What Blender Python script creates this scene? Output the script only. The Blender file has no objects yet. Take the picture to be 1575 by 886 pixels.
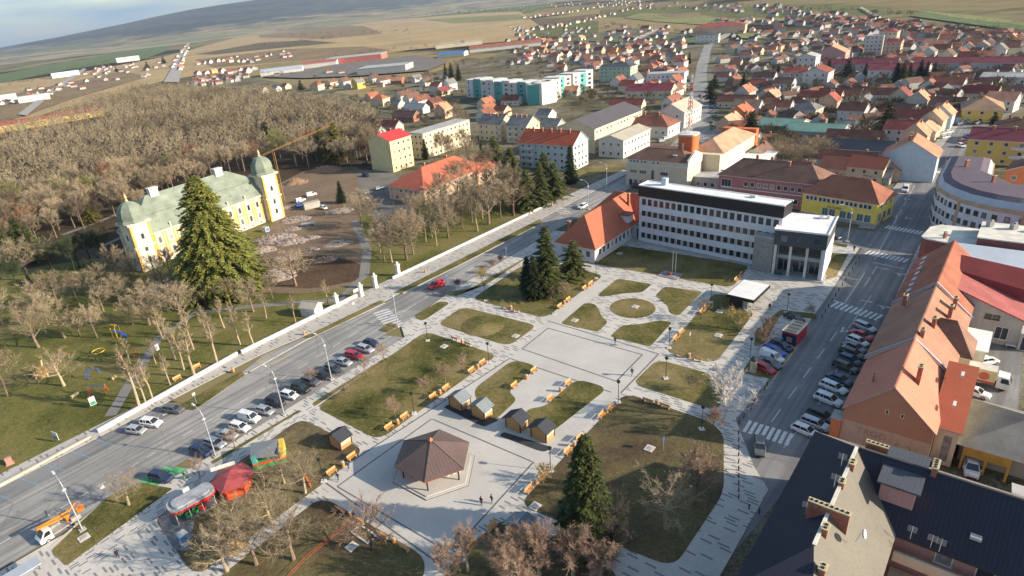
import bpy, math, random
from mathutils import Vector, Matrix
rnd = random.Random(7)
R = math.radians
sc = bpy.context.scene
COL = sc.collection
# ------------------------------------------------------------------ camera
CAM_H = 70.0
PPX, PPY, FPX, PW, PH = 698.0, 443.0, 962.5, 1575.0, 886.0
roll, pitch = math.atan(.11), math.atan(437 / 962.5)
_d = Vector((0, math.cos(pitch), -math.sin(pitch)))
_u0 = Vector((0, math.sin(pitch), math.cos(pitch)))
_r0 = Vector((1, 0, 0))
CR = _r0 * math.cos(roll) - _u0 * math.sin(roll)
CU = _r0 * math.sin(roll) + _u0 * math.cos(roll)
cd = bpy.data.cameras.new("camera")
cam = bpy.data.objects.new("camera", cd)
COL.objects.link(cam)
m = Matrix((CR, CU, -_d)).transposed().to_4x4()
m.translation = Vector((0, 0, CAM_H))
cam.matrix_world = m
cd.sensor_width = 36
cd.lens = 36 * FPX / PW
cd.shift_x = (PW / 2 - PPX) / PW
cd.shift_y = 0
cd.clip_start = 1
cd.clip_end = 120000
sc.camera = cam
# ------------------------------------------------------------------ sky, sun, exposure
SUN_EL, SUN_AZ = 22.0, -19.0      # azimuth measured counter-clockwise from +X
world = bpy.data.worlds.new("World")
sc.world = world
world.use_nodes = True
wn, wl = world.node_tree.nodes, world.node_tree.links
bg = wn["Background"]
sky = wn.new("ShaderNodeTexSky")
sky.sky_type = 'NISHITA'
sky.sun_disc = False
sky.sun_elevation = R(SUN_EL)
sky.sun_rotation = R(90 - SUN_AZ)
sky.air_density = 1.0
sky.dust_density = 1.5
tc = wn.new("ShaderNodeTexCoord")
mp = wn.new("ShaderNodeMapping")
mp.inputs['Scale'].default_value = (1.2, 1.2, 9.0)
mp.inputs['Location'].default_value = (.3, .1, .42)
nz = wn.new("ShaderNodeTexNoise")
nz.inputs['Scale'].default_value = 2.2
nz.inputs['Detail'].default_value = 5
rp = wn.new("ShaderNodeValToRGB")
rp.color_ramp.elements[0].position = .42
rp.color_ramp.elements[1].position = .62
rp.color_ramp.elements[0].color = (0, 0, 0, 1)
mxw = wn.new("ShaderNodeMix"); mxw.data_type = 'RGBA'
wl.new(tc.outputs['Generated'], mp.inputs['Vector'])
wl.new(mp.outputs[0], nz.inputs['Vector'])
wl.new(nz.outputs['Fac'], rp.inputs[0])
ml = wn.new("ShaderNodeMath"); ml.operation = 'MULTIPLY'; ml.inputs[1].default_value = .8
wl.new(rp.outputs[0], ml.inputs[0])
wl.new(ml.outputs[0], mxw.inputs[0])
wl.new(sky.outputs[0], mxw.inputs[6])
mxw.inputs[7].default_value = (1.1, 2.0, 3.1, 1)
wl.new(mxw.outputs[2], bg.inputs[0])
bg.inputs[1].default_value = .118
sl = bpy.data.lights.new("sun", 'SUN')
sl.energy = 5.0
sl.angle = R(.6)
sl.color = (1.0, .86, .68)
sun = bpy.data.objects.new("sun", sl)
COL.objects.link(sun)
sdir = Vector((math.cos(R(SUN_EL)) * math.cos(R(SUN_AZ)), math.cos(R(SUN_EL)) * math.sin(R(SUN_AZ)), math.sin(R(SUN_EL))))
sun.rotation_euler = sdir.to_track_quat('Z', 'Y').to_euler()
sun.location = (0, 0, 300)
sc.view_settings.view_transform = 'Standard'
sc.view_settings.look = 'None'
sc.view_settings.gamma = 1
sc.view_settings.exposure = .86
HAZE = 0.000045
sc.cycles.max_bounces = 5
sc.cycles.transparent_max_bounces = 6
sc.cycles.caustics_reflective = sc.cycles.caustics_refractive = False
# ------------------------------------------------------------------ coordinates
def at(x, y, z=0.0):
    """the point at height z that the survey photo shows at (x, y)"""
    v = CR * ((x - PPX) / FPX) - CU * ((y - PPY) / FPX) + _d
    t = (z - CAM_H) / v.z
    return Vector((v.x * t, v.y * t, z))
GA = R(46)                    # the town grid
UX, VX = Vector((math.cos(GA), math.sin(GA), 0)), Vector((-math.sin(GA), math.cos(GA), 0))
def UV(u, v, z=0.0): return UX * u + VX * v + Vector((0, 0, z))
def touv(p): return p.dot(UX), p.dot(VX)
def px(p):
    q = Vector((p[0], p[1], (p[2] if len(p) > 2 else 0) - CAM_H)); w = q.dot(_d)
    return PPX + FPX * q.dot(CR) / w, PPY - FPX * q.dot(CU) / w
# ------------------------------------------------------------------ materials
MATS = {}
def newmat(name):
    mt = bpy.data.materials.new(name); mt.use_nodes = True
    return mt, mt.node_tree.nodes, mt.node_tree.links, mt.node_tree.nodes['Principled BSDF']
def noise(N, L, scale, detail=3, coord=None, rough=.55):
    n = N.new("ShaderNodeTexNoise"); n.inputs['Scale'].default_value = scale; n.inputs['Detail'].default_value = detail
    n.inputs['Roughness'].default_value = rough
    if coord is not None: L.new(coord, n.inputs['Vector'])
    return n.outputs['Fac']
def ramp(N, L, fac, stops):
    r = N.new("ShaderNodeValToRGB"); e = r.color_ramp.elements
    while len(e) < len(stops): e.new(.5)
    for k, (p, c) in enumerate(stops):
        e[k].position = p; e[k].color = (*c[:3], 1)
    L.new(fac, r.inputs[0]); return r.outputs[0]
def mix(N, L, f, a, b, mode='MIX'):
    x = N.new("ShaderNodeMix"); x.data_type = 'RGBA'; x.blend_type = mode
    for i, s in ((0, f), (6, a), (7, b)):
        if hasattr(s, 'links'): L.new(s, x.inputs[i])
        elif i == 0: x.inputs[0].default_value = s
        else: x.inputs[i].default_value = (*s[:3], 1)
    return x.outputs[2]
def mth(N, L, op, a, b=None, c=None):
    x = N.new("ShaderNodeMath"); x.operation = op
    for i, s in enumerate((a, b, c)):
        if s is None: continue
        if hasattr(s, 'links'): L.new(s, x.inputs[i])
        else: x.inputs[i].default_value = s
    return x.outputs[0]
def coords(N, L, which='Object', rotz=0, scale=(1, 1, 1)):
    t = N.new("ShaderNodeTexCoord")
    if rotz == 0 and scale == (1, 1, 1): return t.outputs[which]
    q = N.new("ShaderNodeMapping"); q.inputs['Rotation'].default_value = (0, 0, rotz); q.inputs['Scale'].default_value = scale
    L.new(t.outputs[which], q.inputs[0]); return q.outputs[0]
def bump(N, L, P, h, dist, strength=.5):
    b = N.new("ShaderNodeBump"); b.inputs['Distance'].default_value = dist; b.inputs['Strength'].default_value = strength
    L.new(h, b.inputs['Height']); L.new(b.outputs[0], P.inputs['Normal'])
def M(name, col=None, rough=.8, var=.18, scale=.6, metal=0, obj_var=0, bmp=0, spec=.3, streak=0):
    """plain material with blotchy wear; obj_var shifts the tone from one object to the next"""
    if name in MATS: return MATS[name]
    mt, N, L, P = newmat(name)
    P.inputs['Roughness'].default_value = rough; P.inputs['Metallic'].default_value = metal
    P.inputs['Specular IOR Level'].default_value = spec
    c = coords(N, L)
    if obj_var:
        o = N.new("ShaderNodeObjectInfo")
        cc = N.new("ShaderNodeVectorMath"); cc.operation = 'ADD'; L.new(c, cc.inputs[0]); L.new(o.outputs['Location'], cc.inputs[1]); c = cc.outputs[0]
    f = noise(N, L, scale, 4, c)
    out = ramp(N, L, f, [(.3, [x * (1 - var) for x in col]), (.7, [min(1, x * (1 + var)) for x in col])])
    if streak:
        s = noise(N, L, 1.0, 3, coords(N, L, scale=(2.5, 2.5, .25)))
        out = mix(N, L, mth(N, L, 'MULTIPLY', ramp(N, L, s, [(.5, (0, 0, 0)), (.75, (1, 1, 1))]), streak), out, [x * .45 for x in col])
    if obj_var:
        k = mth(N, L, 'MULTIPLY_ADD', o.outputs['Random'], 2 * obj_var, 1 - obj_var)
        cx = N.new("ShaderNodeVectorMath"); cx.operation = 'SCALE'; L.new(out, cx.inputs[0]); L.new(k, cx.inputs['Scale']); out = cx.outputs[0]
    L.new(out, P.inputs['Base Color'])
    if bmp: bump(N, L, P, noise(N, L, 6, 3, c), bmp)
    MATS[name] = mt; return mt
def roofmat(name, col, var=.28, tile=.34, obj_var=.18, metal=False, rough=.8, lines=.3):
    """tiles or sheet seams that follow the slope of each roof (UV map in metres: x along the eaves, y up the slope)"""
    if name in MATS: return MATS[name]
    mt, N, L, P = newmat(name)
    P.inputs['Roughness'].default_value = rough; P.inputs['Specular IOR Level'].default_value = .25
    u = N.new("ShaderNodeUVMap"); u.uv_map = 'UVMap'
    s = N.new("ShaderNodeSeparateXYZ"); L.new(u.outputs[0], s.inputs[0])
    o = N.new("ShaderNodeObjectInfo")
    c3 = N.new("ShaderNodeVectorMath"); c3.operation = 'ADD'; L.new(coords(N, L), c3.inputs[0]); L.new(o.outputs['Location'], c3.inputs[1])
    big = noise(N, L, .28, 4, c3.outputs[0]); fine = noise(N, L, 2.6, 2, c3.outputs[0])
    base = ramp(N, L, big, [(.3, [x * (1 - var) for x in col]), (.5, col), (.72, [min(1, x * (1 + var)) for x in col])])
    base = mix(N, L, mth(N, L, 'MULTIPLY', ramp(N, L, fine, [(.5, (0, 0, 0)), (.7, (1, 1, 1))]), .35), base, [x * .6 for x in col])
    ax = 0 if metal else 1
    fr = mth(N, L, 'FRACT', mth(N, L, 'DIVIDE', s.outputs[ax], tile))
    ln = mth(N, L, 'LESS_THAN', fr, .2 if not metal else .14)
    base = mix(N, L, mth(N, L, 'MULTIPLY', ln, lines), base, [x * .3 for x in col])
    if not metal:
        fr2 = mth(N, L, 'FRACT', mth(N, L, 'DIVIDE', s.outputs[0], tile * .8))
        base = mix(N, L, mth(N, L, 'MULTIPLY', mth(N, L, 'LESS_THAN', fr2, .25), lines * .7), base, [x * .4 for x in col])
    k = mth(N, L, 'MULTIPLY_ADD', o.outputs['Random'], 2 * obj_var, 1 - obj_var)
    cx = N.new("ShaderNodeVectorMath"); cx.operation = 'SCALE'; L.new(base, cx.inputs[0]); L.new(k, cx.inputs['Scale'])
    L.new(cx.outputs[0], P.inputs['Base Color'])
    bump(N, L, P, fr, .03, .6)
    MATS[name] = mt; return mt
# ------------------------------------------------------------------ mesh building
class MB:
    def __init__(s): s.v = []; s.f = []; s.mi = []; s.uv = []
    def face(s, pts, mi=0, uv=None):
        b = len(s.v); s.v.extend([tuple(p) for p in pts]); s.f.append(tuple(range(b, b + len(pts)))); s.mi.append(mi)
        if uv is None:
            p0 = Vector(pts[0]); e = Vector(pts[1]) - p0
            n = e.cross(Vector(pts[2]) - Vector(pts[1]))
            if e.length < 1e-6: e = Vector((1, 0, 0))
            e.normalize(); n = n.normalized() if n.length > 0 else Vector((0, 0, 1)); w = n.cross(e)
            uv = [((Vector(p) - p0).dot(e), (Vector(p) - p0).dot(w)) for p in pts]
        s.uv.append(uv); return s
    def box(s, x0, x1, y0, y1, z0, z1, mi=0, top=None, skip=''):
        a = [(x0, y0, z0), (x1, y0, z0), (x1, y1, z0), (x0, y1, z0), (x0, y0, z1), (x1, y0, z1), (x1, y1, z1), (x0, y1, z1)]
        for k, q in (('b', (3, 2, 1, 0)), ('t', (4, 5, 6, 7)), ('f', (0, 1, 5, 4)), ('r', (1, 2, 6, 5)), ('k', (2, 3, 7, 6)), ('l', (3, 0, 4, 7))):
            if k in skip: continue
            s.face([a[i] for i in q], (top if (k == 't' and top is not None) else mi))
        return s
    def cbox(s, c, d, mi=0): return s.box(c[0] - d[0] / 2, c[0] + d[0] / 2, c[1] - d[1] / 2, c[1] + d[1] / 2, c[2] - d[2] / 2, c[2] + d[2] / 2, mi)
    def tube(s, pts, rad, n=6, mi=0, cap=True):
        pts = [Vector(p) for p in pts]; rad = rad if isinstance(rad, (list, tuple)) else [rad] * len(pts); rings = []
        for i, p in enumerate(pts):
            d = (pts[min(i + 1, len(pts) - 1)] - pts[max(i - 1, 0)]); d = d.normalized() if d.length > 0 else Vector((0, 0, 1))
            a = d.orthogonal().normalized() if abs(d.z) < .99 else Vector((1, 0, 0)); a = (a - d * a.dot(d)).normalized(); b = d.cross(a)
            rings.append([p + (a * math.cos(2 * math.pi * k / n) + b * math.sin(2 * math.pi * k / n)) * rad[i] for k in range(n)])
        for i in range(len(rings) - 1):
            for k in range(n): s.face([rings[i][k], rings[i][(k + 1) % n], rings[i + 1][(k + 1) % n], rings[i + 1][k]], mi)
        if cap: s.face(rings[0][::-1], mi); s.face(rings[-1], mi)
        return s
    def lathe(s, prof, n=12, c=(0, 0, 0), mi=0, ph=0):
        rr = [[(c[0] + r * math.cos(2 * math.pi * k / n + ph), c[1] + r * math.sin(2 * math.pi * k / n + ph), c[2] + z) for k in range(n)] for r, z in prof]
        for i in range(len(rr) - 1):
            for k in range(n):
                q = [rr[i][k], rr[i][(k + 1) % n], rr[i + 1][(k + 1) % n], rr[i + 1][k]]
                if prof[i][0] < 1e-4: q = q[1:]
                elif prof[i + 1][0] < 1e-4: q = q[:3]
                s.face(q, mi)
        if prof[0][0] > 1e-4: s.face(rr[0][::-1], mi)
        if prof[-1][0] > 1e-4: s.face(rr[-1], mi)
        return s
    def prism(s, poly, z0, z1, mi=0, top=None):
        n = len(poly); ar = sum(poly[i][0] * poly[(i + 1) % n][1] - poly[(i + 1) % n][0] * poly[i][1] for i in range(n))
        if ar < 0: poly = poly[::-1]
        for i in range(n):
            a, b = poly[i], poly[(i + 1) % n]
            s.face([(a[0], a[1], z0), (b[0], b[1], z0), (b[0], b[1], z1), (a[0], a[1], z1)], mi)
        s.face([(p[0], p[1], z1) for p in poly], mi if top is None else top)
        s.face([(p[0], p[1], z0) for p in poly[::-1]], mi)
        return s
    def xf(s, mtx):
        s.v = [tuple(mtx @ Vector(p)) for p in s.v]; return s
    def mesh(s, name, mats, smooth=False):
        me = bpy.data.meshes.new(name); me.from_pydata(s.v, [], s.f)
        for q in (mats if isinstance(mats, (list, tuple)) else [mats]): me.materials.append(q)
        me.polygons.foreach_set('material_index', s.mi)
        ul = me.uv_layers.new(name='UVMap'); flat = [c for f in s.uv for p in f for c in p]; ul.data.foreach_set('uv', flat)
        if smooth: me.polygons.foreach_set('use_smooth', [True] * len(s.f))
        me.update(); return me
    def build(s, name, mats, parent=None, smooth=False):
        return link(name, s.mesh(name, mats, smooth), parent)
def link(name, data, parent=None):
    o = bpy.data.objects.new(name, data); COL.objects.link(o)
    if parent is not None: o.parent = parent
    return o
LABELS = {}
def tag(o, label=None, cat=None, group=None, kind=None):
    if label:
        label = ' '.join(label.split()); o['label'] = label
    if cat: o['category'] = cat
    if group: o['group'] = group
    if kind: o['kind'] = kind
    return o
def thing(name, label, cat, loc=(0, 0, 0), rz=0, group=None):
    o = bpy.data.objects.new(name, None); COL.objects.link(o); o.empty_display_size = .3
    o.location = loc; o.rotation_euler = (0, 0, rz); return tag(o, label, cat, group)
def kids(o): return KID.get(o.name, [])
KID = {}
def copytree(o, parent=None):
    c = o.copy(); COL.objects.link(c)
    if parent is not None: c.parent = parent
    for ch in list(o.children): copytree(ch, c)
    return c
def clone(o, loc, rz, label, group=None, scale=None):
    c = copytree(o); c.location = loc; c.rotation_euler = (0, 0, rz)
    if scale is not None: c.scale = scale if isinstance(scale, (tuple, list, Vector)) else (scale,) * 3
    c['label'] = ' '.join(label.split())
    if group: c['group'] = group
    return c
ORD = ['zeroth', 'first', 'second', 'third', 'fourth', 'fifth', 'sixth', 'seventh', 'eighth', 'ninth', 'tenth', 'eleventh', 'twelfth',
       'thirteenth', 'fourteenth', 'fifteenth', 'sixteenth', 'seventeenth', 'eighteenth', 'nineteenth', 'twentieth', 'twenty-first', 'twenty-second', 'twenty-third', 'twenty-fourth', 'twenty-fifth', 'twenty-sixth', 'twenty-seventh', 'twenty-eighth', 'twenty-ninth', 'thirtieth', 'thirty-first', 'thirty-second', 'thirty-third', 'thirty-fourth', 'thirty-fifth', 'thirty-sixth', 'thirty-seventh', 'thirty-eighth', 'thirty-ninth', 'fortieth']
def rounded(poly, r, n=5):
    """round the corners of a world polygon"""
    out = []; k = len(poly)
    for i in range(k):
        p, a, b = Vector(poly[i][:2]), Vector(poly[i - 1][:2]), Vector(poly[(i + 1) % k][:2])
        da, db = a - p, b - p; rr = min(r, da.length * .45, db.length * .45)
        s, e = p + da.normalized() * rr, p + db.normalized() * rr
        for j in range(n + 1):
            t = j / n; q = s * (1 - t) ** 2 + p * 2 * t * (1 - t) + e * t * t; out.append((q.x, q.y))
    return out
from mathutils.geometry import tessellate_polygon
def sheet(name, poly, z, mat, kind='structure', thick=0):
    """a flat surface from a world outline, optionally with a kerb of its own height below it"""
    mb = MB(); P3 = [Vector((p[0], p[1], z)) for p in poly]
    for t in tessellate_polygon([P3]):
        q = [P3[i] for i in t]
        if (q[1] - q[0]).cross(q[2] - q[0]).z < 0: q = q[::-1]
        mb.face(q, 0, [(0, 0)] * 3)
    n = len(P3)
    ar = sum(P3[i].x * P3[(i + 1) % n].y - P3[(i + 1) % n].x * P3[i].y for i in range(n))
    if thick:
        for i in range(n):
            a, b = (P3[i], P3[(i + 1) % n]) if ar > 0 else (P3[(i + 1) % n], P3[i])
            mb.face([a - Vector((0, 0, thick)), b - Vector((0, 0, thick)), b, a], 1)
        mat = [mat, M('kerb_stone', (.36, .35, .33), .85, .15)]
    o = mb.build(name, mat); tag(o, kind=kind); return o
def pxs(name, pts, z, mat, r=0, thick=0, kind='structure'):
    w = [at(*p) for p in pts]
    return sheet(name, rounded(w, r) if r else [(p.x, p.y) for p in w], z, mat, kind, thick)
def uvs(name, pts, z, mat, r=0, thick=0, kind='structure'):
    w = [UV(*p) for p in pts]
    return sheet(name, rounded(w, r) if r else [(p.x, p.y) for p in w], z, mat, kind, thick)
def strip(p, q, w):
    """world rectangle of width w from p to q"""
    p, q = Vector(p[:2]), Vector(q[:2]); d = (q - p).normalized(); n = Vector((-d.y, d.x)) * w / 2
    return [p - n, q - n, q + n, p + n]
# ================================================================== ground materials
def groundmat(name, stops, scale=.05, fine=1.2, finek=.35, rough=.95, grain=1.0):
    mt, N, L, P = newmat(name)
    P.inputs['Roughness'].default_value = rough; P.inputs['Specular IOR Level'].default_value = .12
    c = coords(N, L)
    a = noise(N, L, scale, 6, c, .62); b = noise(N, L, fine, 4, c, .7)
    f = mth(N, L, 'ADD', mth(N, L, 'MULTIPLY', a, 1 - finek), mth(N, L, 'MULTIPLY', b, finek))
    col = ramp(N, L, f, stops)
    g = noise(N, L, fine * 6, 2, c); col = mix(N, L, grain, col, ramp(N, L, g, [(.36, (.62,) * 3), (.5, (1, 1, 1)), (.66, (1.3, 1.28, 1.2))]), 'MULTIPLY')
    L.new(col, P.inputs['Base Color']); bump(N, L, P, b, .06, .5)
    MATS[name] = mt; return mt
lawn_m = groundmat('lawn_grass', [(.36, (.042, .046, .014)), (.44, (.088, .088, .026)), (.51, (.155, .132, .050)), (.58, (.21, .168, .078)), (.68, (.27, .205, .115))], .07, 1.6, .33)
shade_lawn = groundmat('shaded_brown_lawn', [(.36, (.052, .038, .025)), (.46, (.090, .067, .041)), (.54, (.120, .105, .046)), (.64, (.18, .142, .082))], .06, 1.5, .33)  # brown lawn with shade mixed into its colour as a darker tone
park_m = groundmat('park_grass', [(.34, (.050, .052, .015)), (.44, (.092, .098, .026)), (.53, (.152, .140, .046)), (.64, (.20, .155, .078))], .05, 1.1, .3)
forest_m = groundmat('forest_floor', [(.33, (.030, .024, .015)), (.5, (.062, .046, .028)), (.67, (.10, .075, .045))], .05, .9, .4)
dirt_m = groundmat('bare_earth', [(.33, (.10, .068, .045)), (.46, (.18, .13, .088)), (.56, (.20, .145, .10)), (.70, (.30, .23, .17))], .06, .9, .45)
town_m = groundmat('yard_ground', [(.36, (.055, .056, .024)), (.46, (.115, .095, .055)), (.53, (.16, .145, .10)), (.62, (.23, .21, .17)), (.7, (.12, .11, .05))], .035, .3, .4)
gravel_m = groundmat('gravel_yard', [(.35, (.12, .11, .10)), (.65, (.22, .205, .185))], .1, 1.8, .5)
def asphalt(name, a, b):
    mt, N, L, P = newmat(name); P.inputs['Roughness'].default_value = .78; P.inputs['Specular IOR Level'].default_value = .4
    c = coords(N, L); c2 = coords(N, L, rotz=-GA, scale=(1, 1, 1)); c3 = coords(N, L, rotz=-GA)
    q = N.new("ShaderNodeMapping"); q.inputs['Scale'].default_value = (.03, .8, 1); L.new(c3, q.inputs[0])
    base = ramp(N, L, noise(N, L, .12, 5, c), [(.35, a), (.65, b)])
    tr = ramp(N, L, noise(N, L, 1.0, 3, q.outputs[0]), [(.42, (.72,) * 3), (.6, (1.15,) * 3)])
    col = mix(N, L, 1.0, base, tr, 'MULTIPLY')
    v = N.new("ShaderNodeTexVoronoi"); v.feature = 'DISTANCE_TO_EDGE'; v.inputs['Scale'].default_value = .09; L.new(c, v.inputs['Vector'])
    crack = mth(N, L, 'MULTIPLY', mth(N, L, 'LESS_THAN', v.outputs['Distance'], .006), .35)
    col = mix(N, L, crack, col, (.05, .05, .05))
    vp = N.new('ShaderNodeTexVoronoi'); vp.inputs['Scale'].default_value = .05; L.new(c2, vp.inputs['Vector']); sp_ = N.new('ShaderNodeSeparateColor'); L.new(vp.outputs['Color'], sp_.inputs[0])
    col = mix(N, L, mth(N, L, 'MULTIPLY', mth(N, L, 'LESS_THAN', sp_.outputs[0], .16), .35), col, (.10, .10, .10)); col = mix(N, L, mth(N, L, 'MULTIPLY', ramp(N, L, noise(N, L, .7, 3, c), [(.62, (0, 0, 0)), (.7, (1, 1, 1))]), .35), col, (.09, .09, .09))
    gr = noise(N, L, 9, 2, c); col = mix(N, L, .25, col, ramp(N, L, gr, [(.3, (.06,) * 3), (.7, (.3,) * 3)]))
    L.new(col, P.inputs['Base Color']); MATS[name] = mt; return mt
road_m = asphalt('street_asphalt', (.26, .25, .232), (.35, .338, .315))
road2_m = asphalt('dark_asphalt', (.16, .16, .162), (.22, .218, .215))
def paver(name, rot, light, dark, cell=(2.6, .62), on=.62, wid=.5):
    mt, N, L, P = newmat(name); P.inputs['Roughness'].default_value = .8
    c = coords(N, L, rotz=rot); s = N.new("ShaderNodeSeparateXYZ"); L.new(c, s.inputs[0])
    b = mth(N, L, 'DIVIDE', s.outputs[1], cell[1]); row = mth(N, L, 'FLOOR', b); fb = mth(N, L, 'FRACT', b)
    w1 = N.new("ShaderNodeTexWhiteNoise"); w1.noise_dimensions = '1D'; L.new(row, w1.inputs['W'])
    a = mth(N, L, 'ADD', mth(N, L, 'DIVIDE', s.outputs[0], cell[0]), mth(N, L, 'MULTIPLY', w1.outputs['Value'], 1.0))
    col_ = mth(N, L, 'FLOOR', a); fa = mth(N, L, 'FRACT', a)
    cb = N.new("ShaderNodeCombineXYZ"); L.new(row, cb.inputs[0]); L.new(col_, cb.inputs[1])
    w2 = N.new("ShaderNodeTexWhiteNoise"); w2.noise_dimensions = '2D'; L.new(cb.outputs[0], w2.inputs['Vector'])
    k = mth(N, L, 'LESS_THAN', w2.outputs['Value'], on)
    k = mth(N, L, 'MULTIPLY', k, mth(N, L, 'LESS_THAN', fb, wid)); k = mth(N, L, 'MULTIPLY', k, mth(N, L, 'LESS_THAN', fa, .6))
    g = noise(N, L, .15, 4, coords(N, L)); g2 = noise(N, L, 3, 3, coords(N, L))
    lt = ramp(N, L, g, [(.3, [x * .88 for x in light]), (.7, [x * 1.1 for x in light])])
    lt = mix(N, L, .3, lt, ramp(N, L, g2, [(.35, [x * .7 for x in light]), (.65, [x * 1.15 for x in light])]))
    w3 = N.new("ShaderNodeTexWhiteNoise"); w3.noise_dimensions = '2D'
    cb2 = N.new("ShaderNodeVectorMath"); cb2.operation = 'FLOOR'; sc2 = N.new("ShaderNodeVectorMath"); sc2.operation = 'MULTIPLY'; sc2.inputs[1].default_value = (1 / .9, 1 / .3, 1); L.new(c, sc2.inputs[0]); L.new(sc2.outputs[0], cb2.inputs[0]); L.new(cb2.outputs[0], w3.inputs['Vector'])
    lt = mix(N, L, .12, lt, ramp(N, L, w3.outputs['Value'], [(0, [x * .6 for x in light]), (1, [min(1, x * 1.3) for x in light])]))
    L.new(mix(N, L, mth(N, L, 'MULTIPLY', k, .9), lt, dark), P.inputs['Base Color']); MATS[name] = mt; return mt
pave_v = paver('dashed_pavers', -GA - math.pi / 2, (.50, .475, .43), (.16, .165, .175), on=.52)
pave_u = paver('promenade_pavers', -GA, (.52, .49, .445), (.13, .135, .145), (2.2, .5), .55)
pave_s = paver('sidewalk_pavers', -GA - math.pi / 2, (.42, .395, .36), (.17, .17, .17), (2.4, .9), .5, .4)
conc_m = groundmat('plaza_concrete', [(.3, (.39, .38, .355)), (.5, (.465, .45, .42)), (.7, (.53, .515, .48))], .09, 2.5, .3, .75, grain=.22)
inlay_m = M('dark_inlay', (.12, .125, .13), .8)
white_p = M('road_paint', (.62, .61, .58), .7, .22, 2)
yellow_p = M('yellow_paint', (.55, .42, .12), .7, .3, 2)
blue_p = M('blue_paint', (.16, .33, .50), .7, .3, 2)
green_p = M('green_paint', (.12, .40, .17), .7, .2, 1)
kerb_m = M('kerb', (.42, .40, .36), .85, .15)
# ================================================================== terrain to the horizon
def terrain_mat():
    mt, N, L, P = newmat('field_patchwork'); P.inputs['Roughness'].default_value = 1; P.inputs['Specular IOR Level'].default_value = .05
    c = coords(N, L, rotz=-GA, scale=(.0048, .0013, 1))
    v = N.new("ShaderNodeTexVoronoi"); v.distance = 'CHEBYCHEV'; v.inputs['Scale'].default_value = 1.0; v.inputs['Randomness'].default_value = .85; L.new(c, v.inputs['Vector'])
    s = N.new("ShaderNodeSeparateColor"); L.new(v.outputs['Color'], s.inputs[0])
    r = N.new("ShaderNodeValToRGB"); r.color_ramp.interpolation = 'CONSTANT'; e = r.color_ramp.elements
    st = [(0, (.24, .19, .09)), (.16, (.115, .14, .05)), (.30, (.32, .25, .13)), (.42, (.17, .13, .075)), (.52, (.10, .13, .045)), (.64, (.22, .19, .095)), (.78, (.13, .11, .07)), (.9, (.16, .185, .065))]
    while len(e) < len(st): e.new(.5)
    for k, (p, q) in enumerate(st): e[k].position = p; e[k].color = (*q, 1)
    L.new(s.outputs[0], r.inputs[0])
    n1 = noise(N, L, .02, 5, coords(N, L)); n2 = noise(N, L, .0013, 5, coords(N, L))
    col = mix(N, L, .4, r.outputs[0], ramp(N, L, n1, [(.35, (.05, .045, .025)), (.6, (.19, .155, .08))]))
    wood = ramp(N, L, n2, [(.52, (0, 0, 0)), (.56, (1, 1, 1))])
    col = mix(N, L, wood, col, ramp(N, L, n1, [(.4, (.022, .020, .014)), (.65, (.05, .042, .026))]))
    L.new(col, P.inputs['Base Color']); return mt
mb = MB(); RINGS = [0, 60, 150, 320, 650, 1300, 2600, 5200, 11000, 24000, 60000]; NS = 48
pts = [[(r * math.cos(2 * math.pi * k / NS), r * math.sin(2 * math.pi * k / NS), 0 if r < 20000 else -(r - 20000) * .002) for k in range(NS)] for r in RINGS]
for i in range(len(RINGS) - 1):
    for k in range(NS):
        q = [pts[i][k], pts[i + 1][k], pts[i + 1][(k + 1) % NS], pts[i][(k + 1) % NS]]
        if i == 0: q = q[:3]
        mb.face(q)
tag(mb.build('terrain', terrain_mat()), kind='structure')
# low wooded hills along the left horizon
def hillmat():
    mt, N, L, P = newmat('hill_woods'); P.inputs['Roughness'].default_value = 1
    a = noise(N, L, 1, 6, coords(N, L, scale=(.0006, .0006, .03)), .65); b = noise(N, L, .004, 4, coords(N, L))
    f = mth(N, L, 'ADD', mth(N, L, 'MULTIPLY', a, .7), mth(N, L, 'MULTIPLY', b, .3))
    s = N.new('ShaderNodeSeparateXYZ'); L.new(coords(N, L), s.inputs[0]); fl = ramp(N, L, mth(N, L, 'SUBTRACT', mth(N, L, 'ADD', mth(N, L, 'DIVIDE', s.outputs[2], 420), mth(N, L, 'MULTIPLY', b, .5)), .02), [(.34, (0, 0, 0)), (.46, (1, 1, 1))])
    frm = ramp(N, L, a, [(.38, (.10, .12, .05)), (.46, (.25, .20, .11)), (.5, (.06, .06, .035)), (.56, (.28, .23, .13)), (.64, (.13, .15, .06))])
    wd = ramp(N, L, f, [(.40, (.006, .013, .020)), (.49, (.014, .024, .030)), (.53, (.07, .075, .055)), (.56, (.012, .022, .028)), (.68, (.05, .065, .045))]); L.new(mix(N, L, fl, frm, wd), P.inputs['Base Color']); return mt
hill_m = hillmat() if True else groundmat('hill_woods', [(.38, (.030, .036, .034)), (.5, (.055, .058, .045)), (.58, (.13, .12, .07)), (.68, (.07, .08, .05))], .0022, .02, .3, 1)
mb = MB(); sky_y = [(-120, 98), (0, 74), (60, 63), (100, 56), (150, 46), (200, 36), (250, 25), (300, 15), (350, 7), (400, 0), (450, -3), (520, -5), (600, -6), (700, -6), (820, -14), (1000, -40), (1250, -70), (1500, -100), (1800, -140)]
def lerp_tab(tab, x):
    for (a, p), (b, q) in zip(tab, tab[1:]):
        if x <= b: return p + (q - p) * (x - a) / (b - a)
    return tab[-1][1]
grid = []
def solve(x, y, v, d):
    lo, hi = -400, 1500
    for _ in range(24):
        m_ = (lo + hi) / 2
        if px((v.x * d, v.y * d, m_))[1] > y: lo = m_
        else: hi = m_
    return lo
XS = list(range(-120, 1801, 8))
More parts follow.
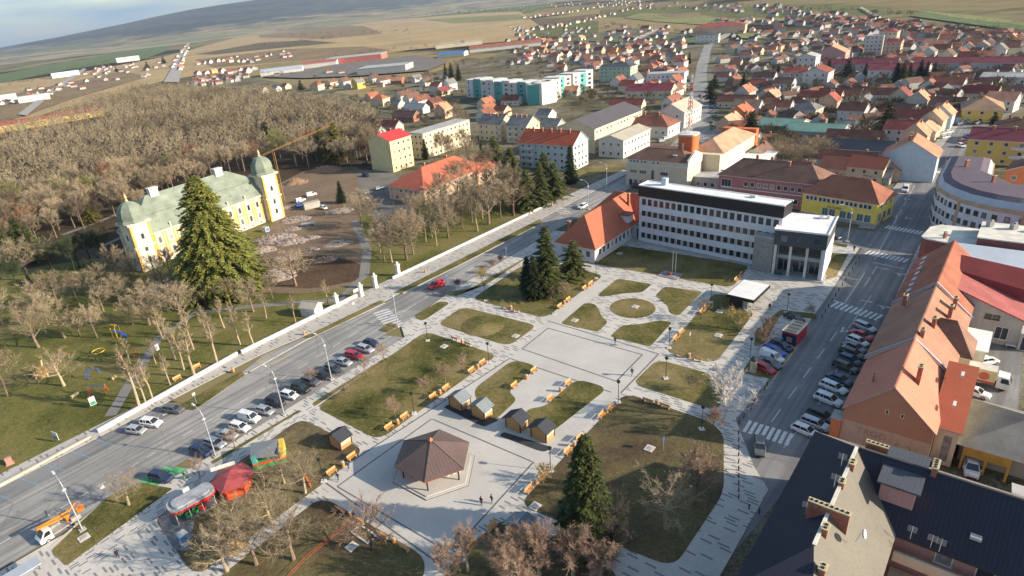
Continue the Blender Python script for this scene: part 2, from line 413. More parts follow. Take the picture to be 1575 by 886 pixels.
for j, (dist, prof) in enumerate([(4600, 0), (5600, .22), (6600, .45), (7600, .72), (8800, 1.0), (9800, .9), (12000, .3), (15000, 0)]):
    row = []
    for x in XS:
        hy = 80 - .11 * x; dy = hy - lerp_tab(sky_y, x)
        v = CR * ((x - PPX) / FPX) - CU * ((hy - PPY) / FPX) + _d; v.z = 0; v.normalize()
        n = math.sin(x * .021 + j * 1.3) * .5 + math.sin(x * .057 + j * 2.1) * .3 + math.sin(x * .13 + j) * .2
        h = solve(x, hy - dy, v, 8800) * prof + n * 6 * (0 < prof < 1)
        if prof == 0: h = -6
        row.append((v.x * dist, v.y * dist, h))
    grid.append(row)
for j in range(len(grid) - 1):
    for i in range(len(XS) - 1): mb.face([grid[j][i], grid[j][i + 1], grid[j + 1][i + 1], grid[j + 1][i]])
tag(mb.build('hills', hill_m, smooth=True), kind='structure')
# named fields
def fieldmat(name, col):
    return groundmat(name, [(.35, [x * .72 for x in col]), (.5, col), (.68, [x * 1.25 for x in col])], .006, .05, .4)
gf, tf, bf, df, pf = fieldmat('green_field', (.11, .145, .06)), fieldmat('straw_field', (.36, .27, .145)), fieldmat('brown_field', (.21, .155, .09)), fieldmat('dark_field', (.12, .095, .06)), fieldmat('pale_green_field', (.20, .20, .085))
for _k, (nm, zz, mt, pl) in enumerate([
    ('field', .25, tf, [(0, 128), (120, 112), (250, 88), (400, 48), (620, 24), (800, 18), (830, 40), (800, 62), (640, 76), (400, 100), (250, 125), (100, 165), (0, 200)]),
    ('field', .5, gf, [(-20, 118), (254, 68), (262, 76), (225, 90), (100, 108), (-20, 132)]),
    ('field', .5, gf, [(400, 37), (520, 24), (640, 14), (800, 6), (860, 3), (830, 14), (700, 23), (560, 34), (430, 43)]),
    ('field', .55, bf, [(395, 48), (500, 38), (560, 40), (590, 52), (500, 60), (400, 58)]),
    ('field', .55, df, [(400, 66), (470, 62), (520, 66), (440, 73), (330, 84), (300, 84)]),
    ('field', .6, pf, [(650, 30), (800, 22), (815, 30), (700, 36)]),
    ('field', .55, bf, [(300, 92), (440, 76), (560, 72), (600, 78), (470, 92), (330, 104)]),
    ('field', .5, bf, [(0, 150), (90, 130), (190, 110), (230, 118), (120, 150), (20, 185), (0, 190)]),
    ('field', .5, pf, [(985, 20), (1080, 24), (1140, 32), (1130, 42), (1010, 34), (960, 28)]),
    ('field', .5, bf, [(1010, 22), (1075, 20), (1082, 26), (1030, 29)]),
    ('field', .5, gf, [(930, 56), (985, 57), (1080, 60), (1095, 68), (1000, 70), (905, 64)]),
    ('field', .5, pf, [(1130, 52), (1250, 54), (1240, 62), (1140, 60)]),
    ('field', .6, gf, [(1420, 18), (1575, 40), (1590, 52), (1500, 40), (1400, 26)]),
    ('field', .6, pf, [(1400, 16), (1500, 26), (1600, 40), (1600, 44), (1480, 30)])]):
    pxs(nm, pl, .25 + .07 * _k, mt)
# ================================================================== districts
pxs('town_ground', [(380, 118), (560, 150), (640, 118), (800, 75), (960, 42), (1150, 62), (1300, 50), (1590, 72), (1900, 300), (1900, 1100), (1100, 1200), (900, 400), (560, 300), (470, 165), (300, 150)], .05, town_m)
pxs('forest_floor', [(-400, 330), (-60, 225), (80, 170), (250, 128), (420, 140), (560, 170), (600, 260), (560, 330), (420, 330), (200, 430), (-60, 520), (-600, 700)], .07, forest_m)
pxs('park_lawn', [(-700, 900), (-60, 785), (150, 668), (330, 560), (420, 515), (560, 447), (700, 385), (830, 322), (880, 300), (800, 290), (640, 300), (560, 320), (470, 310), (330, 380), (130, 400), (0, 420), (-200, 480), (-800, 700)], .075, park_m)
pxs('building_site_earth', [(385, 395), (430, 330), (425, 285), (470, 262), (545, 256), (575, 270), (590, 300), (560, 330), (545, 350), (560, 400), (545, 440), (470, 452), (400, 450), (380, 420)], .08, dirt_m, 3)
pxs('building_site_mud', [(395, 400), (500, 392), (555, 405), (560, 430), (480, 445), (400, 440)], .084, groundmat('dark_mud', [(.35, (.05, .032, .022)), (.65, (.13, .085, .055))], .08, .9, .4), 4)
pxs('yard', [(548, 262), (600, 262), (640, 300), (640, 330), (590, 345), (558, 325)], .088, gravel_m, 3)
# park paths
path_m = groundmat('path_gravel', [(.3, (.15, .145, .14)), (.7, (.26, .25, .235))], .2, 2, .5)
for k, (a, w) in enumerate([([(170, 640), (200, 590), (245, 520), (300, 482), (400, 470), (520, 462), (560, 425)], 2.4), ([(545, 340), (565, 385), (560, 425)], 3.0), ([(95, 362), (150, 342), (200, 322)], 3.0), ([(160, 378), (230, 345)], 2.0)]):
    P_ = [at(*p) for p in a]; mb = MB(); n = len(P_)
    lft, rgt = [], []
    for i, p in enumerate(P_):
        d = (P_[min(i + 1, n - 1)] - P_[max(i - 1, 0)]).normalized(); q = Vector((-d.y, d.x, 0)) * w / 2; lft.append(p + q); rgt.append(p - q)
    for i in range(n - 1): mb.face([rgt[i], rgt[i + 1], lft[i + 1], lft[i]])
    o = mb.build('park_path', path_m); o.location.z = .092 + .003 * k; tag(o, kind='structure')
# ================================================================== streets (town grid: u runs away to the upper right, v to the upper left)
uvs('main_street', [(-60, 101), (-60, 117.5), (48, 117.5), (60, 122), (72, 120.5), (86, 117.2), (330, 116.5), (330, 108), (160, 107.2), (110, 106.7), (95, 104.5), (60, 103), (40, 101)], .10, road_m)
uvs('parking_lane', [(-60, 117.5), (-60, 123), (36, 123), (40, 117.5)], .104, road2_m)
uvs('angled_parking_lane', [(31, 98.2), (31, 103.6), (82, 104.6), (84, 99)], .104, road_m)
sp = [(78, 15.6), (84, 27.4), (182, 26.4), (262, 25.4), (345, 22.5), (400, 12), (600, -40), (600, -48), (398, 2), (342, 14.5), (262, 15.5), (182, 15.2), (100, 13.4)]
uvs('side_street', [(62, 18), (70, 18), (78, 26)] + sp[1:] , .10, road2_m)
uvs('cross_street', [(184, 26), (184, 60), (196, 61), (198, 26)], .103, road2_m)
pxs('far_street', [(985, 272), (1045, 210), (1063, 150), (1072, 100), (1086, 62), (1099, 50), (1104, 51), (1094, 75), (1087, 110), (1090, 160), (1092, 205), (1070, 226), (1010, 275)], .11, road_m)
pxs('far_road', [(1098, 62), (1140, 42), (1150, 44), (1105, 66)], 1.7, M('pale_road', (.33, .31, .28), .9))
pxs('far_road', [(1325, 12), (1356, 30), (1352, 31), (1322, 14)], 1.8, M('pale_road', (.33, .31, .28), .9))
pxs('far_road', [(975, 60), (1010, 46), (1016, 47), (985, 62)], 1.7, M('pale_road', (.33, .31, .28), .9))
pxs('highway', [(252, 128), (268, 100), (280, 78), (288, 66), (292, 66), (288, 80), (282, 100), (276, 128)], 1.75, M('pale_road', (.33, .31, .28), .9))
pxs('bypass_road', [(28, 178), (70, 145), (128, 106), (134, 107), (80, 147), (42, 180)], 1.75, M('pale_road', (.33, .31, .28), .9))
pxs('shed_yard', [(400, 120), (520, 100), (640, 86), (690, 96), (660, 110), (560, 118), (470, 122)], 1.6, gravel_m)
# ================================================================== pavements and the square (one kerb step above the streets)
KZ = .22
uvs('left_sidewalk', [(-60, 123), (-60, 127.2), (38, 127.2), (97, 127.6), (178, 125), (234, 121.5), (234, 117.3), (86, 117.8), (72, 121), (60, 122.6), (46, 122.8)], KZ, pave_s, thick=.14)
uvs('square_paving', [(-60, 66), (-60, 100.2), (8, 100.4), (30, 98), (84, 98.8), (88, 104.2), (95, 104.2), (110, 106.4), (160, 106.9), (163, 98), (184, 98), (184, 27), (150, 26.5), (108, 26.6), (94, 27.2), (84, 21), (80, 17.6), (62, 17.6), (40, 18), (20, 30), (0, 60)], KZ, pave_v, thick=.14)
uvs('right_sidewalk', [(80, 12.4), (84, 15.4), (100, 13.2), (182, 15), (262, 15.3), (262, 11), (80, 9)], KZ, pave_s, thick=.13)
uvs('far_sidewalk', [(200, 26.6), (345, 22.7), (345, 26), (200, 30.5)], KZ, M('sidewalk_slabs', (.33, .32, .30), .85), thick=.13)
pxs('promenade_paving', [(102, 874), (268, 757), (330, 712), (470, 628), (600, 548), (690, 470), (800, 403), (850, 378), (860, 384), (838, 398), (735, 465), (652, 515), (486, 630), (463, 647), (330, 740), (240, 800), (130, 886)], KZ + .004, pave_u)
pxs('plaza_concrete', [(488, 746), (785, 552), (844, 493), (1020, 546), (832, 724), (660, 872)], KZ + .008, conc_m)
pxs('long_path', [(843, 496), (838, 491), (917, 431), (934, 440), (862, 503)], KZ + .012, conc_m)
LZ = KZ + .03
lawns = [
 [(486, 628), (655, 511), (766, 548), (583, 679)],
 [(562, 694), (501, 743), (310, 884), (290, 876), (239, 800), (268, 778), (330, 739), (463, 645)],
 [(672, 500), (712, 473), (827, 502), (783, 534)],
 [(635, 488), (677, 464), (693, 467), (650, 496)],
 [(726, 461), (800, 411), (835, 400), (929, 425), (838, 491)],
 [(905, 406), (954, 378), (1153, 409), (1126, 444)],
 [(1022, 543), (1098, 453), (1122, 456), (1156, 488), (1100, 561)],
 [(972, 592), (1011, 554), (1098, 578), (1120, 600), (1104, 634)],
 [(727, 601), (790, 554), (829, 565), (782, 604), (796, 616), (762, 648), (745, 640)],
 [(812, 630), (838, 627), (887, 584), (936, 598), (842, 672), (800, 652)]]
for i, pl in enumerate(lawns): pxs('lawn', pl, LZ, groundmat('trodden_lawn', [(.36, (.06, .045, .03)), (.46, (.11, .085, .05)), (.54, (.15, .125, .06)), (.64, (.21, .165, .10))], .08, 1.6, .4) if i == 1 else lawn_m, 2.6, .05)
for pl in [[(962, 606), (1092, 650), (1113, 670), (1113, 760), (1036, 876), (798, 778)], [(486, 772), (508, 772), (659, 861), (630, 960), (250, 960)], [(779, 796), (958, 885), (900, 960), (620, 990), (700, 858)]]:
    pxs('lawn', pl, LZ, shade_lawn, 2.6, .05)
def lz(pl): return pxs('lawn', pl, LZ, lawn_m, .8, .05)
# the ring lawns: arcs about the flower circle
cc = at(973, 475); cu, cv = touv(cc)
def arcuv(r, a0, a1, n=14): return [(cu + r * math.cos(R(a0 + (a1 - a0) * i / n)), cv + r * math.sin(R(a0 + (a1 - a0) * i / n))) for i in range(n + 1)]
sheet('lawn', [tuple(UV(*p)[:2]) for p in arcuv(5.2, 0, 354, 40)], LZ, lawn_m, thick=.05)
for pl in ([(919, 457), (925, 450), (950, 430), (1003, 438), (988, 451), (960, 452.5), (935, 457)], [(862, 499), (900, 467), (915, 469), (921, 477), (925, 487), (935, 497), (920, 512)],
           [(938, 519), (957, 502), (985, 500), (1015, 494), (1034, 497), (1000, 535)], [(1008, 456), (1022, 442), (1081, 450), (1044, 487), (1030, 483), (1027, 472)]):
    pxs('lawn', pl, LZ, lawn_m, 1.0, .05)
# verges
for pl in [[(467, 520), (585, 463), (592, 466), (540, 492), (478, 521)], [(604, 452), (830, 338), (835, 343), (700, 412), (618, 452)], [(272, 628), (371, 573), (378, 578), (300, 632)],
           [(678, 452), (745, 441), (835, 382), (845, 380), (800, 402), (702, 457)], [(79, 849), (165, 767), (215, 744), (267, 753), (102, 873)],
           [(583, 509), (600, 497), (614, 502), (598, 512)], [(324, 712), (460, 632), (463, 634), (328, 716)], [(480, 622), (592, 552), (596, 553), (484, 627)],
           [(1278, 390), (1305, 392), (1285, 428), (1266, 432)], [(1158, 548), (1182, 572), (1187, 585), (1140, 575)], [(1162, 510), (1200, 478), (1256, 484), (1255, 492), (1200, 486), (1175, 530), (1160, 534)],
           [(1272, 372), (1304, 378), (1302, 382), (1272, 376)], [(1405, 250), (1460, 190), (1463, 192), (1408, 254)], [(885, 263), (985, 246), (975, 254), (890, 276)]]:
    pxs('lawn', pl, LZ, lawn_m, .6, .05)
pxs('asphalt_pad', [(243, 800), (266, 779), (300, 800), (292, 850), (268, 848)], LZ + .006, road2_m, 1)
# dark inlaid bands of the plaza
def band(a, b, w=.28, z=KZ + .016, name='inlay_band', m_=None, pix=True):
    p, q = (at(*a), at(*b)) if pix else (UV(*a), UV(*b)); return sheet(name, [(v.x, v.y) for v in strip(p, q, w)], z, m_ or inlay_m)
for k, (a, b) in enumerate([((519, 750), (680, 845)), ((700, 845), (821, 712)), ((819, 712), (665, 646)), ((664, 646), (519, 750)), ((803, 538), (843, 506)), ((843, 506), (988, 547)), ((988, 547), (948, 588)), ((948, 588), (803, 538)),
             ((785, 553), (940, 605)), ((843, 495), (1013, 546)), ((1013, 546), (955, 606)), ((490, 745), (785, 552)), ((501, 744), (680, 872))]):
    band(a, b, .26, KZ + .014 + .0013 * k)
# ------------------------------------------------------------------ road paint
def zebra(p, q, n, lng, wid=.55, mt=None, rot=0):
    p, q = at(*p), at(*q); d = (q - p); nrm = Vector((-d.y, d.x, 0)).normalized()
    mb = MB()
    for i in range(n):
        c = p + d * ((i + .5) / n); t = d.normalized() * wid / 2; h = nrm * lng / 2
        mb.face([c - t - h, c + t - h, c + t + h, c - t + h])
    o = mb.build('zebra_crossing', mt or white_p); o.location.z = .112; tag(o, kind='structure')
zebra((1145, 655), (1218, 678), 8, 3.6)
zebra((1280, 468), (1355, 490), 10, 3.4)
zebra((1332, 388), (1396, 402), 10, 3.2)
zebra((1362, 349), (1418, 359), 10, 3.0)
zebra((1420, 262), (1450, 266), 9, 3.0)
zebra((585, 478), (612, 506), 9, 4.2)
zebra((852, 312), (872, 330), 8, 4.0)
mb = MB()
def dash(a, b, w=.14, n=1, gap=.5):
    p, q = at(*a), at(*b); d = (q - p) / n
    for i in range(n):
        s = p + d * i; e = s + d * (1 - gap if n > 1 else 1); r_ = strip(s, e, w); mb.face([(v.x, v.y, 0) for v in r_])
dash((1186, 650), (1295, 500), .14, 5, .45); dash((1330, 440), (1352, 405), .14, 2, .3); dash((1375, 345), (1415, 270), .14, 6, .4); dash((1300, 465), (1330, 420), .14)
dash((1205, 690), (1260, 622), .12); dash((1250, 640), (1318, 510), .12); dash((1305, 505), (1340, 455), .12); dash((1345, 400), (1382, 330), .12); dash((1342, 404), (1390, 414), .3); dash((1282, 463), (1300, 468), .4)
dash((0, 838), (250, 690), .14, 9, .5); dash((250, 690), (420, 590), .14, 6, .5); dash((430, 585), (560, 505), .14, 5, .5); dash((620, 480), (850, 335), .14, 9, .4); dash((860, 330), (985, 262), .14, 5, .4)
for k in range(6): dash((28 + k * 0, 790 - k * 0), (28, 790), .1)
o = mb.build('lane_marking', white_p); o.location.z = .118; tag(o, kind='structure')
# turning arrows
def arrow(x, y, deg, kind=0):
    mb = MB(); mb.face([(-.1, 0, 0), (.1, 0, 0), (.1, 1.9, 0), (-.1, 1.9, 0)]); mb.face([(-.35, 1.9, 0), (.35, 1.9, 0), (0, 2.8, 0)])
    if kind: mb.face([(.1, .5, 0), (.9, 1.1, 0), (.9, 1.35, 0), (.1, .75, 0)]); mb.face([(.85, .85, 0), (1.5, 1.45, 0), (.75, 1.6, 0)])
    o = mb.build('lane_arrow', white_p); o.location = at(x, y); o.location.z = .12; o.rotation_euler = (0, 0, R(deg)); tag(o, kind='structure')
for a in [(1322, 462, 136 + 90, 0), (1349, 470, 136 + 90, 1), (1293, 512, -44, 1), (1347, 412, 136 + 90, 0), (1375, 420, 136 + 90, 1), (1377, 336, -44, 0), (1392, 338, -44, 1), (1391, 308, -44, 1)]: arrow(a[0], a[1], a[2], a[3])
mb = MB()
for k in range(15):
    u = -24 + k * 4.4; v0 = 117.6
    p, q = UV(u, v0), UV(u - 1.6, 122.9); r_ = strip(p, q, .12); mb.face([(v.x, v.y, 0) for v in r_])
o = mb.build('parking_bay_marking', blue_p); o.location.z = .116; tag(o, kind='structure')
pxs('disabled_bay', [(213, 740), (255, 718), (297, 722), (252, 752)], .114, green_p, .3)
mb = MB()
for a, b in [((395, 556), (425, 540)), ((395, 556), (420, 560)), ((40, 870), (66, 845)), ((1178, 600), (1225, 535)), ((1178, 555), (1200, 560)), ((420, 560), (450, 545))]:
    dd = strip(at(*a), at(*b), .18); mb.face([(v.x, v.y, 0) for v in dd])
o = mb.build('yellow_marking', yellow_p); o.location.z = .122; tag(o, kind='structure')
# kerb of the main street (pale edging line)
for a, b in [((250, 640), (385, 572)), ((470, 524), (592, 467)), ((385, 572), (470, 524)), ((620, 452), (835, 343)), ((75, 845), (168, 766))]:
    p, q = at(*a), at(*b); mb = MB(); s = strip(p, q, .3); mb.prism([(v.x, v.y) for v in s], .11, .235); tag(mb.build('kerb', kerb_m), kind='structure')
# ================================================================== building kit
def glassmat():
    mt, N, L, P = newmat('window_glass'); P.inputs['Roughness'].default_value = .12; P.inputs['Specular IOR Level'].default_value = .7
    o = N.new("ShaderNodeObjectInfo"); c = ramp(N, L, o.outputs['Random'], [(0, (.018, .026, .040)), (.45, (.035, .045, .055)), (.72, (.07, .08, .085)), (.86, (.20, .20, .19)), (1, (.42, .40, .36))])
    g = noise(N, L, .9, 2, coords(N, L)); L.new(mix(N, L, mth(N, L, 'MULTIPLY', ramp(N, L, g, [(.45, (0, 0, 0)), (.6, (1, 1, 1))]), .5), c, (.02, .028, .04)), P.inputs['Base Color']); return mt
BR = R(-44)                                      # local x = to the right in the photo (-v), local y = away (+u)
roof_new = roofmat('clay_tiles', (.37, .145, .085), obj_var=.3); roof_old = roofmat('old_tiles', (.23, .095, .065), .35, obj_var=.3); roof_red = roofmat('red_tiles', (.27, .075, .055), .3, obj_var=.25)
roof_salmon = roofmat('salmon_tiles', (.60, .27, .16)); roof_brown = roofmat('brown_tiles', (.17, .095, .070)); roof_grey = roofmat('grey_tiles', (.20, .20, .195)); roof_dark = roofmat('dark_sheet', (.075, .078, .092), .12, .45, .06, True, .6, .45)
roof_tan = roofmat('tan_tiles', (.42, .27, .17)); roof_maroon = roofmat('maroon_sheet', (.22, .055, .065), .15, .5, .1, True, .6); roof_teal = roofmat('teal_sheet', (.15, .27, .22), .15, .7, .05, True, .6); roof_copper = roofmat('verdigris_copper', (.22, .26, .21), .28, .6, .03, True, .7, .35)
roof_beige = roofmat('pale_sheet', (.44, .40, .32), .1, .4, .03, True, .6, .3); roof_white = M('white_roofing', (.72, .72, .70), .7, .1, .3); roof_flat = M('grey_roofing', (.36, .36, .35), .85, .18, .3)
roof_orange = roofmat('painted_tiles', (.45, .135, .075), .1, .34, .04)
ROOFS = dict(new=roof_new, old=roof_old, red=roof_red, salmon=roof_salmon, brown=roof_brown, grey=roof_grey, dark=roof_dark, tan=roof_tan, maroon=roof_maroon, teal=roof_teal, white=roof_white, flat=roof_flat, orange=roof_orange, beige=roof_beige)
RNAME = dict(new='orange tile', old='weathered red', red='red', salmon='salmon', brown='brown', grey='grey', dark='dark sheet', tan='tan', maroon='maroon sheet', teal='teal sheet', white='white flat', flat='grey flat', orange='bright orange', beige='pale sheet')
def wallm(n, c, s=.35): return M('render_' + n, c, .9, .08, .5, obj_var=.04, streak=s)
WALLS = dict(white=wallm('white', (.60, .58, .54)), cream=wallm('cream', (.62, .54, .38)), yellow=wallm('yellow', (.68, .48, .13)), grey=wallm('grey', (.40, .40, .39)), peach=wallm('peach', (.62, .42, .28)), green=wallm('green', (.40, .50, .38)), blue=wallm('blue', (.50, .60, .66)), pink=wallm('pink', (.55, .30, .28)), brick=wallm('brick', (.34, .15, .10)), brown=wallm('brown', (.28, .19, .13)), orange=wallm('orange', (.60, .20, .08)), teal=wallm('teal', (.10, .38, .34)))
WNAME = dict(white='white', cream='cream', yellow='yellow', grey='grey', peach='peach', green='pale green', blue='pale blue', pink='pink', brick='brick', brown='brown', orange='orange', teal='teal')
brick_m = M('chimney_brick', (.33, .13, .085), .9, .25, 2); capm = M('chimney_cap', (.50, .42, .25), .9, .15, 1)
glass_m = glassmat(); frame_m = M('window_frame', (.62, .61, .58), .6, .05); framed_m = M('brown_frame', (.10, .06, .04), .7, .1)
metal_d = M('dark_metal', (.035, .037, .04), .5, .1); metal_l = M('pale_metal', (.52, .53, .54), .45, .1, metal=.3); black_m = M('black_panel', (.02, .021, .023), .45, .1)
conc = M('concrete', (.36, .35, .33), .9, .15, .5)
class Bd:
    def __init__(s, name, label, cat='building', pos=None, rz=BR, group=None):
        s.o = thing(name, label, cat, pos, rz, group)
        s.roof_o = None
    def part(s, name, mb, mats, parent=None, smooth=False): return mb.build(name, mats, parent or s.o, smooth)
    def win(s, xs, z, w, h, face='f', at_=0.0, mats=None, sill=True, name='window'):
        """one window object per opening; at_ is the coordinate of the wall plane"""
        key = (round(w, 2), round(h, 2), tuple(m.name for m in mats) if mats else None, sill)
        me = WIN.get(key)
        if me is None:
            b = MB(); f = .09 if w < 3 else .12
            b.box(-w / 2, w / 2, -.02, .015, 0, h, 1)
            for q in ((-w / 2 - .02, -w / 2 + f, 0, h), (w / 2 - f, w / 2 + .02, 0, h)): b.box(q[0], q[1], -.07, .01, q[2], q[3], 0)
            b.box(-w / 2 + f, w / 2 - f, -.07, .01, h - f, h + .02, 0); b.box(-w / 2 + f, w / 2 - f, -.07, .01, -.02, f, 0)
            n = max(0, round(w / 1.1) - 1)
            for i in range(n): x = -w / 2 + w * (i + 1) / (n + 1); b.box(x - .035, x + .035, -.065, .01, f, h - f, 0)
            if sill: b.box(-w / 2 - .1, w / 2 + .1, -.16, 0, -.09, -.022, 0)
            me = WIN[key] = b.mesh(name, mats or [frame_m, glass_m])
        for x in xs:
            o = link(name, me, s.o)
            if face == 'f': o.location = (x, at_, z)
            elif face == 'r': o.location = (at_, x, z); o.rotation_euler = (0, 0, R(90))
            elif face == 'l': o.location = (at_, x, z); o.rotation_euler = (0, 0, R(-90))
            else: o.location = (x, at_, z); o.rotation_euler = (0, 0, R(180))
    def chimney(s, x, y, z0, z1, w=.7, d=.6, parent=None):
        b = MB(); b.box(x - w / 2, x + w / 2, y - d / 2, y + d / 2, z0, z1); o = s.part('chimney', b, brick_m, parent or s.roof_o)
        b.box(x - w / 2 - .08, x + w / 2 + .08, y - d / 2 - .08, y + d / 2 + .08, z1, z1 + .16, 1)
        n = max(1, round(max(w, d) / .5))
        for i in range(n):
            if w >= d: xx = x - w / 2 + w * (i + .5) / n; b.box(xx - .13, xx + .13, y - .15, y + .15, z1 + .16, z1 + .24, 2)
            else: yy = y - d / 2 + d * (i + .5) / n; b.box(x - .15, x + .15, yy - .13, yy + .13, z1 + .16, z1 + .24, 2)
        me = b.mesh('chimney', [brick_m, capm, black_m]); bpy.data.meshes.remove(o.data) if False else None; o.data = me
        return o
    def walls(s, x0, x1, y0, y1, h, mat, gable=None, rh=0, name='wall', z0=-.1, ins=0):
        b = MB(); b.box(x0, x1, y0, y1, z0, h, skip='t' if gable else '')
        if gable == 'x':      # ridge runs along x
            ym = (y0 + y1) / 2
            b.face([(x0, y1, h), (x0, y0, h), (x0, ym, h + rh)]); b.face([(x1, y0, h), (x1, y1, h), (x1, ym, h + rh)])
        elif gable == 'y':
            xm = (x0 + x1) / 2
            b.face([(x0, y0, h), (x1, y0, h), (xm, y0, h + rh)]); b.face([(x1, y1, h), (x0, y1, h), (xm, y1, h + rh)])
        return s.part(name, b, mat)
    def roof(s, kind, x0, x1, y0, y1, h, rh, mat, over=.5, name='roof', hip=None, trim=None, off=0):
        b = MB(); g = .35 if over > .2 else .05
        if kind == 'flat':
            t = .35; b.box(x0 - over, x1 + over, y0 - over, y1 + over, h, h + rh, 1, top=0); o = s.part(name, b, [mat, trim or mat]); s.roof_o = o; return o
        ax = kind[-1]; k = kind[:-1]
        if ax == 'y': f = lambda x, y, z: (x, y, z)
        else: f = lambda x, y, z: (y, x, z)
        a0, a1, b0, b1 = (x0, x1, y0, y1) if ax == 'y' else (y0, y1, x0, x1)     # a across, b along the ridge
        am = (a0 + a1) / 2 + off; sl = rh / ((a1 - a0) / 2)
        if k == 'gable': b0 -= g; b1 += g; r0, r1 = b0, b1
        else:
            ii = (a1 - a0) / 2 if hip is None else hip; r0, r1 = b0 + ii, b1 - ii
            if r1 < r0: r0 = r1 = (b0 + b1) / 2
            b0 -= over; b1 += over
        zo = h - sl * over; A0, A1 = a0 - over, a1 + over; T = .16
        def fc(pts):
            v = [Vector(f(*p)) for p in pts]
            if (v[1] - v[0]).cross(v[2] - v[0]).z < 0: v = v[::-1]
            # put the eaves edge first so that the tile courses follow it
            i = min(range(len(v)), key=lambda i: v[i].z + v[(i + 1) % len(v)].z); v = v[i:] + v[:i]
            b.face(v, 0)
        fc([(A0, b0, zo + T), (A0, b1, zo + T), (am, r1, h + rh + T), (am, r0, h + rh + T)])
        fc([(A1, b0, zo + T), (A1, b1, zo + T), (am, r1, h + rh + T), (am, r0, h + rh + T)])
        if k == 'hip':
            fc([(A0, b0, zo + T), (A1, b0, zo + T), (am, r0, h + rh + T)]); fc([(A0, b1, zo + T), (A1, b1, zo + T), (am, r1, h + rh + T)])
        # fascia and soffit
        ring = [(A0, b0), (A1, b0), (A1, b1), (A0, b1)]
        if k == 'hip':
            for i in range(4):
                p, q = ring[i], ring[(i + 1) % 4]; b.face([f(*p, zo), f(*q, zo), f(*q, zo + T), f(*p, zo + T)], 1)
            b.face([f(*p, zo) for p in ring], 1)
        else:
            for A in (A0, A1): b.face([f(A, b0, zo), f(A, b1, zo), f(A, b1, zo + T), f(A, b0, zo + T)], 1); b.face([f(A, b0, zo), f(A, b1, zo), f(am, b1, h + rh), f(am, b0, h + rh)], 1)
            for B in (b0, b1):
                b.face([f(A0, B, zo), f(am, B, h + rh), f(am, B, h + rh + T), f(A0, B, zo + T)], 1); b.face([f(am, B, h + rh), f(A1, B, zo), f(A1, B, zo + T), f(am, B, h + rh + T)], 1)
        # ridge cap
        b.box(*( (am - .12, am + .12, r0, r1) if ax == 'y' else (r0, r1, am - .12, am + .12)), h + rh + T - .03, h + rh + T + .07, 2)
        o = s.part(name, b, [mat, trim or frame_m, mat]); s.roof_o = o; return o
WIN = {}
def lin(a, b, n): return [a + (b - a) * (i + .5) / n for i in range(n)]
def text_mesh(txt, size, depth, mat, parent, loc, rot=(math.pi / 2, 0, 0), name='lettering', shear=0):
    c = bpy.data.curves.new('t', 'FONT'); c.body = txt; c.size = size; c.extrude = depth; c.align_x = 'CENTER'; c.shear = shear
    o = bpy.data.objects.new('t', c); COL.objects.link(o); me = bpy.data.meshes.new_from_object(o); bpy.data.objects.remove(o)
    me.materials.clear(); me.materials.append(mat); q = link(name, me, parent); q.location = loc; q.rotation_euler = rot; return q
# ================================================================== 1. long white office hall with its columned front
P0 = at(982, 372); Pd = at(1160, 410) - P0; ang = math.atan2(Pd.y, Pd.x)
B = Bd('office_building', 'long white four-storey office building with a black band under its flat roof', 'office building', P0, ang)
W = 39.5
hall_wall = wallm('hall_white', (.66, .67, .70), .15)
HD = 4.6
B.walls(0, W, 0, HD, 14.2, hall_wall)
b = MB(); b.box(-.25, W + .2, -.3, HD + .2, 14.2, 17.2); B.part('roof_band', b, black_m)
b = MB(); b.box(-.1, W, -.1, HD, 17.2, 17.35); b.box(-.3, W + .3, -.35, -.05, 17.2, 17.5, 1); b.box(-.3, W + .3, HD, HD + .3, 17.2, 17.5, 1); b.box(-.3, 0, -.05, HD, 17.2, 17.5, 1); B.roof_o = B.part('roof', b, [roof_white, roof_white])
b = MB(); b.box(5.2, 6.6, 2.6, 4, 17.35, 19.3); B.part('roof_hatch', b, M('hatch_blue', (.45, .55, .66), .6), B.roof_o)
b = MB(); b.box(30, 31.4, 2.6, 3.6, 17.35, 17.9); B.part('vent', b, metal_l, B.roof_o)
tan_m = M('tan_pier', (.48, .36, .29), .85, .15, 1)
hall_glass = M('hall_glass', (.022, .032, .048), .15, .5, .25, obj_var=.5, spec=.6)
for r_, z in enumerate((1.6, 4.95, 8.3, 11.6)):
    n = 21; xs = lin(.6, W - 5.2 if r_ < 2 else W - .5, n if r_ > 1 else 18)
    B.win(xs, z, 1.4, 1.75 if r_ < 3 else 2.0, 'f', 0, [frame_m, hall_glass], sill=False)
    if r_ < 3:
        b = MB(); b.box(xs[0] - .3, xs[-1] + .3, -.014, .01, z + .02, z + 1.63); B.part('window_band', b, tan_m)
B.win(lin(.6, 4, 1), 5, 1.6, 1.7, 'l', 0); B.win(lin(.6, 4, 1), 9, 1.6, 1.7, 'l', 0)
b = MB(); b.box(-.4, W - 5, -.9, -.02, -.1, .55); B.part('plinth', b, conc)
# stair tower
b = MB(); b.box(W - 5.2, W - .4, -2.6, -.02, -.1, 9.3); b.box(W - 5.35, W - .25, -2.75, -.02, 9.3, 9.7, 1); B.part('stair_tower', b, [M('exposed_aggregate', (.27, .26, .24), .95, .25, 1.5), conc])
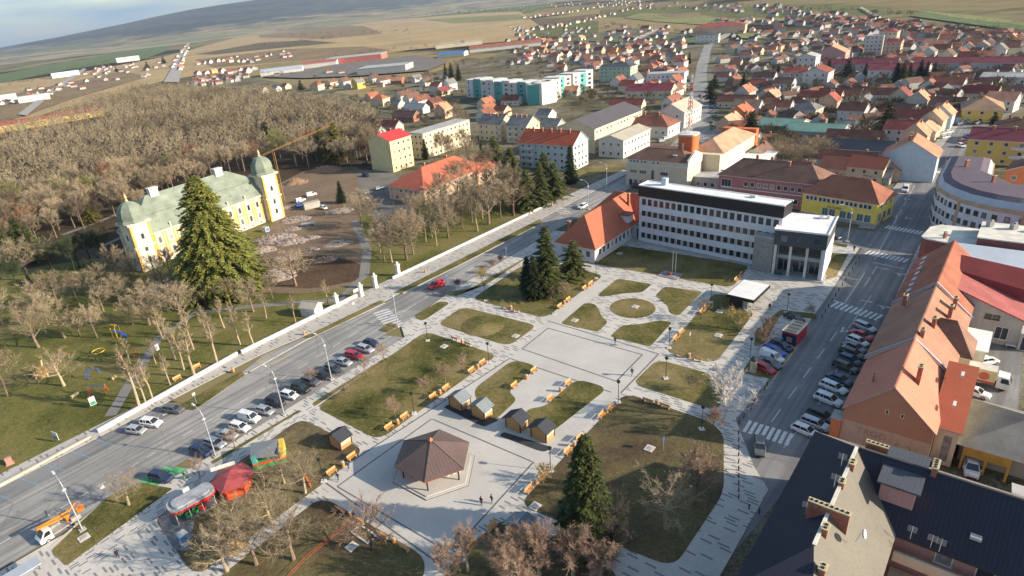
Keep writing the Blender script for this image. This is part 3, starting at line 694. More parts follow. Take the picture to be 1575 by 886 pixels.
# columned front block
before_front = set(B.o.children)
x0, x1 = W - .3, W + 11.0
b = MB(); b.box(x0, x1, -3.2, 10.5, 8.3, 12.1); B.part('upper_storey', b, M('slate_cladding', (.07, .078, .082), .7, .15, 1))
b = MB(); b.box(x0 - .1, x1 + .1, -3.3, 10.6, 12.1, 12.25); b.box(x0 - .15, x1 + .15, -3.4, -3.2, 12.1, 12.5, 1); b.box(x1 - .05, x1 + .2, -3.2, 10.6, 12.1, 12.5, 1); b.box(x0 - .2, x0 + .05, -3.2, -.4, 12.1, 12.5, 1)
front_roof = B.part('roof', b, [roof_white, roof_white])
b = MB(); b.box(x1 - 2, x1 - 1.4, 8, 9, 12.25, 13); b.box(x1 - 3.6, x1 - 2.8, 7.5, 9, 12.25, 12.8); B.part('vent', b, metal_l, front_roof)
b = MB(); b.box(x1 - .5, x1, -3.2, 10.5, -.1, 8.3); b.box(x0 + .4, x1 - .5, .4, 10.5, -.1, 8.3, 1); B.part('wall', b, [hall_wall, M('lobby_wall', (.20, .20, .20), .8)])
for x in (x0 + .25, x0 + 3.6, x0 + 7.2, x1 - .9):
    b = MB(); b.box(x, x + .55, -3.1, -2.5, -.1, 8.3); B.part('column', b, WALLS['white'])
b = MB(); b.box(x0 + .3, x1 - .5, -.5, .36, 4.0, 4.9); B.part('balcony_band', b, WALLS['white'])
b = MB()
for i in range(28): b.box(x0 + .5 + i * .36, x0 + .62 + i * .36, -.1, .36, 5.3, 8.2)
B.part('screen', b, M('bronze_screen', (.22, .17, .12), .6))
B.win([x0 + 2.2, x0 + 5.8, x0 + 9.3], 9.3, 1.5, 1.7, 'f', -3.2, [M('blue_frame', (.08, .13, .20), .4), glass_m])
B.win([x0 + 2.2, x0 + 5.7, x0 + 9.2], .2, 2.7, 3.4, 'f', .4, sill=False, name='glazed_door')
b = MB(); b.box(x0 - 1, x1 + .6, -4.4, 1, -.05, .32); b.box(x0 - .6, x1 + .4, -4.0, 1, .32, .48); B.part('entrance_steps', b, conc)
_a = R(10.5); RM = Matrix.Translation((x0, -3.2, 0)) @ Matrix.Rotation(_a, 4, 'Z') @ Matrix.Translation((-x0, 3.2, 0))
for c in B.o.children:
    if c not in before_front: c.matrix_basis = RM @ c.matrix_basis
HALL = B
# flags by the entrance
for k, (c, lb) in enumerate([((.55, .05, .06), 'red and white'), ((.05, .12, .5), 'blue'), ((.6, .6, .6), 'white')]):
    f_ = thing('flag', lb + ' flag on a slanted pole between the columns of the office entrance', 'flag', HALL.o.matrix_basis @ RM @ Vector((x0 + 4.6 + k * .8, -2.2, 3.2)), ang)
    b = MB(); b.tube([(0, 1.8, -.6), (0, -.6, 1.3)], .035, 5); b.build('flag_pole', metal_l, f_)
    b = MB(); b.face([(0, -.5, 1.2), (.1, .5, .45), (-.12, .45, -1.15), (.1, -.45, -.35)]); b.face([(0, -.5, 1.2), (.02, -.45, -.35), (-.10, .45, -1.15), (.08, .5, .45)]); b.build('flag_cloth', M('flag_' + lb.split()[0], c, .8), f_)
# ================================================================== 2. school with orange hip roof
B = Bd('school_building', 'low white school building with an orange hipped roof joining the long office block', 'school', UV(142.5, 94.5), BR)
sw = wallm('school_white', (.60, .58, .60), .2)
B.walls(0, 12.2, 0, 34, 5.2, sw); B.roof('hipy', 0, 12.2, 0, 34, 5.2, 6.6, roof_orange, .7, hip=5.0)
B.chimney(2.2, 3.2, 6, 10.2, .9, .9); B.chimney(8.8, 26, 8, 12.6, .7, .7); B.chimney(4.4, 4.6, 9, 10.6, .5, .5)
B.win(lin(1.5, 32, 13), 1.9, 1.2, 1.9, 'r', 12.2); B.win(lin(1, 11.4, 4), 1.7, 1.4, 1.9, 'f', 0)
b = MB(); b.box(9.6, 12.4, 19, 22, 6, 8.2); b.box(9.3, 12.8, 18.7, 22.3, 8.2, 8.45, 1); B.part('dormer', b, [sw, M('brown_red_trim', (.25, .08, .06), .7)], B.roof_o)
b = MB(); b.box(12.2, 16.8, 23, 34, -.1, 4.2); B.part('annex_wall', b, sw); b = MB(); b.box(12.2, 17, 22.8, 34, 4.2, 4.45); B.part('annex_roof', b, roof_flat)
B.win([13.8, 15.6], .3, 1.5, 3, 'f', 23, sill=False, name='glazed_door')
b = MB(); b.box(-3.5, 0, 24, 36, -.1, 5.2); B.part('wing_wall', b, sw)
B.roof('hipx', -4, 16.5, 24, 36, 5.2, 6.2, roof_orange, .6, name='wing_roof', hip=6)
# ================================================================== 3. beige shop house behind the hall
B = Bd('shop_building', 'beige two-storey shop house with a brown roof behind the long office block', 'building', UV(214.5, 110.3), BR)
bw = wallm('shop_beige', (.60, .53, .40))
B.walls(0, 23.5, 0, 13, 8.6, bw); B.walls(.4, 23.1, .6, 12.4, 10.4, bw, name='attic_wall', z0=8.6); B.roof('hipx', .4, 23.1, .6, 12.4, 10.4, 2.9, roof_brown, .5, hip=4.5)
b = MB(); b.box(23.1, 23.6, .3, 12.7, 8.6, 11.3); b.face([(23.62, .3, 11.3), (23.62, 12.7, 11.3), (23.62, 6.5, 13.6)]); b.face([(23.08, 12.7, 11.3), (23.08, .3, 11.3), (23.08, 6.5, 13.6)]); B.part('parapet', b, WALLS['white'])
b = MB(); b.box(-.2, 23.7, -.25, .5, 8.6, 8.95); B.part('cornice', b, frame_m)
B.win([1.6, 2.9, 4.2, 6, 7.3, 10.6, 12.2], 9.15, .8, .9, 'f', .6, sill=False); B.win([3.0, 6.8, 15], 5.2, 2.9, 1.4, 'f', 0); B.win([10.6], 3.4, 1.3, 3.6, 'f', 0); B.win([2, 4, 6.2, 8.4, 15, 17.5], .3, 1.5, 2.6, 'f', 0, sill=False, name='shop_window')
b = MB(); b.box(16.5, 18, 3, 4, 11.9, 12.2); B.part('roof_window', b, metal_l, B.roof_o)
# ================================================================== 4. orange tower house with the mast
B = Bd('fire_station', 'orange brick station with a round-cornered tower and a long cream hall behind it', 'building', UV(228, 97), BR)
om = wallm('tower_orange', (.58, .15, .05), .2)
b = MB(); b.prism(rounded([(0, 0), (6.5, 0), (6.5, 6.5), (0, 6.5)], 2.2), -.1, 16.8, 0); B.part('tower', b, om); 
b = MB(); b.prism(rounded([(-.15, -.15), (6.65, -.15), (6.65, 6.65), (-.15, 6.65)], 2.2), 16.8, 17.3, 0); B.part('tower_rim', b, WALLS['white'])
b = MB(); b.box(2.3, 2.9, -.1, .1, 10, 14.2); B.part('tower_window', b, frame_m)
b = MB(); b.box(-13, 0, .5, 9, -.1, 10.4); B.part('side_wall', b, om); b = MB(); b.box(-13.2, 0, .3, 9.2, 10.4, 10.6); b.box(-13.2, -.2, .3, .55, 10.6, 11.1); B.part('side_roof', b, [roof_brown])
b = MB(); b.box(6.5, 16, 1, 38, -.1, 10.4); B.part('hall_wall', b, [WALLS['cream']]); 
B.roof('hipy', 3, 16, 4, 38, 10.4, 3.6, roof_tan, .5)
b = MB(); b.box(2.9, 16.3, 38, 41, -.1, 12.2); B.part('gable_block', b, om)
b = MB(); b.box(16, 26, 3, 34, -.1, 4.6); B.part('canopy_wall', b, WALLS['grey']); b = MB(); b.box(16, 26.4, 2.6, 34.4, 4.6, 4.9); B.part('canopy_roof', b, roof_white)
b = MB(); b.box(10, 22, -8, 2.6, -.1, 4.2); b.box(9.8, 22.2, -8.2, 2.6, 4.2, 4.45, 1); B.part('link_block', b, [WALLS['grey'], roof_flat]); B.win(lin(11, 21, 4), 1.2, 1.3, 1.5, 'f', -8)
# lattice mast
def lattice(name, label, cat, loc, h, w0, w1, bands, mats, base=0):
    t = thing(name, label, cat, loc, R(20)); n = bands
    for k in range(n):
        b = MB(); z0, z1 = h * k / n, h * (k + 1) / n; wa, wb = w0 + (w1 - w0) * k / n, w0 + (w1 - w0) * (k + 1) / n
        for i in range(4):
            a0 = math.pi / 4 + i * math.pi / 2; a1 = a0 + math.pi / 2
            p, q = Vector((math.cos(a0) * wa, math.sin(a0) * wa, z0)), Vector((math.cos(a0) * wb, math.sin(a0) * wb, z1))
            p2, q2 = Vector((math.cos(a1) * wa, math.sin(a1) * wa, z0)), Vector((math.cos(a1) * wb, math.sin(a1) * wb, z1))
            b.tube([p, q], .09, 4)
            m_ = 2
            for j in range(m_):
                b.tube([p.lerp(q, j / m_), p2.lerp(q2, (j + 1) / m_)], .05, 3); b.tube([p2.lerp(q2, j / m_), p.lerp(q, (j + 1) / m_)], .05, 3)
        b.build('mast_section', mats[k % 2], t)
    return t
mast = lattice('radio_mast', 'tall red and white lattice radio mast on the orange tower', 'mast', UV(231.2, 93.8, 17.2), 21, 1.15, .32, 7, [M('mast_white', (.75, .74, .72), .6), M('mast_red', (.55, .06, .04), .6)])
for z, a in ((8, 0), (9, 2), (13, 4), (17, 1)):
    b = MB(); b.lathe([(.05, 0), (.42, .0), (.45, .3), (.05, .3)], 10); b.xf(Matrix.Translation((math.cos(a) * .8, math.sin(a) * .8, z)) @ Matrix.Rotation(R(90), 4, 'Y')); b.build('dish', WALLS['white'], mast)
# ================================================================== 5. long pink building, 6. yellow corner house
B = Bd('pink_building', 'long dusty-pink two-storey building with a brown hipped roof behind the office block', 'building', UV(211, 74.5), R(-44 - 3))
pk = wallm('dusty_pink', (.42, .17, .16)); B.walls(0, 31, 0, 13, 8.8, pk); B.roof('hipx', 0, 31, 0, 13, 8.8, 4.2, roof_brown, .5, hip=5)
B.win(lin(8, 30.5, 11), 5.6, 1.3, 1.5, 'f', 0); B.win(lin(9, 30.5, 9), 1.6, 1.5, 1.6, 'f', 0); B.win([2.6], 4.8, 3.4, 2.6, 'f', 0); B.win([2.6], 1, 3.4, 2.6, 'f', 0)
B.chimney(9, 8, 11.5, 14); B.chimney(20, 5, 11, 13.6); B.chimney(14, 7, 12, 14)
b = MB(); b.box(1.2, 31, -.2, .02, 4.4, 4.7); B.part('string_course', b, frame_m)
yl = wallm('shop_yellow', (.84, .66, .13), .15)
P0 = at(1236, 292, 7.6); Pd = at(1350, 312, 7.2) - P0; a2 = math.atan2(Pd.y, Pd.x); W2 = 20.6
B = Bd('yellow_building', 'bright yellow corner building with an orange hipped roof and blue windows in threes', 'building', (P0.x, P0.y, 0), a2)
B.walls(0, W2, 0, 11.5, 7.2, yl); B.roof('hipx', 0, W2, 0, 11.5, 7.2, 4.4, roof_new, .7, hip=5)
bf = M('dark_blue_frame', (.03, .05, .18), .4)
for c in lin(.8, W2 - 1.2, 5): B.win([c - 1.15, c, c + 1.15], 4.9, .95, 1.25, 'f', 0, [frame_m, M('deep_blue_glass', (.012, .022, .10), .15, .2, spec=.7)])
for c in (8.0, 13, 17.6): B.win([c - 1, c + 1], 1.0, 1.7, 2.2, 'f', 0, [frame_m, M('teal_glass', (.08, .16, .18), .15, .2, spec=.7)], name='shop_window')
b = MB(); b.box(-.1, W2 + .1, -.5, -.01, -.1, .9); B.part('plinth', b, conc); B.win(lin(1, 10.5, 3), 1, 2, 2.4, 'r', W2); B.win(lin(1, 10.5, 3), 4.9, 1, 1.2, 'r', W2)
text_mesh('La Luna', 1.25, .03, M('sign_ink', (.10, .06, .03), .6), B.o, (9.3, -.06, 3.45), shear=.35)
b = MB(); b.box(5, 5.3, 3, 3.3, 9.4, 9.8); b.box(12, 12.3, 3, 3.3, 9.4, 9.8); B.part('roof_vent', b, metal_d, B.roof_o)
# ================================================================== 7. curved white building at the right
pl = [(241, 16.5), (218, 16.2), (211, 15.0), (205.5, 12), (201, 8), (198, 3), (196.5, -2), (196.5, -24), (213, -24), (214, -1), (224, 5), (241, 5.5)]
o0 = UV(196.5, -2); T = Bd('curved_building', 'white building with a curved street front, tan bands and a plum mansard roof', 'building', o0, 0)
def loc(l, o=o0): return [tuple((UV(*p) - o)[:2]) for p in l]
pw = loc(pl); cx_ = sum(p[0] for p in pw) / len(pw); cy_ = sum(p[1] for p in pw) / len(pw)
b = MB(); b.prism(pw, -.1, 10.2); T.part('wall', b, wallm('cool_white', (.62, .64, .68), .15))
def inset(poly, d):
    n = len(poly); ar = sum(poly[i][0] * poly[(i + 1) % n][1] - poly[(i + 1) % n][0] * poly[i][1] for i in range(n)); sgn = 1 if ar > 0 else -1; out = []
    for i in range(n):
        p, a, c = Vector(poly[i]), Vector(poly[i - 1]), Vector(poly[(i + 1) % n])
        e1, e2 = (p - a).normalized(), (c - p).normalized(); n1, n2 = Vector((-e1.y, e1.x)) * sgn, Vector((-e2.y, e2.x)) * sgn; k = (n1 + n2)
        k = k / max(.3, k.length_squared / 2) if k.length > 1e-6 else n1; out.append(tuple(p + k * d))
    return out
b = MB(); b.prism(inset(pw, -.35), 9.6, 10.6); T.part('eaves_band', b, M('tan_band', (.48, .33, .22), .8))
p1, p2 = inset(pw, .9), inset(pw, 2.6); b = MB(); n = len(pw)
for i in range(n):
    q = [(*pw[i], 10.6), (*pw[(i + 1) % n], 10.6), (*p1[(i + 1) % n], 12.2), (*p1[i], 12.2)]; b.face(q, 1)
    q = [(*p1[i], 12.2), (*p1[(i + 1) % n], 12.2), (*p2[(i + 1) % n], 13.0), (*p2[i], 13.0)]; b.face(q, 0)
b.face([(*p, 13.0) for p in p2], 0); b.mi
plum = roofmat('plum_sheet', (.13, .10, .12), .12, .8, .03, True, .65, .3)
T.roof_o = T.part('roof', b, [plum, M('zinc', (.38, .42, .47), .5, .1)])
T.chimney(*loc([(212, 4)])[0], 12.8, 14.6); T.chimney(*loc([(226, 11)])[0], 12.8, 14.8)
b = MB()
for q in loc([(203, 9.2), (196.4, -4), (196.4, -11.5), (196.4, -19)]): b.prism([(q[0] - .5, q[1] - .5), (q[0] + .5, q[1] - .5), (q[0] + .5, q[1] + .5), (q[0] - .5, q[1] + .5)], -.1, 9.6)
T.part('pilasters', b, M('tan_band', (.48, .33, .22), .8))
def facewins(T, a, c, n, z, w, h, mats=None, o=o0):
    A, C = UV(*a) - o, UV(*c) - o; d = C - A; an = math.atan2(d.y, d.x)
    T.win([0], z, w, h, 'f', 0, mats); 
    first = T.o.children[-1]; first.location = A + d * (.5 / n) + Vector((0, 0, z)); first.rotation_euler = (0, 0, an)
    for i in range(1, n): q = link('window', first.data, T.o); q.location = A + d * ((i + .5) / n) + Vector((0, 0, z)); q.rotation_euler = (0, 0, an)
for z in (1.2, 4.2, 7.3):
    for a, c, n in (((218, 16.2), (211, 15), 3), ((211, 15), (205.5, 12), 3), ((205.5, 12), (201, 8), 3), ((201, 8), (198, 3), 3), ((198, 3), (196.5, -2), 2), ((196.5, -2), (196.5, -23), 7)): facewins(T, a, c, n, z, 1.1, 1.3, [framed_m, glass_m])
# ================================================================== 8. white-roofed house at the corner
pl = [(184, 12.8), (176.5, 13.6), (175.2, 12.5), (173.5, 3.6), (173.5, -26), (186, -26), (186.5, 11)]
o8 = UV(174, 0); T = Bd('corner_building', 'dark red corner building with a worn white flat roof beside the crossing', 'building', o8, 0)
pw = loc(pl, o8); dr = wallm('dark_red', (.25, .09, .075), .3); b = MB(); b.prism(pw, -.1, 7.9); T.part('wall', b, dr)
b = MB(); b.prism(inset(pw, -.2), 7.9, 8.2, 1, 0); 
worn = M('worn_white_roof', (.60, .58, .50), .85, .22, .35); T.roof_o = T.part('roof', b, [worn, WALLS['white']])
b = MB(); q = loc([(174, 3.4), (174, -26), (185.6, -26), (185.6, 3.4)], o8); b.prism(q, 8.2, 10.2, 0, 1); b.prism(inset(q, -.15), 10.2, 10.45, 2, 1); T.part('raised_block', b, [dr, worn, WALLS['white']])
for k in range(6):
    b = MB(); x, y = loc([(182.5, 2 - k * 4.2)], o8)[0]; b.cbox((x, y, 11.1), (1.1, 1.1, 1.1)); b.cbox((x + .3, y, 11.8), (.5, .5, .4)); T.part('roof_unit', b, [conc])
T.chimney(*loc([(177, 9.4)], o8)[0], 8, 9.6, .5, .5)
facewins(T, (173.42, 2), (173.42, -10), 3, 4.2, 1.1, 2.4, [metal_d, M('teal_glass', (.08, .16, .18), .15)], o8)
# ================================================================== 9. long terracotta row house, 10. salmon gable house
B = Bd('row_building', 'long row house with a brown-orange ridge roof and skylights beside the parked cars', 'building', UV(113.6, 12.6), BR)
B.walls(0, 11.6, 0, 49, 7.4, WALLS['peach'], 'y', 5)
B.roof('gabley', 0, 11.6, 24, 49, 7.4, 5.4, roofmat('row_tiles', (.33, .115, .07), .25), .35, name='far_roof')
B.roof('gabley', 0, 11.6, .2, 24, 7.4, 5.0, roofmat('row_tiles_b', (.34, .175, .115), .2), .35)
fl_ = M('blue_grey_flashing', (.33, .36, .42), .5)
for y_, z_ in ((24, 12.4), (.05, 12.0)):
    b = MB()
    for x_ in (-.5, 12.1): b.prism([(x_, 6.6), (5.8, z_ + .1), (5.8, z_ + .75), (x_, 7.35)], y_, y_ + .4)
    b.xf(Matrix(((1, 0, 0, 0), (0, 0, 1, 0), (0, 1, 0, 0), (0, 0, 0, 1)))); B.part('parapet', b, fl_)
for y in lin(26, 48, 7):
    b = MB(); b.box(0, .9, -.7, .7, 0, .12); b.xf(Matrix.Translation((1.2, y, 8.7)) @ Matrix.Rotation(-math.atan(5.4 / 5.8), 4, 'Y')); B.part('skylight', b, metal_l, B.roof_o)
for x, y in ((7.4, 9), (9, 16.5), (9.2, 20.5), (6.5, 3), (2, 18)): B.chimney(x, y, 10, 13.4 - abs(x - 5.8) * .35, .6, 1.0)
b = MB(); b.box(6.2, 13.4, 8.4, 15, -.1, 7.2); B.part('wing_wall', b, WALLS['cream']); B.roof('hipx', 5.0, 13.4, 8.2, 15.2, 7.2, 4.4, roofmat('umber_tiles', (.22, .125, .09), .3), .3, name='wing_roof', hip=3)
b = MB(); b.box(11.6, 15.2, 15.2, 23.5, -.1, 5.2); b.box(11.6, 15.5, 15.2, 23.7, 5.2, 5.4, 1); B.part('white_annex', b, [WALLS['white'], roof_white])
B.win(lin(1, 48, 14), 4.2, 1.1, 1.6, 'l', 0); B.win(lin(1, 48, 12), .8, 1.8, 2.0, 'l', 0, name='shop_window')
B = Bd('gable_building', 'salmon-roofed house whose brown and peach gable end carries faded lettering', 'building', UV(97.2, 12.4), BR)
B.walls(0, 11.4, 0, 16.3, 4.6, M('faded_peach', (.50, .37, .26), .9, .1, .8, streak=.3))
B.walls(0, 11.4, 0, 16.3, 6.8, M('gable_brown', (.42, .225, .135), .9, .06, .5), 'y', 5.6, name='gable_wall', z0=4.6)
B.roof('gabley', 0, 11.4, 0, 16.3, 6.8, 5.7, roofmat('salmon_row', (.56, .22, .145), .08, .34, .02), .3, trim=M('blue_grey_flashing', (.33, .36, .42), .5))
B.win([5.4, 7.3], 7.6, .45, .8, 'f', 0, [WALLS['cream'], glass_m], sill=False)
ink = M('faded_ink', (.40, .24, .17), .9)
text_mesh('TRGO', 1.45, .02, ink, B.o, (4.1, -.04, 2.9)); text_mesh('5 3', 1.9, .02, ink, B.o, (8.2, -.04, 1.7))
B.chimney(7.8, 6.4, 9, 13.4, .6, 1.1); B.chimney(2.4, 5.2, 8, 10.6, .25, .25)
B.win(lin(.6, 15.8, 5), .8, 1.7, 2, 'l', 0, name='shop_window')
b = MB(); b.box(-1.4, -.05, -.4, 1.8, -.1, 4.4); b.box(-1.55, 0, -.55, 1.95, 4.4, 4.6, 1); B.part('kiosk_porch', b, [WALLS['orange'], conc])
b = MB(); b.box(-1.47, -1.42, -.1, 1.5, 1.5, 3.9); B.part('sign_board', b, WALLS['white'])
B = Bd('back_wing', 'cream rear wing with a steep orange-red roof behind the salmon gable house', 'building', UV(99.6, .9), BR)
B.walls(0, 2.6, 0, 14.6, 6.3, WALLS['cream']); b = MB()
b.face([(-.9, -.3, 6.4), (3, -.3, 6.4), (3, 15, 9.6), (-.9, 15, 9.6)]); b.face([(-.9, -.3, 6.2), (-.9, 15, 9.4), (3, 15, 9.4), (3, -.3, 6.2)]); b.face([(-.9, -.3, 6.2), (3, -.3, 6.2), (3, -.3, 6.4), (-.9, -.3, 6.4)], 1); b.face([(3, -.3, 6.2), (3, 15, 9.4), (3, 15, 9.6), (3, -.3, 6.4)], 1); b.face([(3, 15, 9.4), (-.9, 15, 9.4), (-.9, 15, 9.6), (3, 15, 9.6)], 1); b.face([(-.9, 15, 9.4), (-.9, -.3, 6.2), (-.9, -.3, 6.4), (-.9, 15, 9.6)], 1)
B.roof_o = B.part('roof', b, [roofmat('wing_tiles', (.42, .115, .06), .08, .34, .02), M('blue_grey_flashing', (.33, .36, .42), .5)])
b = MB(); b.face([(2.62, 0, 6.3), (2.62, 14.6, 6.3), (2.62, 14.6, 9.4)]); b.face([(0, 14.62, 6.3), (2.6, 14.62, 6.3), (2.6, 14.62, 9.4), (0, 14.62, 9.4)][::-1]); B.part('side_gable', b, WALLS['cream'])
B.win([1.5], .6, 1.2, 4.8, 'f', 0, [frame_m, glass_m], name='tall_window')
for y in (4, 11): b = MB(); b.box(1.0, 1.4, y - .7, y + .7, 7.4 + y * .2, 7.8 + y * .2); B.part('roof_vent', b, WALLS['white'], B.roof_o)
# ================================================================== 11. grey workshop with dull red roof, 12. white sheds behind
B = Bd('workshop_building', 'grey rendered workshop with a dull red lean-to roof facing the yard', 'building', UV(143.6, 6.3), BR)
gm = wallm('warm_grey', (.42, .41, .39), .3); b = MB(); b.prism([(0, -.1), (13.2, -.1), (13.2, 5.6), (0, 10.8)], 0, 15); b.xf(Matrix(((1, 0, 0, 0), (0, 0, 1, 0), (0, 1, 0, 0), (0, 0, 0, 1)))); B.part('wall', b, gm)
b = MB(); b.box(-.3, 14.6, -.3, 15.3, 0, .2); b.xf(Matrix.Translation((0, 0, 10.95)) @ Matrix.Rotation(math.atan(5.2 / 13.2), 4, 'Y')); B.roof_o = B.part('roof', b, roofmat('dull_red_sheet', (.36, .11, .10), .2, .5, .02, True))
b = MB(); b.face([(-.2, 8, 11.0), (14, 8, 8.4), (14, 15.4, 9.9), (-.2, 15.4, 11.5)]); b.face([(14, 15.4, 9.9), (14, 8, 8.4), (-.2, 8, 11.0), (-.2, 15.4, 11.5)]); b.face([(14, 8, 5.2), (14, 15.4, 5.2), (14, 15.4, 9.9), (14, 8, 8.4)]); b.face([(-.2, 8, 10.8), (14, 8, 5.2), (14, 8, 8.4), (-.2, 8, 11.0)]); B.part('upper_roof', b, roofmat('maroon_cover', (.24, .05, .055), .15, .5, .02, True))
B.win([3.4, 4.6], 6.2, 1.1, 1.4, 'f', 0, [framed_m, glass_m]); B.win([8.0, 9.2], 5.0, 1.0, 1.0, 'f', 0, [framed_m, glass_m]); B.win([10.5], 1.2, 2.0, 2.6, 'f', 0)
b = MB(); b.box(13.2, 15.0, -.8, 3, -.1, 3.6); B.part('porch', b, gm); B.win([14.1], .2, 1.2, 2.8, 'f', -.8, sill=False, name='glazed_door')
B = Bd('white_shed', 'low white-roofed hall behind the dull red workshop roof', 'building', UV(159.5, 7.5), BR)
b = MB(); b.box(0, 32, 0, 12.5, -.1, 7.0); B.part('wall', b, wallm('shed_white', (.60, .62, .64), .1)); b = MB(); b.box(-.2, 32, -.3, 6, 7.0, 7.6); b.face([(-.2, 6, 7.0), (32, 6, 7.0), (32, 12.7, 9.2), (-.2, 12.7, 9.2)]); B.part('roof', b, M('pale_blue_roofing', (.55, .60, .64), .6, .08, .3))
# ================================================================== 13. dark L-shaped roof, bottom right
B = Bd('courtyard_building', 'large L-shaped building with dark ribbed roofs, brick chimneys and galleried courtyard front', 'building', UV(44, 13.9), BR)
# local: x = 13.9 - v, y = u - 44
ye, h0, zr = 41.5, 9.0, 15.0
b = MB(); b.box(.5, 11.6, .5, 41, -.1, 8.8); b.box(11.6, 60, 27.3, 41, -.1, 8.8); B.part('wall', b, wallm('court_pink', (.45, .24, .20), .3))
b = MB(); yr = 32.5; xr = 6.2
def rf(pts, mi=0):
    v = [Vector(p) for p in pts]
    if (v[1] - v[0]).cross(v[2] - v[0]).z < 0: v = v[::-1]
    i = min(range(len(v)), key=lambda i: v[i].z + v[(i + 1) % len(v)].z); v = v[i:] + v[:i]; b.face(v, mi)
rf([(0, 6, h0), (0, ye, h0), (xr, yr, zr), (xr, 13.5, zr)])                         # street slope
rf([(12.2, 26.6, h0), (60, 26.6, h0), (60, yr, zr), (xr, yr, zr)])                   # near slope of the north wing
rf([(0, ye, h0), (60, ye, h0), (60, yr, zr), (xr, yr, zr)], 2)                       # far slope, paler to paint in the sunlight
rf([(12.2, -8, h0), (12.2, 26.6, h0), (xr, yr, zr), (xr, 13.5, zr)], 1)             # court slope, sunlight painted in as a paler sheet
rf([(0, 6, h0), (xr, 13.5, zr), (-6, -4, h0)], 0); rf([(12.2, -8, h0), (xr, 13.5, zr), (-6, -4, h0)], 0)
b.face([(0, 6, h0), (0, 6, h0 - .3), (0, ye, h0 - .3), (0, ye, h0)], 3); b.face([(12.2, 26.6, h0), (12.2, 26.6, h0 - .3), (60, 26.6, h0 - .3), (60, 26.6, h0)], 3); b.face([(12.2, -8, h0), (12.2, -8, h0 - .3), (12.2, 26.6, h0 - .3), (12.2, 26.6, h0)], 3); b.face([(0, ye, h0 - .3), (60, ye, h0 - .3), (60, ye, h0), (0, ye, h0)], 3)
b.box(xr - .18, xr + .18, 13.5, yr, zr - .05, zr + .12, 4); b.box(xr, 60, yr - .15, yr + .15, zr - .05, zr + .1, 3)
dk = roofmat('shaded_dark_sheet', (.028, .030, .046), .1, .42, .02, True, .75, .6); db = roofmat('sunlit_court_sheet', (.155, .142, .115), .08, .42, .02, True, .6, .4); fs = roofmat('sunlit_far_sheet', (.20, .18, .16), .08, .42, .02, True, .6, .4)  # dark roofing; sunlit slopes painted paler, light put into their colour
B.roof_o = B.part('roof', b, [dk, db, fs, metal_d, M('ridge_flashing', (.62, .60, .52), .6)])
B.chimney(xr + .3, 28.6, 14, 15.5, .55, 1.1); B.chimney(xr + .1, 24.5, 14, 15.5, .55, .9); B.chimney(xr, 19.2, 12.4, 15.7, 4.0, .6); B.chimney(xr + .4, 16.2, 14, 15.5, .55, 1.0); B.chimney(xr + 1.4, 11.5, 12, 14.6, .6, 1.0)
B.chimney(8.0, ye - 2.6, 9, 11.8, 3.0, .6); B.chimney(14.0, 33, 13, 15.7, .55, 1.9); B.chimney(24, 35, 13, 15.6, 1.7, .8); B.chimney(29.8, 35, 13, 15.6, 1.9, .8)
b = MB(); b.box(9.6, 13.0, 28.9, 35.5, 11.0, 14.1, 0)
b.box(9.2, 13.4, 28.2, 36, 14.1, 14.35, 1); D_ = B.part('dormer', b, [WALLS['pink'], roofmat('dormer_sheet', (.085, .094, .11), .08, .42, .02, True, .6, .5)], B.roof_o)
b = MB(); b.box(18.4, 19.4, 28.2, 29.3, 10.9, 11.3); B.part('roof_window', b, metal_l, B.roof_o)
b = MB(); b.lathe([(.0, .0), (.45, .12), (.5, .3), (.0, .22)], 14); b.xf(Matrix.Translation((9.6, 18.6, 14.4)) @ Matrix.Rotation(R(70), 4, 'Y')); b.tube([(9.2, 18.6, 13), (9.5, 18.6, 14.4)], .04, 4); B.part('satellite_dish', b, WALLS['white'])
for x, y, z in ((xr - .7, 27.8, 15), (xr - .5, 23.6, 15), (4, 19.6, 13), (13.5, 26.4, 9.4), (15.4, 26.4, 9.2), (16.2, 26.3, 9.2)):
    b = MB(); b.tube([(x, y, z), (x, y, z + 1.9)], .03, 4)
    for k in range(5): b.tube([(x - .45, y, z + 1.1 + k * .18), (x + .45, y, z + 1.1 + k * .18)], .015, 3)
    B.part('antenna', b, metal_l)
cr = M('cream_gallery', (.60, .50, .34), .85, .1); 
for k, z in enumerate((6.6, 3.9, 1.2)):
    b = MB(); b.box(12.4, 60, 25.2 - k * 1.9, 26.9, z - .25, z, 0); b.box(12.4, 60, 25.2 - k * 1.9, 25.6 - k * 1.9, z, z + .95, 0); B.part('gallery', b, cr)
    B.win(lin(15, 44, 8), z + .2, 1.6, 1.6, 'f', 27.28)
# ================================================================== 14. old grey tiled sheds at the right edge
B = Bd('old_shed', 'old tiled shed with weathered grey-brown roof above a yellow-framed garage', 'shed', UV(99.2, -2.2), BR)
B.walls(0, 26, 3, 13, 4.4, WALLS['grey']); B.roof('hipx', 0, 26, 1.2, 14, 4.4, 3.2, roofmat('weathered_tiles', (.23, .22, .19), .25), .5, hip=7)
b = MB(); b.box(.4, 5.8, .8, 1.15, 2.6, 4.1, 0); b.box(.4, .7, .8, 1.15, 0, 2.6, 0); b.box(3, 3.3, .8, 1.15, 0, 2.6, 0); b.box(5.5, 5.8, .8, 1.15, 0, 2.6, 0); B.part('garage_frame', b, M('ochre_paint', (.48, .30, .05), .7))
B = Bd('outbuilding', 'small cream outbuilding with a pale sheet roof at the right edge of the photo', 'shed', UV(88, -8.6), BR)
B.walls(0, 18, 0, 7, 3.6, WALLS['cream']); B.roof('gablex', 0, 18, 0, 7, 3.6, 1.0, roof_flat, .4)
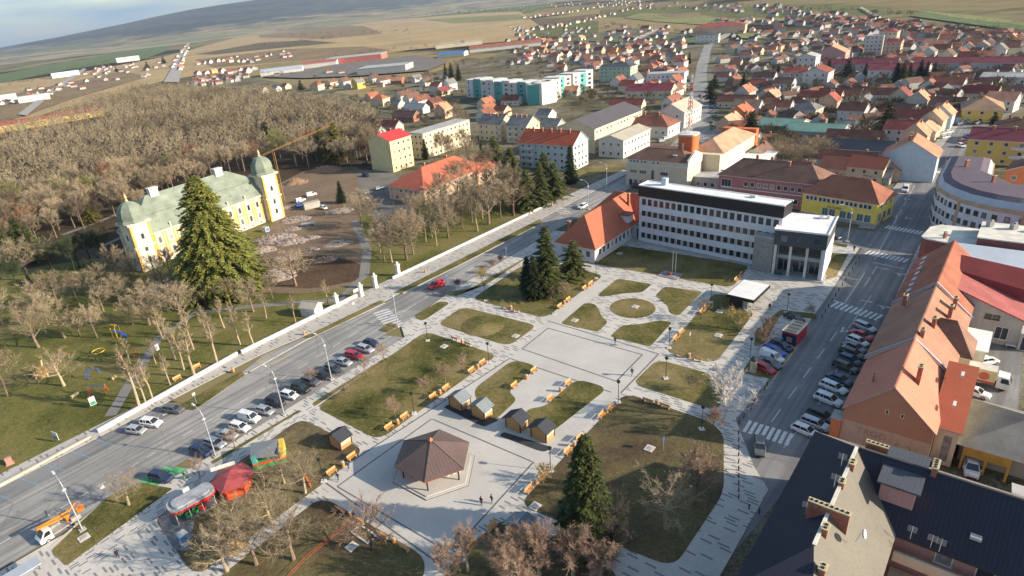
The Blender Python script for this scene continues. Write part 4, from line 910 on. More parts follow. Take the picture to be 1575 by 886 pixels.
pxs('yard', [(1480, 700), (1560, 720), (1575, 500), (1480, 480), (1440, 640)], .13, road2_m)
# ================================================================== 15. castle
cw = wallm('castle_cream', (.66, .60, .47), .45); cy = wallm('castle_ochre', (.60, .37, .10), .3)
C0 = UV(72.5, 208.5); Cd = UV(124.5, 213.5) - C0; ca = math.atan2(Cd.y, Cd.x); CW = Cd.length
B = Bd('castle', 'baroque cream and ochre castle with a copper mansard roof and two domed towers', 'castle', C0, ca)
b = MB(); b.box(0, CW, 0, 14.5, -.1, 10.4); B.part('wall', b, cw)
b = MB()
for x in lin(0, CW, 13): b.box(x - 1.75, x - 1.25, -.12, 0, 1.6, 10.2); b.box(x + 1.25, x + 1.75, -.12, 0, 1.6, 10.2)
b.box(0, CW, -.14, 0, 5.6, 5.95); B.part('pilasters', b, cy)
b = MB(); b.box(-.3, CW + .3, -.45, 14.9, 10.4, 10.9); B.part('cornice', b, cw)
B.win(lin(0, CW, 13), 6.7, 1.2, 2.2, 'f', 0, [cw, glass_m]); B.win(lin(0, CW, 13), 2.4, 1.2, 2.2, 'f', 0, [cw, glass_m]); B.win(lin(4, 14, 2), 6.7, 1.2, 2.2, 'l', 0, [cw, glass_m]); B.win(lin(0, CW, 13), .5, .9, .7, 'f', 0, [cw, glass_m], sill=False)
b = MB(); e0, e1, e2 = (-.5, CW + .5, -.6, 15.1, 10.9), (2.6, CW - 2.6, 3.0, 11.6, 16.2), (9, CW - 11, 7.2, 7.4, 21.6)
def ringp(e): x0, x1, y0, y1, z = e; return [(x0, y0, z), (x1, y0, z), (x1, y1, z), (x0, y1, z)]
r0, r1, r2 = ringp(e0), ringp(e1), ringp(e2)
for i in range(4): b.face([r0[i], r0[(i + 1) % 4], r1[(i + 1) % 4], r1[i]])
b.box(2.3, CW - 2.3, 2.7, 11.9, 16.2, 16.5); r1 = [(p[0], p[1], 16.5) for p in ringp((2.1, CW - 2.1, 2.5, 12.1, 0))]
for i in range(4): b.face([r1[i], r1[(i + 1) % 4], r2[(i + 1) % 4], r2[i]])
b.mi = [0] * len(b.f); B.roof_o = B.part('roof', b, roof_copper)
for x in (10.5, CW - 16): b = MB(); b.box(x, x + 3, 6.3, 8.3, 18.5, 23.2); b.box(x - .2, x + 3.2, 6.1, 8.5, 23.2, 23.6); B.part('chimney', b, WALLS['white'], B.roof_o)
for x in lin(4, CW - 4, 6): b = MB(); b.box(x - .6, x + .6, 1.2, 3, 12, 13.6); b.box(x - .75, x + .75, 1.0, 3, 13.6, 13.9); B.part('dormer', b, [roof_copper], B.roof_o)
for x in lin(7, CW - 7, 5): b = MB(); b.lathe([(.35, 0), (.35, 1.0), (.2, 1.1), (.42, 1.5), (0, 2.0)], 8, (x, -.2, 10.9)); B.part('roof_vase', b, cw)
def tower(x, y, h, hd):
    t = MB(); w = 3.3; t.box(x - w, x + w, y - w, y + w, -.1, h); o = B.part('tower', t, cw)
    t = MB()
    for sx in (-1, 1):
        for sy in (-1, 1): t.cbox((x + sx * (w - .3), y + sy * (w - .3), h / 2), (.75, .75, h - .4))
    B.part('corner_strip', t, cy, o)
    t = MB(); t.cbox((x, y, h * .52), (2 * w + .9, 2 * w + .9, .5)); t.cbox((x, y, h + .3), (2 * w + 1.3, 2 * w + 1.3, .7)); B.part('tower_cornice', t, cw, o)
    t = MB(); t.lathe([(4.6, 0), (4.6, .3), (4.0, .8), (4.15, 2.2), (3.9, 3.6), (3.2, 4.9), (2.1, 5.9), (.9, 6.4), (.4, 6.6)], 8, (x, y, h + .65), ph=math.pi / 8); B.part('dome', t, roof_copper, o, True)
    t = MB(); t.lathe([(.5, 0), (.55, .5), (.25, .8), (.5, 1.3), (.35, 1.8), (0, 3.0)], 8, (x, y, h + 7.0)); B.part('finial', t, M('gilt', (.60, .45, .25), .5), o)
    for z in (2.6, 6.4, h * .52 + 2.4): B.win([x], z, 1.2, 2.0, 'f', y - w, [cw, glass_m], sill=False); B.win([y], z, 1.2, 2.0, 'l', x - w, [cw, glass_m], sill=False)
tower(-.2, 1.2, 15.8, 6); tower(CW + .2, .8, 17.6, 6)
b = MB()
for k in range(9): b.box(-8 + k * .2, -4, -9 + k * 1.2, -8.5 + k * 1.2, 0, .4)
# ================================================================== 16. apartment blocks and larger town buildings
def block(name, label, pa, W, D, h, wall, roof, kind='hipx', rh=3, rows=3, cols=6, rz=BR, z=0, hip=None, chim=2, over=.5, cat='building', side=True, balc=None, zoff=0, ww=1.2, wh=1.3):
    p = at(*pa, z); B = Bd(name, label, cat, (p.x, p.y, 0), rz)
    wm = WALLS[wall] if isinstance(wall, str) else wall; rm = ROOFS[roof] if isinstance(roof, str) else roof
    B.walls(0, W, 0, D, h, wm, kind[-1] if kind.startswith('gable') else None, rh)
    if kind == 'flat': B.roof('flat', 0, W, 0, D, h, .4, rm, .15)
    else: B.roof(kind, 0, W, 0, D, h, rh, rm, over, hip=hip)
    for r_ in range(rows):
        z1 = (h / rows) * r_ + (h / rows - wh) * .5
        B.win(lin(.5, W - .5, cols), z1, ww, wh, 'f', 0)
        if side: B.win(lin(.5, D - .5, max(1, int(D / 3.2))), z1, ww, wh, 'r', W)
    for i in range(chim):
        x, y = (W * (i + 1) / (chim + 1), D * .42) if kind[-1] == 'x' else (W * .42, D * (i + 1) / (chim + 1))
        if kind != 'flat': B.chimney(x, y, h + rh * .5, h + rh + .9)
    if balc:
        for r_ in range(1, rows):
            b = MB(); b.box(balc[0], balc[1], -1.2, 0, h / rows * r_ - .1, h / rows * r_ + .95); B.part('balcony', b, WALLS['white'])
    return B
yb = block('apartment_block', 'tall pale yellow apartment block with a bright red roof beside the wood', (566, 215), 15, 14, 14.6, wallm('pale_yellow', (.66, .56, .30), .15), roofmat('signal_red', (.55, .05, .05), .1, .4, .02, True), 'gabley', 2.8, 4, 1, z=14.6, side=True, over=.35, zoff=0)
for c in [c for c in yb.o.children if c.name.startswith('window') and abs(c.rotation_euler.z) < .01]: bpy.data.objects.remove(c)
block('apartment_block', 'grey and cream apartment block stepped behind the pale yellow one', (628, 205), 10, 36, 12.5, 'cream', 'flat', 'flat', rows=4, cols=3, z=12.5)
block('school_building', 'low school with a large brick-red hipped roof half hidden by bare trees', (597, 285), 20, 40, 5.8, 'peach', roofmat('school_red', (.44, .12, .07), .15), 'hipy', 5.6, 2, 7, z=5.8, cat='school')
block('kindergarten', 'small orange-roofed pavilion just beyond the brick-red school', (690, 262), 16, 18, 5, 'peach', 'orange', 'hipx', 4, 1, 4, z=5, cat='school')
block('apartment_block', 'apartment block with an orange-red roof, white balconies and a teal base behind the pines', (798, 219), 27, 13, 11.0, wallm('pale_teal', (.46, .54, .53), .25), roofmat('block_red', (.46, .11, .055), .15), 'gablex', 4.6, 4, 8, z=11, rz=R(-42), chim=5, balc=(1.5, 7))
block('apartment_block', 'grey-roofed apartment block left of the orange-red one', (735, 190), 15, 12, 9, 'cream', 'grey', 'gablex', 4, 3, 4, z=9, balc=(9, 14))
block('apartment_block', 'grey-roofed apartment block between the boulevard trees and the teal block', (778, 193), 13, 12, 9, 'cream', 'grey', 'gablex', 4, 3, 3, z=9, chim=3, balc=(2, 8))
block('culture_hall', 'long white hall with a dark grey roof and a row of small attic windows', (857, 195), 20, 47, 11.5, 'cream', roofmat('slate_sheet', (.10, .095, .105), .1, .8, .02, True), 'gabley', 3.6, 3, 0, z=11.5, rz=BR, chim=0, over=.6)
block('culture_hall_wing', 'lower white wing with a pale flat roof in front of the long dark-roofed hall', (921, 214), 12, 26, 8, 'white', 'beige', 'gabley', 1.8, 2, 3, z=8, chim=0)
# teal and white apartment row
tl = Bd('apartment_row', 'long stepped row of white and teal apartments', 'apartment block', at(718, 122, 13.5) - Vector((0, 0, 13.5)), R(-8))
x = 0; k = 0
P_ = [at(718, 122, 13.5), at(772, 126, 13.5), at(835, 130, 13.5), at(868, 118, 13.5), at(912, 108, 13.5)]
for i in range(len(P_) - 1):
    a, c = P_[i], P_[i + 1]; d = (c - a); L_ = d.length; an = math.atan2(d.y, d.x); n = max(2, round(L_ / 9))
    for j in range(n):
        p = a + d * (j / n); w = L_ / n; s_ = (0 if (k % 3) else 1.2); m_ = WALLS['teal'] if k % 3 == 1 else WALLS['white']; hh = 13.2 + (k % 2) * .8
        b = MB(); b.box(0, w, -s_, 12, -.1, hh); b.box(-.1, w + .1, -s_ - .1, 12.1, hh, hh + .35, 1)
        b.xf(Matrix.Translation((p.x, p.y, 0)) @ Matrix.Rotation(an, 4, 'Z')); b.xf(Matrix.Rotation(R(8), 4, 'Z') @ Matrix.Translation(-tl.o.location)); tl.part('bay', b, [m_, WALLS['white']])
        for z in (1.2, 4.3, 7.4, 10.5):
            b = MB(); b.box(w * .3, w * .3 + 1.6 + (k % 3) * .8, -s_ - .06, -s_ + .02, z, z + 1.6, 0)
            b.xf(Matrix.Translation((p.x, p.y, 0)) @ Matrix.Rotation(an, 4, 'Z')); b.xf(Matrix.Rotation(R(8), 4, 'Z') @ Matrix.Translation(-tl.o.location)); tl.part('window', b, [glass_m])
        k += 1
block('apartment_block', 'pale green four-storey apartment block with a dark roof and a blank white end', (922, 104), 26, 14, 11, 'green', 'dark', 'hipx', 2.5, 4, 7, z=11, rz=R(-40))
block('market_hall', 'long low building with a teal sheet roof', (1208, 200), 22, 13, 4.4, 'grey', 'teal', 'gablex', 2.2, 1, 5, z=4.4, rz=R(-46), chim=0)
block('market_hall', 'left end of the teal sheet roofs, behind the solitary dark pine', (1165, 192), 18, 14, 4.6, 'grey', 'teal', 'gablex', 2.0, 1, 4, z=4.6, rz=R(-46), chim=0)
block('apartment_block', 'yellow three-storey apartment house with a maroon roof at the upper right', (1490, 213), 17, 10, 8.6, 'yellow', 'maroon', 'gablex', 3, 3, 4, z=8.6, balc=(12, 16), rz=R(-48))
block('apartment_block', 'orange-brown house with a dark roof at the right edge of the photo', (1548, 262), 14, 12, 8.0, 'orange', 'brown', 'gabley', 3, 2, 4, z=8, rz=R(-50))
block('villa', 'dark brown hipped roof house with cream walls at the bend of the street', (1528, 196), 12, 11, 5.5, 'cream', 'brown', 'hipx', 3, 2, 4, z=5.5)
block('town_house', 'broad pale blue gable house with a salmon roof on the street bend', (1358, 238), 15, 12, 8.5, 'blue', 'salmon', 'gabley', 5, 2, 0, z=8.5, rz=R(-42), side=False)
block('town_house', 'yellow corner house whose roof is tan on its sunny side', (1480, 168), 14, 17, 6, 'yellow', 'tan', 'hipy', 4, 2, 3, z=6, rz=R(-38))
block('apartment_tower', 'white apartment tower on the skyline of the town at the upper right', (1332, 56), 12, 10, 14, 'white', 'flat', 'flat', rows=5, cols=4, z=14)
block('apartment_tower', 'cream apartment tower with a red roof beside the white skyline tower', (1352, 52), 12, 12, 16, 'cream', 'red', 'hipx', 2, 5, 4, z=15)
block('apartment_tower', 'lower cream and brown skyline block in front of the two towers', (1362, 66), 10, 10, 10, 'peach', 'maroon', 'gablex', 2, 4, 3, z=10)
block('hospital_wing', 'long maroon-roofed building behind the row of dark conifers', (1265, 100), 42, 11, 7, 'grey', 'maroon', 'gablex', 3, 2, 10, z=7, rz=R(-46))
block('hospital_wing', 'second long maroon-roofed building right of the conifers', (1335, 108), 30, 12, 7, 'white', 'maroon', 'gablex', 3, 2, 7, z=7, rz=R(-46))
block('warehouse', 'very long maroon warehouse roof among the distant rows of houses', (1405, 97), 62, 14, 5, 'grey', 'maroon', 'gablex', 2.6, 1, 12, z=5, rz=R(-52), chim=0)
block('warehouse', 'long low white-edged hall at the upper right edge', (1508, 118), 46, 12, 4.6, 'white', 'flat', 'gablex', 1.5, 1, 9, z=4.6, rz=R(-52), chim=0)
block('apartment_block', 'white and pink three-storey block with a red roof in the middle of the town', (1235, 112), 14, 14, 9, 'white', 'red', 'gabley', 3, 3, 3, z=9)
block('apartment_block', 'beige block with small gables left of the white and pink one', (1205, 112), 13, 11, 9, 'grey', 'red', 'gablex', 3, 3, 4, z=9)
block('tower_house', 'white gabled block high among the pale houses of the middle distance', (1226, 88), 12, 12, 11, 'white', 'flat', 'gabley', 2, 3, 3, z=11)
block('clinic', 'pink arched-roof building beside the white gabled block', (1255, 82), 20, 14, 7, 'pink', 'salmon', 'gabley', 5, 1, 4, z=7)
block('grey_office', 'grey-blue low office block along the central street', (995, 115), 26, 12, 8, 'blue', 'flat', 'flat', rows=2, cols=8, z=8, rz=R(-30))
block('town_house', 'dark red long roof behind the bushes and the teal row', (962, 140), 30, 12, 5.5, 'cream', 'maroon', 'gablex', 3.6, 1, 7, z=5.5, rz=R(-38))
block('town_house', 'big white gable house with a pale grey roof by the central street', (1012, 172), 14, 22, 8, 'white', 'beige', 'gabley', 4, 2, 2, z=8)
block('town_house', 'brown-red hipped house with yellow shop panels behind the long dark hall', (962, 192), 22, 14, 6, 'white', 'old', 'hipx', 4.5, 1, 6, z=6, rz=R(-44))
# supermarket sheds beyond the wood
M('shop_red', (.55, .06, .05), .6); 
block('supermarket', 'grey supermarket hall with a red front beyond the wood', (500, 92), 90, 50, 8, wallm('signal', (.50, .16, .13), .1), 'flat', 'flat', rows=1, cols=0, z=8, rz=R(-8), side=False)
block('supermarket', 'white hall with a red edge left of the red-fronted supermarket', (462, 100), 55, 50, 6, 'white', roofmat('hall_red', (.36, .11, .10), .1, 1, .02, True), 'gablex', 2, 1, 0, z=6, rz=R(0), chim=0, side=False)
block('warehouse', 'wide pale grey warehouse in front of the supermarkets', (548, 107), 62, 38, 7.5, 'grey', 'flat', 'flat', rows=1, cols=0, z=7.5, rz=R(-14), side=False)
block('warehouse', 'pale blue-grey hall at the far left of the supermarket estate', (400, 112), 60, 34, 6, 'white', roofmat('blue_grey_sheet', (.40, .46, .52), .1, 1, .02, True), 'gablex', 3, 1, 0, z=6, rz=R(8), chim=0, side=False)
block('filling_station', 'low building with a bright blue roof beyond the conifers', (672, 84), 40, 22, 5, 'white', roofmat('bright_blue', (.05, .18, .50), .1, 1, .02, True), 'gablex', 1.5, 1, 0, z=5, rz=R(-20), chim=0, side=False)
block('factory', 'very long red-roofed shed beyond the teal apartment row', (722, 76), 105, 20, 5, 'white', 'old', 'gablex', 4, 1, 0, z=5, rz=R(-4), chim=0, side=False)
block('factory', 'cream sheds with pale roofs right of the distant filling station', (670, 70), 80, 22, 6, 'cream', 'flat', 'flat', rows=1, cols=0, z=6, rz=R(0), side=False)
block('factory', 'white factory hall in the green fields far to the left', (178, 90), 70, 40, 14, 'white', 'white', 'flat', rows=1, cols=0, z=14, rz=R(30), side=False)
block('factory', 'grey-blue hall near the bypass at the far left', (78, 113), 60, 30, 12, 'blue', 'dark', 'flat', rows=1, cols=0, z=12, rz=R(35), side=False)
block('warehouse', 'white depot with a blue end near the left edge', (26, 150), 40, 16, 9, 'white', 'flat', 'flat', rows=1, cols=4, z=9, rz=R(30), side=False)
block('warehouse', 'pale depot at the very left edge beyond the wood', (-4, 148), 24, 14, 9, 'blue', 'white', 'flat', rows=1, cols=3, z=9, rz=R(30), side=False)
block('terrace', 'yellow terrace with a red roof running along the far edge of the wood', (-4, 195), 92, 14, 6, 'yellow', 'red', 'gablex', 3, 2, 14, z=6, rz=R(34), side=True)
block('sports_hall', 'red and cream sports hall among fields at the top of the town', (1066, 44), 60, 30, 10, 'peach', 'red', 'hipx', 4, 1, 0, z=10, rz=R(-30), side=False)
block('office_building', 'small white block with a dark blue roof below the red sports hall', (1070, 55), 24, 16, 9, 'white', 'dark', 'flat', rows=2, cols=5, z=9, rz=R(-30))
# ================================================================== vehicles
PAINT = dict(silver=((.48, .49, .50), .3), white=((.72, .73, .73), 0), black=((.018, .019, .022), 0), grey=((.14, .145, .15), .3), navy=((.025, .04, .10), .2), blue=((.03, .10, .42), 0), red=((.50, .02, .03), 0), maroon=((.20, .02, .03), 0), beige=((.42, .36, .27), 0), green=((.05, .16, .08), 0))
def paint(c):
    n = 'car_paint_' + c
    if n in MATS: return MATS[n]
    mt, N, L, P = newmat(n); col, me = PAINT[c]; P.inputs['Roughness'].default_value = .28; P.inputs['Metallic'].default_value = me; P.inputs['Coat Weight'].default_value = .5
    g = noise(N, L, 1.5, 4, coords(N, L)); L.new(ramp(N, L, g, [(.35, [x * .85 for x in col]), (.65, [min(1, x * 1.08 + .01) for x in col])]), P.inputs['Base Color']); MATS[n] = mt; return mt
rubber = M('tyre_rubber', (.02, .02, .021), .9, .1); rim_m = M('wheel_rim', (.42, .43, .44), .35, .1, metal=.6); lamp_c = M('headlight_glass', (.72, .74, .76), .1, .05, spec=.8); lamp_r = M('tail_light_glass', (.35, .015, .01), .2, .1, spec=.6); carglass = M('car_glass', (.018, .023, .028), .06, .2, .3, spec=.8); plast = M('black_plastic', (.03, .03, .032), .6, .1)
CSPEC = {  # length, half width, belt, roof, cabin base x0 x1, cabin roof x0 x1, nose height
    'hatchback': (4.1, .87, .92, 1.47, -1.95, 1.15, -1.55, .38, .70), 'estate': (4.6, .90, .95, 1.50, -2.2, 1.15, -1.9, .40, .72), 'saloon': (4.5, .88, .93, 1.44, -1.55, 1.15, -.95, .35, .72),
    'suv': (4.5, .94, 1.05, 1.70, -2.15, 1.2, -1.85, .45, .88), 'van': (4.7, .93, 1.15, 1.88, -2.25, 1.45, -2.2, .75, .95)}
CM = {}
def carmesh(t):
    if t in CM: return CM[t]
    Lg, hw, belt, top, b0, b1, r0, r1, nose = CSPEC[t]; h = Lg / 2; body = MB()
    st = [(-h, .34, belt * .86, hw * .86), (-h + .12, .22, belt * .98, hw * .95), (b0 + .2, .2, belt, hw), (0, .2, belt, hw), (b1 - .1, .2, belt * .97, hw), (h - .45, .22, (belt + nose) / 2, hw * .96), (h - .1, .24, nose, hw * .86), (h, .32, nose * .8, hw * .74)]
    R_ = []
    for x, zb, zt, w in st: R_.append([(x, -w * .92, zb), (x, -w, zb + .16), (x, -w, zt - .16), (x, -w * .86, zt), (x, w * .86, zt), (x, w, zt - .16), (x, w, zb + .16), (x, w * .92, zb)])
    for i in range(len(R_) - 1):
        for k in range(8): body.face([R_[i][k], R_[i + 1][k], R_[i + 1][(k + 1) % 8], R_[i][(k + 1) % 8]])
    body.face(R_[0]); body.face(R_[-1][::-1])
    wb, wt = hw * .86, hw * .70
    def ring(z, x0, x1, w): return [(x0, -w, z), (x1, -w * .96, z), (x1, w * .96, z), (x0, w, z)]
    zr = top - .07; g0, g1 = ring(belt - .05, b0, b1, wb), ring(zr, r0, r1, wt); glass = MB()
    for i in range(4): glass.face([g0[i], g0[(i + 1) % 4], g1[(i + 1) % 4], g1[i]])
    glass.face(g1)
    c0, c1 = ring(zr, r0 - .06, r1 + .06, wt + .03), ring(top, r0 + .1, r1 - .1, wt - .1)
    for i in range(4): body.face([c0[i], c0[(i + 1) % 4], c1[(i + 1) % 4], c1[i]])
    body.face(c1); body.face(c0[::-1])
    def pil(x0, x1, w=.05):
        for s in (-1, 1): body.tube([(x0, s * (wb + .005), belt - .03), (x1, s * (wt + .01), zr)], w, 4)
    pil(b0 + .04, r0 + .02, .07); pil(b1 - .05, r1, .045); m = (b0 + b1) / 2 - .1; pil(m, m - .02, .04)
    if t == 'estate' or t == 'suv': pil(b0 + .95, r0 + .75, .05)
    if t == 'van':
        for s in (-1, 1): body.face([(b0, s * (wb + .02), belt), (.3, s * (wb + .02), belt), (.15, s * (wt + .03), zr), (r0, s * (wt + .03), zr)][::s])
    for s in (-1, 1): body.cbox((b1 - .25, s * (hw + .1), belt + .03), (.12, .2, .13))
    wh = MB(); wh.lathe([(.22, -.1), (.32, -.1), (.325, 0), (.32, .1), (.22, .1)], 12); wh.xf(Matrix.Rotation(R(90), 4, 'X'))
    rm = MB(); rm.lathe([(0, -.108), (.21, -.108), (.21, .108), (0, .108)], 10); rm.xf(Matrix.Rotation(R(90), 4, 'X'))
    hl = MB(); hl.box(-.12, .03, -.19, .19, -.08, .08); tl_ = MB(); tl_.box(-.03, .06, -.11, .11, -.14, .14)
    bp = MB(); bp.box(h - .04, h + .04, -hw * .62, hw * .62, .30, .48); bp.box(-h - .04, -h + .02, -hw * .75, hw * .75, .34, .5)
    CM[t] = dict(body=body, glass=glass.mesh('window', carglass), wheel=wh.mesh('wheel', rubber), rim=rm.mesh('rim', rim_m), hl=hl.mesh('headlight', lamp_c), tl=tl_.mesh('tail_light', lamp_r), bp=bp.mesh('bumper', plast), cache={})
    return CM[t]
def car(t, colr, pos, rz, label, group, z=.115):
    c = carmesh(t); Lg, hw, belt, top, b0, b1, r0, r1, nose = CSPEC[t]; h = Lg / 2
    if colr not in c['cache']: c['cache'][colr] = c['body'].mesh('body', paint(colr))
    o = thing(t if t in ('van', 'suv') else 'car', label, {'suv': 'car'}.get(t, 'van' if t == 'van' else 'car'), (pos.x, pos.y, z), rz, group)
    link('body', c['cache'][colr], o); link('window', c['glass'], o); link('bumper', c['bp'], o)
    for sx in (-1, 1):
        for sy in (-1, 1):
            w = link('wheel', c['wheel'], o); w.location = (sx * Lg * .305 - .02, sy * (hw - .1), .32); q = link('rim', c['rim'], w)
    for s in (-1, 1):
        q = link('headlight', c['hl'], o); q.location = (h - .12, s * hw * .62, nose * .82); q = link('tail_light', c['tl'], o); q.location = (-h + .01, s * hw * .72, belt * .72)
    return o
TN = dict(hatchback='hatchback', estate='estate car', saloon='saloon', suv='off-roader', van='van')
def heading(p, v):
    a, b = at(p[0] - v[0] / 2, p[1] - v[1] / 2), at(p[0] + v[0] / 2, p[1] + v[1] / 2); return math.atan2(b.y - a.y, b.x - a.x)
def row(cars, v, label, group, start='lower left end'):
    n = len(cars)
    for i, (x, y, t, c) in enumerate(cars):
        car(t, c, at(x, y, .6), heading((x, y), v) + R(rnd.uniform(-2, 2)), label.format(car=c + ' ' + TN[t], n=ORD[i + 1]), group)
S, H, E_, U_, V_ = 'saloon', 'hatchback', 'estate', 'suv', 'van'
row([(309, 695, U_, 'navy'), (331, 682, E_, 'silver'), (350, 669, S, 'silver'), (369, 657, E_, 'white'), (384, 643, V_, 'white'), (408, 632, H, 'silver'), (424, 619, U_, 'black'), (445, 608, H, 'white'), (463, 598, U_, 'black'), (478, 587, E_, 'grey'), (495, 577, S, 'black'), (512, 567, H, 'grey'), (528, 557, S, 'silver'), (545, 547, E_, 'red'), (562, 537, E_, 'silver'), (571, 528, H, 'navy')],
    (33, 9), '{car}, {n} from the lower end of the angled row', 'cars parked at an angle along the square')
row([(210, 662, H, 'silver'), (233, 651, U_, 'white'), (267, 630, E_, 'grey')], (28, 4), '{car}, {n} from the left below the white park wall', 'cars parked below the park wall')
row([(1238, 662, H, 'white'), (1254, 652, E_, 'silver'), (1263, 641, U_, 'black'), (1274, 615, U_, 'white'), (1282, 596, E_, 'white'), (1291, 584, S, 'navy'), (1301, 565, E_, 'black'), (1307, 554, H, 'navy'), (1311, 544, E_, 'black'), (1314, 535, S, 'grey'), (1319, 525, H, 'white'), (1325, 516, S, 'red'), (1330, 503, E_, 'silver')],
    (34, 14), '{car}, {n} from the lower end beside the salmon gable house', 'cars parked on the right side of the side street')
row([(1176, 567, H, 'red'), (1185, 559, S, 'grey'), (1187, 550, V_, 'white'), (1191, 540, E_, 'blue'), (1202, 532, E_, 'navy'), (1222, 489, S, 'black')], (27, 12), '{car}, {n} from the advertising pillar by the red kiosk', 'cars parked by the red kiosk')
for x, y, t, c, v, l in [(248, 735, U_, 'navy', (30, 7), 'navy off-roader parked on the green painted bay'), (671, 440, V_, 'red', (-24, 9), 'red delivery van driving past the park gate'),
    (896, 318, E_, 'white', (-16, 9), 'white estate car driving along the main street near the spruces'), (1168, 688, E_, 'grey', (2, 26), 'dark grey car turning at the bottom of the side street'),
    (1281, 364, H, 'black', (18, 5), 'black hatchback parked between the office block and the yellow building'), (1392, 292, V_, 'white', (-3, 14), 'white van at the kerb below the yellow corner building'),
    (979, 287, E_, 'black', (16, 5), 'black car half hidden behind the orange hipped school roof'), (1554, 525, E_, 'silver', (2, 24), 'silver estate car parked by the glazed porch of the grey workshop'),
    (1491, 552, H, 'navy', (18, 5), 'navy hatchback behind the box truck in the yard'), (1517, 556, H, 'white', (14, -2), 'white hatchback beyond the box truck'), (1498, 604, E_, 'white', (20, 6), 'white estate car in front of the box truck'),
    (1493, 720, V_, 'white', (2, 26), 'white van parked by the ochre garage frame'), (562, 253, H, 'navy', (14, 4), 'navy hatchback farther from the camera beside the pale yellow apartment block'), (563, 270, E_, 'black', (16, 4), 'black car at the foot of the pale yellow apartment block'),
    (562, 297, S, 'silver', (10, 6), 'silver car in the yard left of the brick-red school'), (584, 290, E_, 'silver', (14, -4), 'silver estate car nearest the brick-red school'), (566, 309, H, 'white', (10, 8), 'white hatchback at the lower end of the school yard'),
    (479, 300, V_, 'white', (16, -4), 'white van farthest up on the building site'), (462, 309, V_, 'white', (12, -4), 'white van behind the grey site container'), (462, 316, H, 'blue', (10, -3), 'small blue car left of the grey site container'), (498, 320, H, 'white', (8, 3), 'white pickup-like car right of the grey site container'),
    (1076, 148, H, 'maroon', (1, 8), 'maroon hatchback driving on the central street'), (1079, 154, H, 'white', (1, 8), 'white hatchback behind the maroon one on the central street'), (1030, 209, H, 'red', (12, -3), 'red hatchback in the small car park left of the mast'), (1024, 213, H, 'white', (12, -3), 'white hatchback in the small car park left of the mast'), (1017, 217, H, 'silver', (12, -3), 'silver hatchback nearest the beige shop house in the small car park')]:
    car(t, c, at(x, y, .5), heading((x, y), v), l, None)
row([(1057, 192, H, 'white'), (1052, 186, E_, 'silver'), (1058, 178, S, 'black'), (1053, 170, H, 'grey'), (1059, 163, E_, 'white'), (1055, 155, H, 'red'), (1059, 146, H, 'silver'), (1056, 138, S, 'black'), (1058, 131, H, 'white'), (1060, 124, H, 'navy')], (10, 2), '{car}, {n} nearest on the left side of the central street', 'cars on the left of the central street')
row([(1100, 192, H, 'silver'), (1094, 186, S, 'grey'), (1099, 179, H, 'green'), (1094, 172, H, 'white'), (1098, 165, E_, 'blue'), (1095, 158, H, 'black'), (1096, 150, H, 'silver')], (10, 3), '{car}, {n} nearest on the right side of the central street', 'cars on the right of the central street')
row([(1453, 211, H, 'white'), (1452, 205, S, 'silver'), (1459, 203, H, 'white'), (1476, 191, E_, 'navy'), (1482, 189, H, 'silver'), (1489, 187, H, 'white'), (1504, 189, S, 'grey')], (11, -2), '{car}, {n} nearest at the bend of the right-hand street', 'cars at the street bend')
row([(1478, 224, H, 'white'), (1481, 218, E_, 'maroon'), (1488, 210, H, 'blue')], (9, 4), '{car}, {n} nearest left of the yellow apartment house', 'cars left of the yellow apartment house')
row([(1238, 237, E_, 'white'), (1246, 234, H, 'navy'), (1250, 229, S, 'black'), (1287, 233, H, 'silver'), (1281, 223, H, 'black'), (1272, 220, H, 'red')], (13, 5), '{car}, {n} from the left in the yard behind the pink building', 'cars in the yard behind the pink building')
# box truck
T = thing('box_truck', 'box truck with a yellow picture side and white cab standing in the yard', 'truck', at(1503, 588, .2), heading((1512, 585), (38, 9)))
T.location.z = .12
b = MB(); b.box(-4, 2.2, -1.2, 1.2, .95, 3.5, 0, top=1); b.build('cargo_box', [M('truck_yellow', (.60, .50, .28), .6, .1), M('tarp_grey', (.50, .49, .44), .8, .2)], T)
b = MB(); b.box(-4, 2.2, -1.24, -1.2, 1.0, 1.35); b.build('red_stripe', M('truck_red', (.50, .06, .04), .6), T)
text_mesh('A  3', 1.7, .01, M('truck_ink', (.10, .04, .03), .6), T, (-2.4, -1.23, 1.7), name='lettering'); b = MB(); b.lathe([(0, 0), (.75, 0), (.75, .03), (0, .03)], 16); b.xf(Matrix.Translation((.6, -1.2, 2.3)) @ Matrix.Rotation(R(90), 4, 'X')); b.build('round_emblem', M('truck_pink', (.55, .12, .10), .6), T)
b = MB(); b.prism([(2.4, .5), (4.3, .5), (4.35, 1.6), (3.9, 2.7), (2.4, 2.8)], -1.15, 1.15); b.xf(Matrix(((1, 0, 0, 0), (0, 0, 1, 0), (0, 1, 0, 0), (0, 0, 0, 1)))); b.build('cab', paint('white'), T)
b = MB(); b.face([(4.36, -1, 1.62), (4.36, 1, 1.62), (3.96, .95, 2.6), (3.96, -.95, 2.6)]); b.face([(2.9, -1.17, 1.6), (4.1, -1.17, 1.6), (3.8, -1.17, 2.5), (2.9, -1.17, 2.5)]); b.build('window', carglass, T)
b = MB(); b.box(-3.9, 4, -.5, .5, .55, .95); b.build('chassis', plast, T)
for x in (-2.6, 3.3):
    for s in (-1, 1): b = MB(); b.lathe([(.0, -.14), (.46, -.14), (.48, 0), (.46, .14), (0, .14)], 14); b.xf(Matrix.Translation((x, s * 1.0, .48)) @ Matrix.Rotation(R(90), 4, 'X')); b.build('wheel', rubber, T)
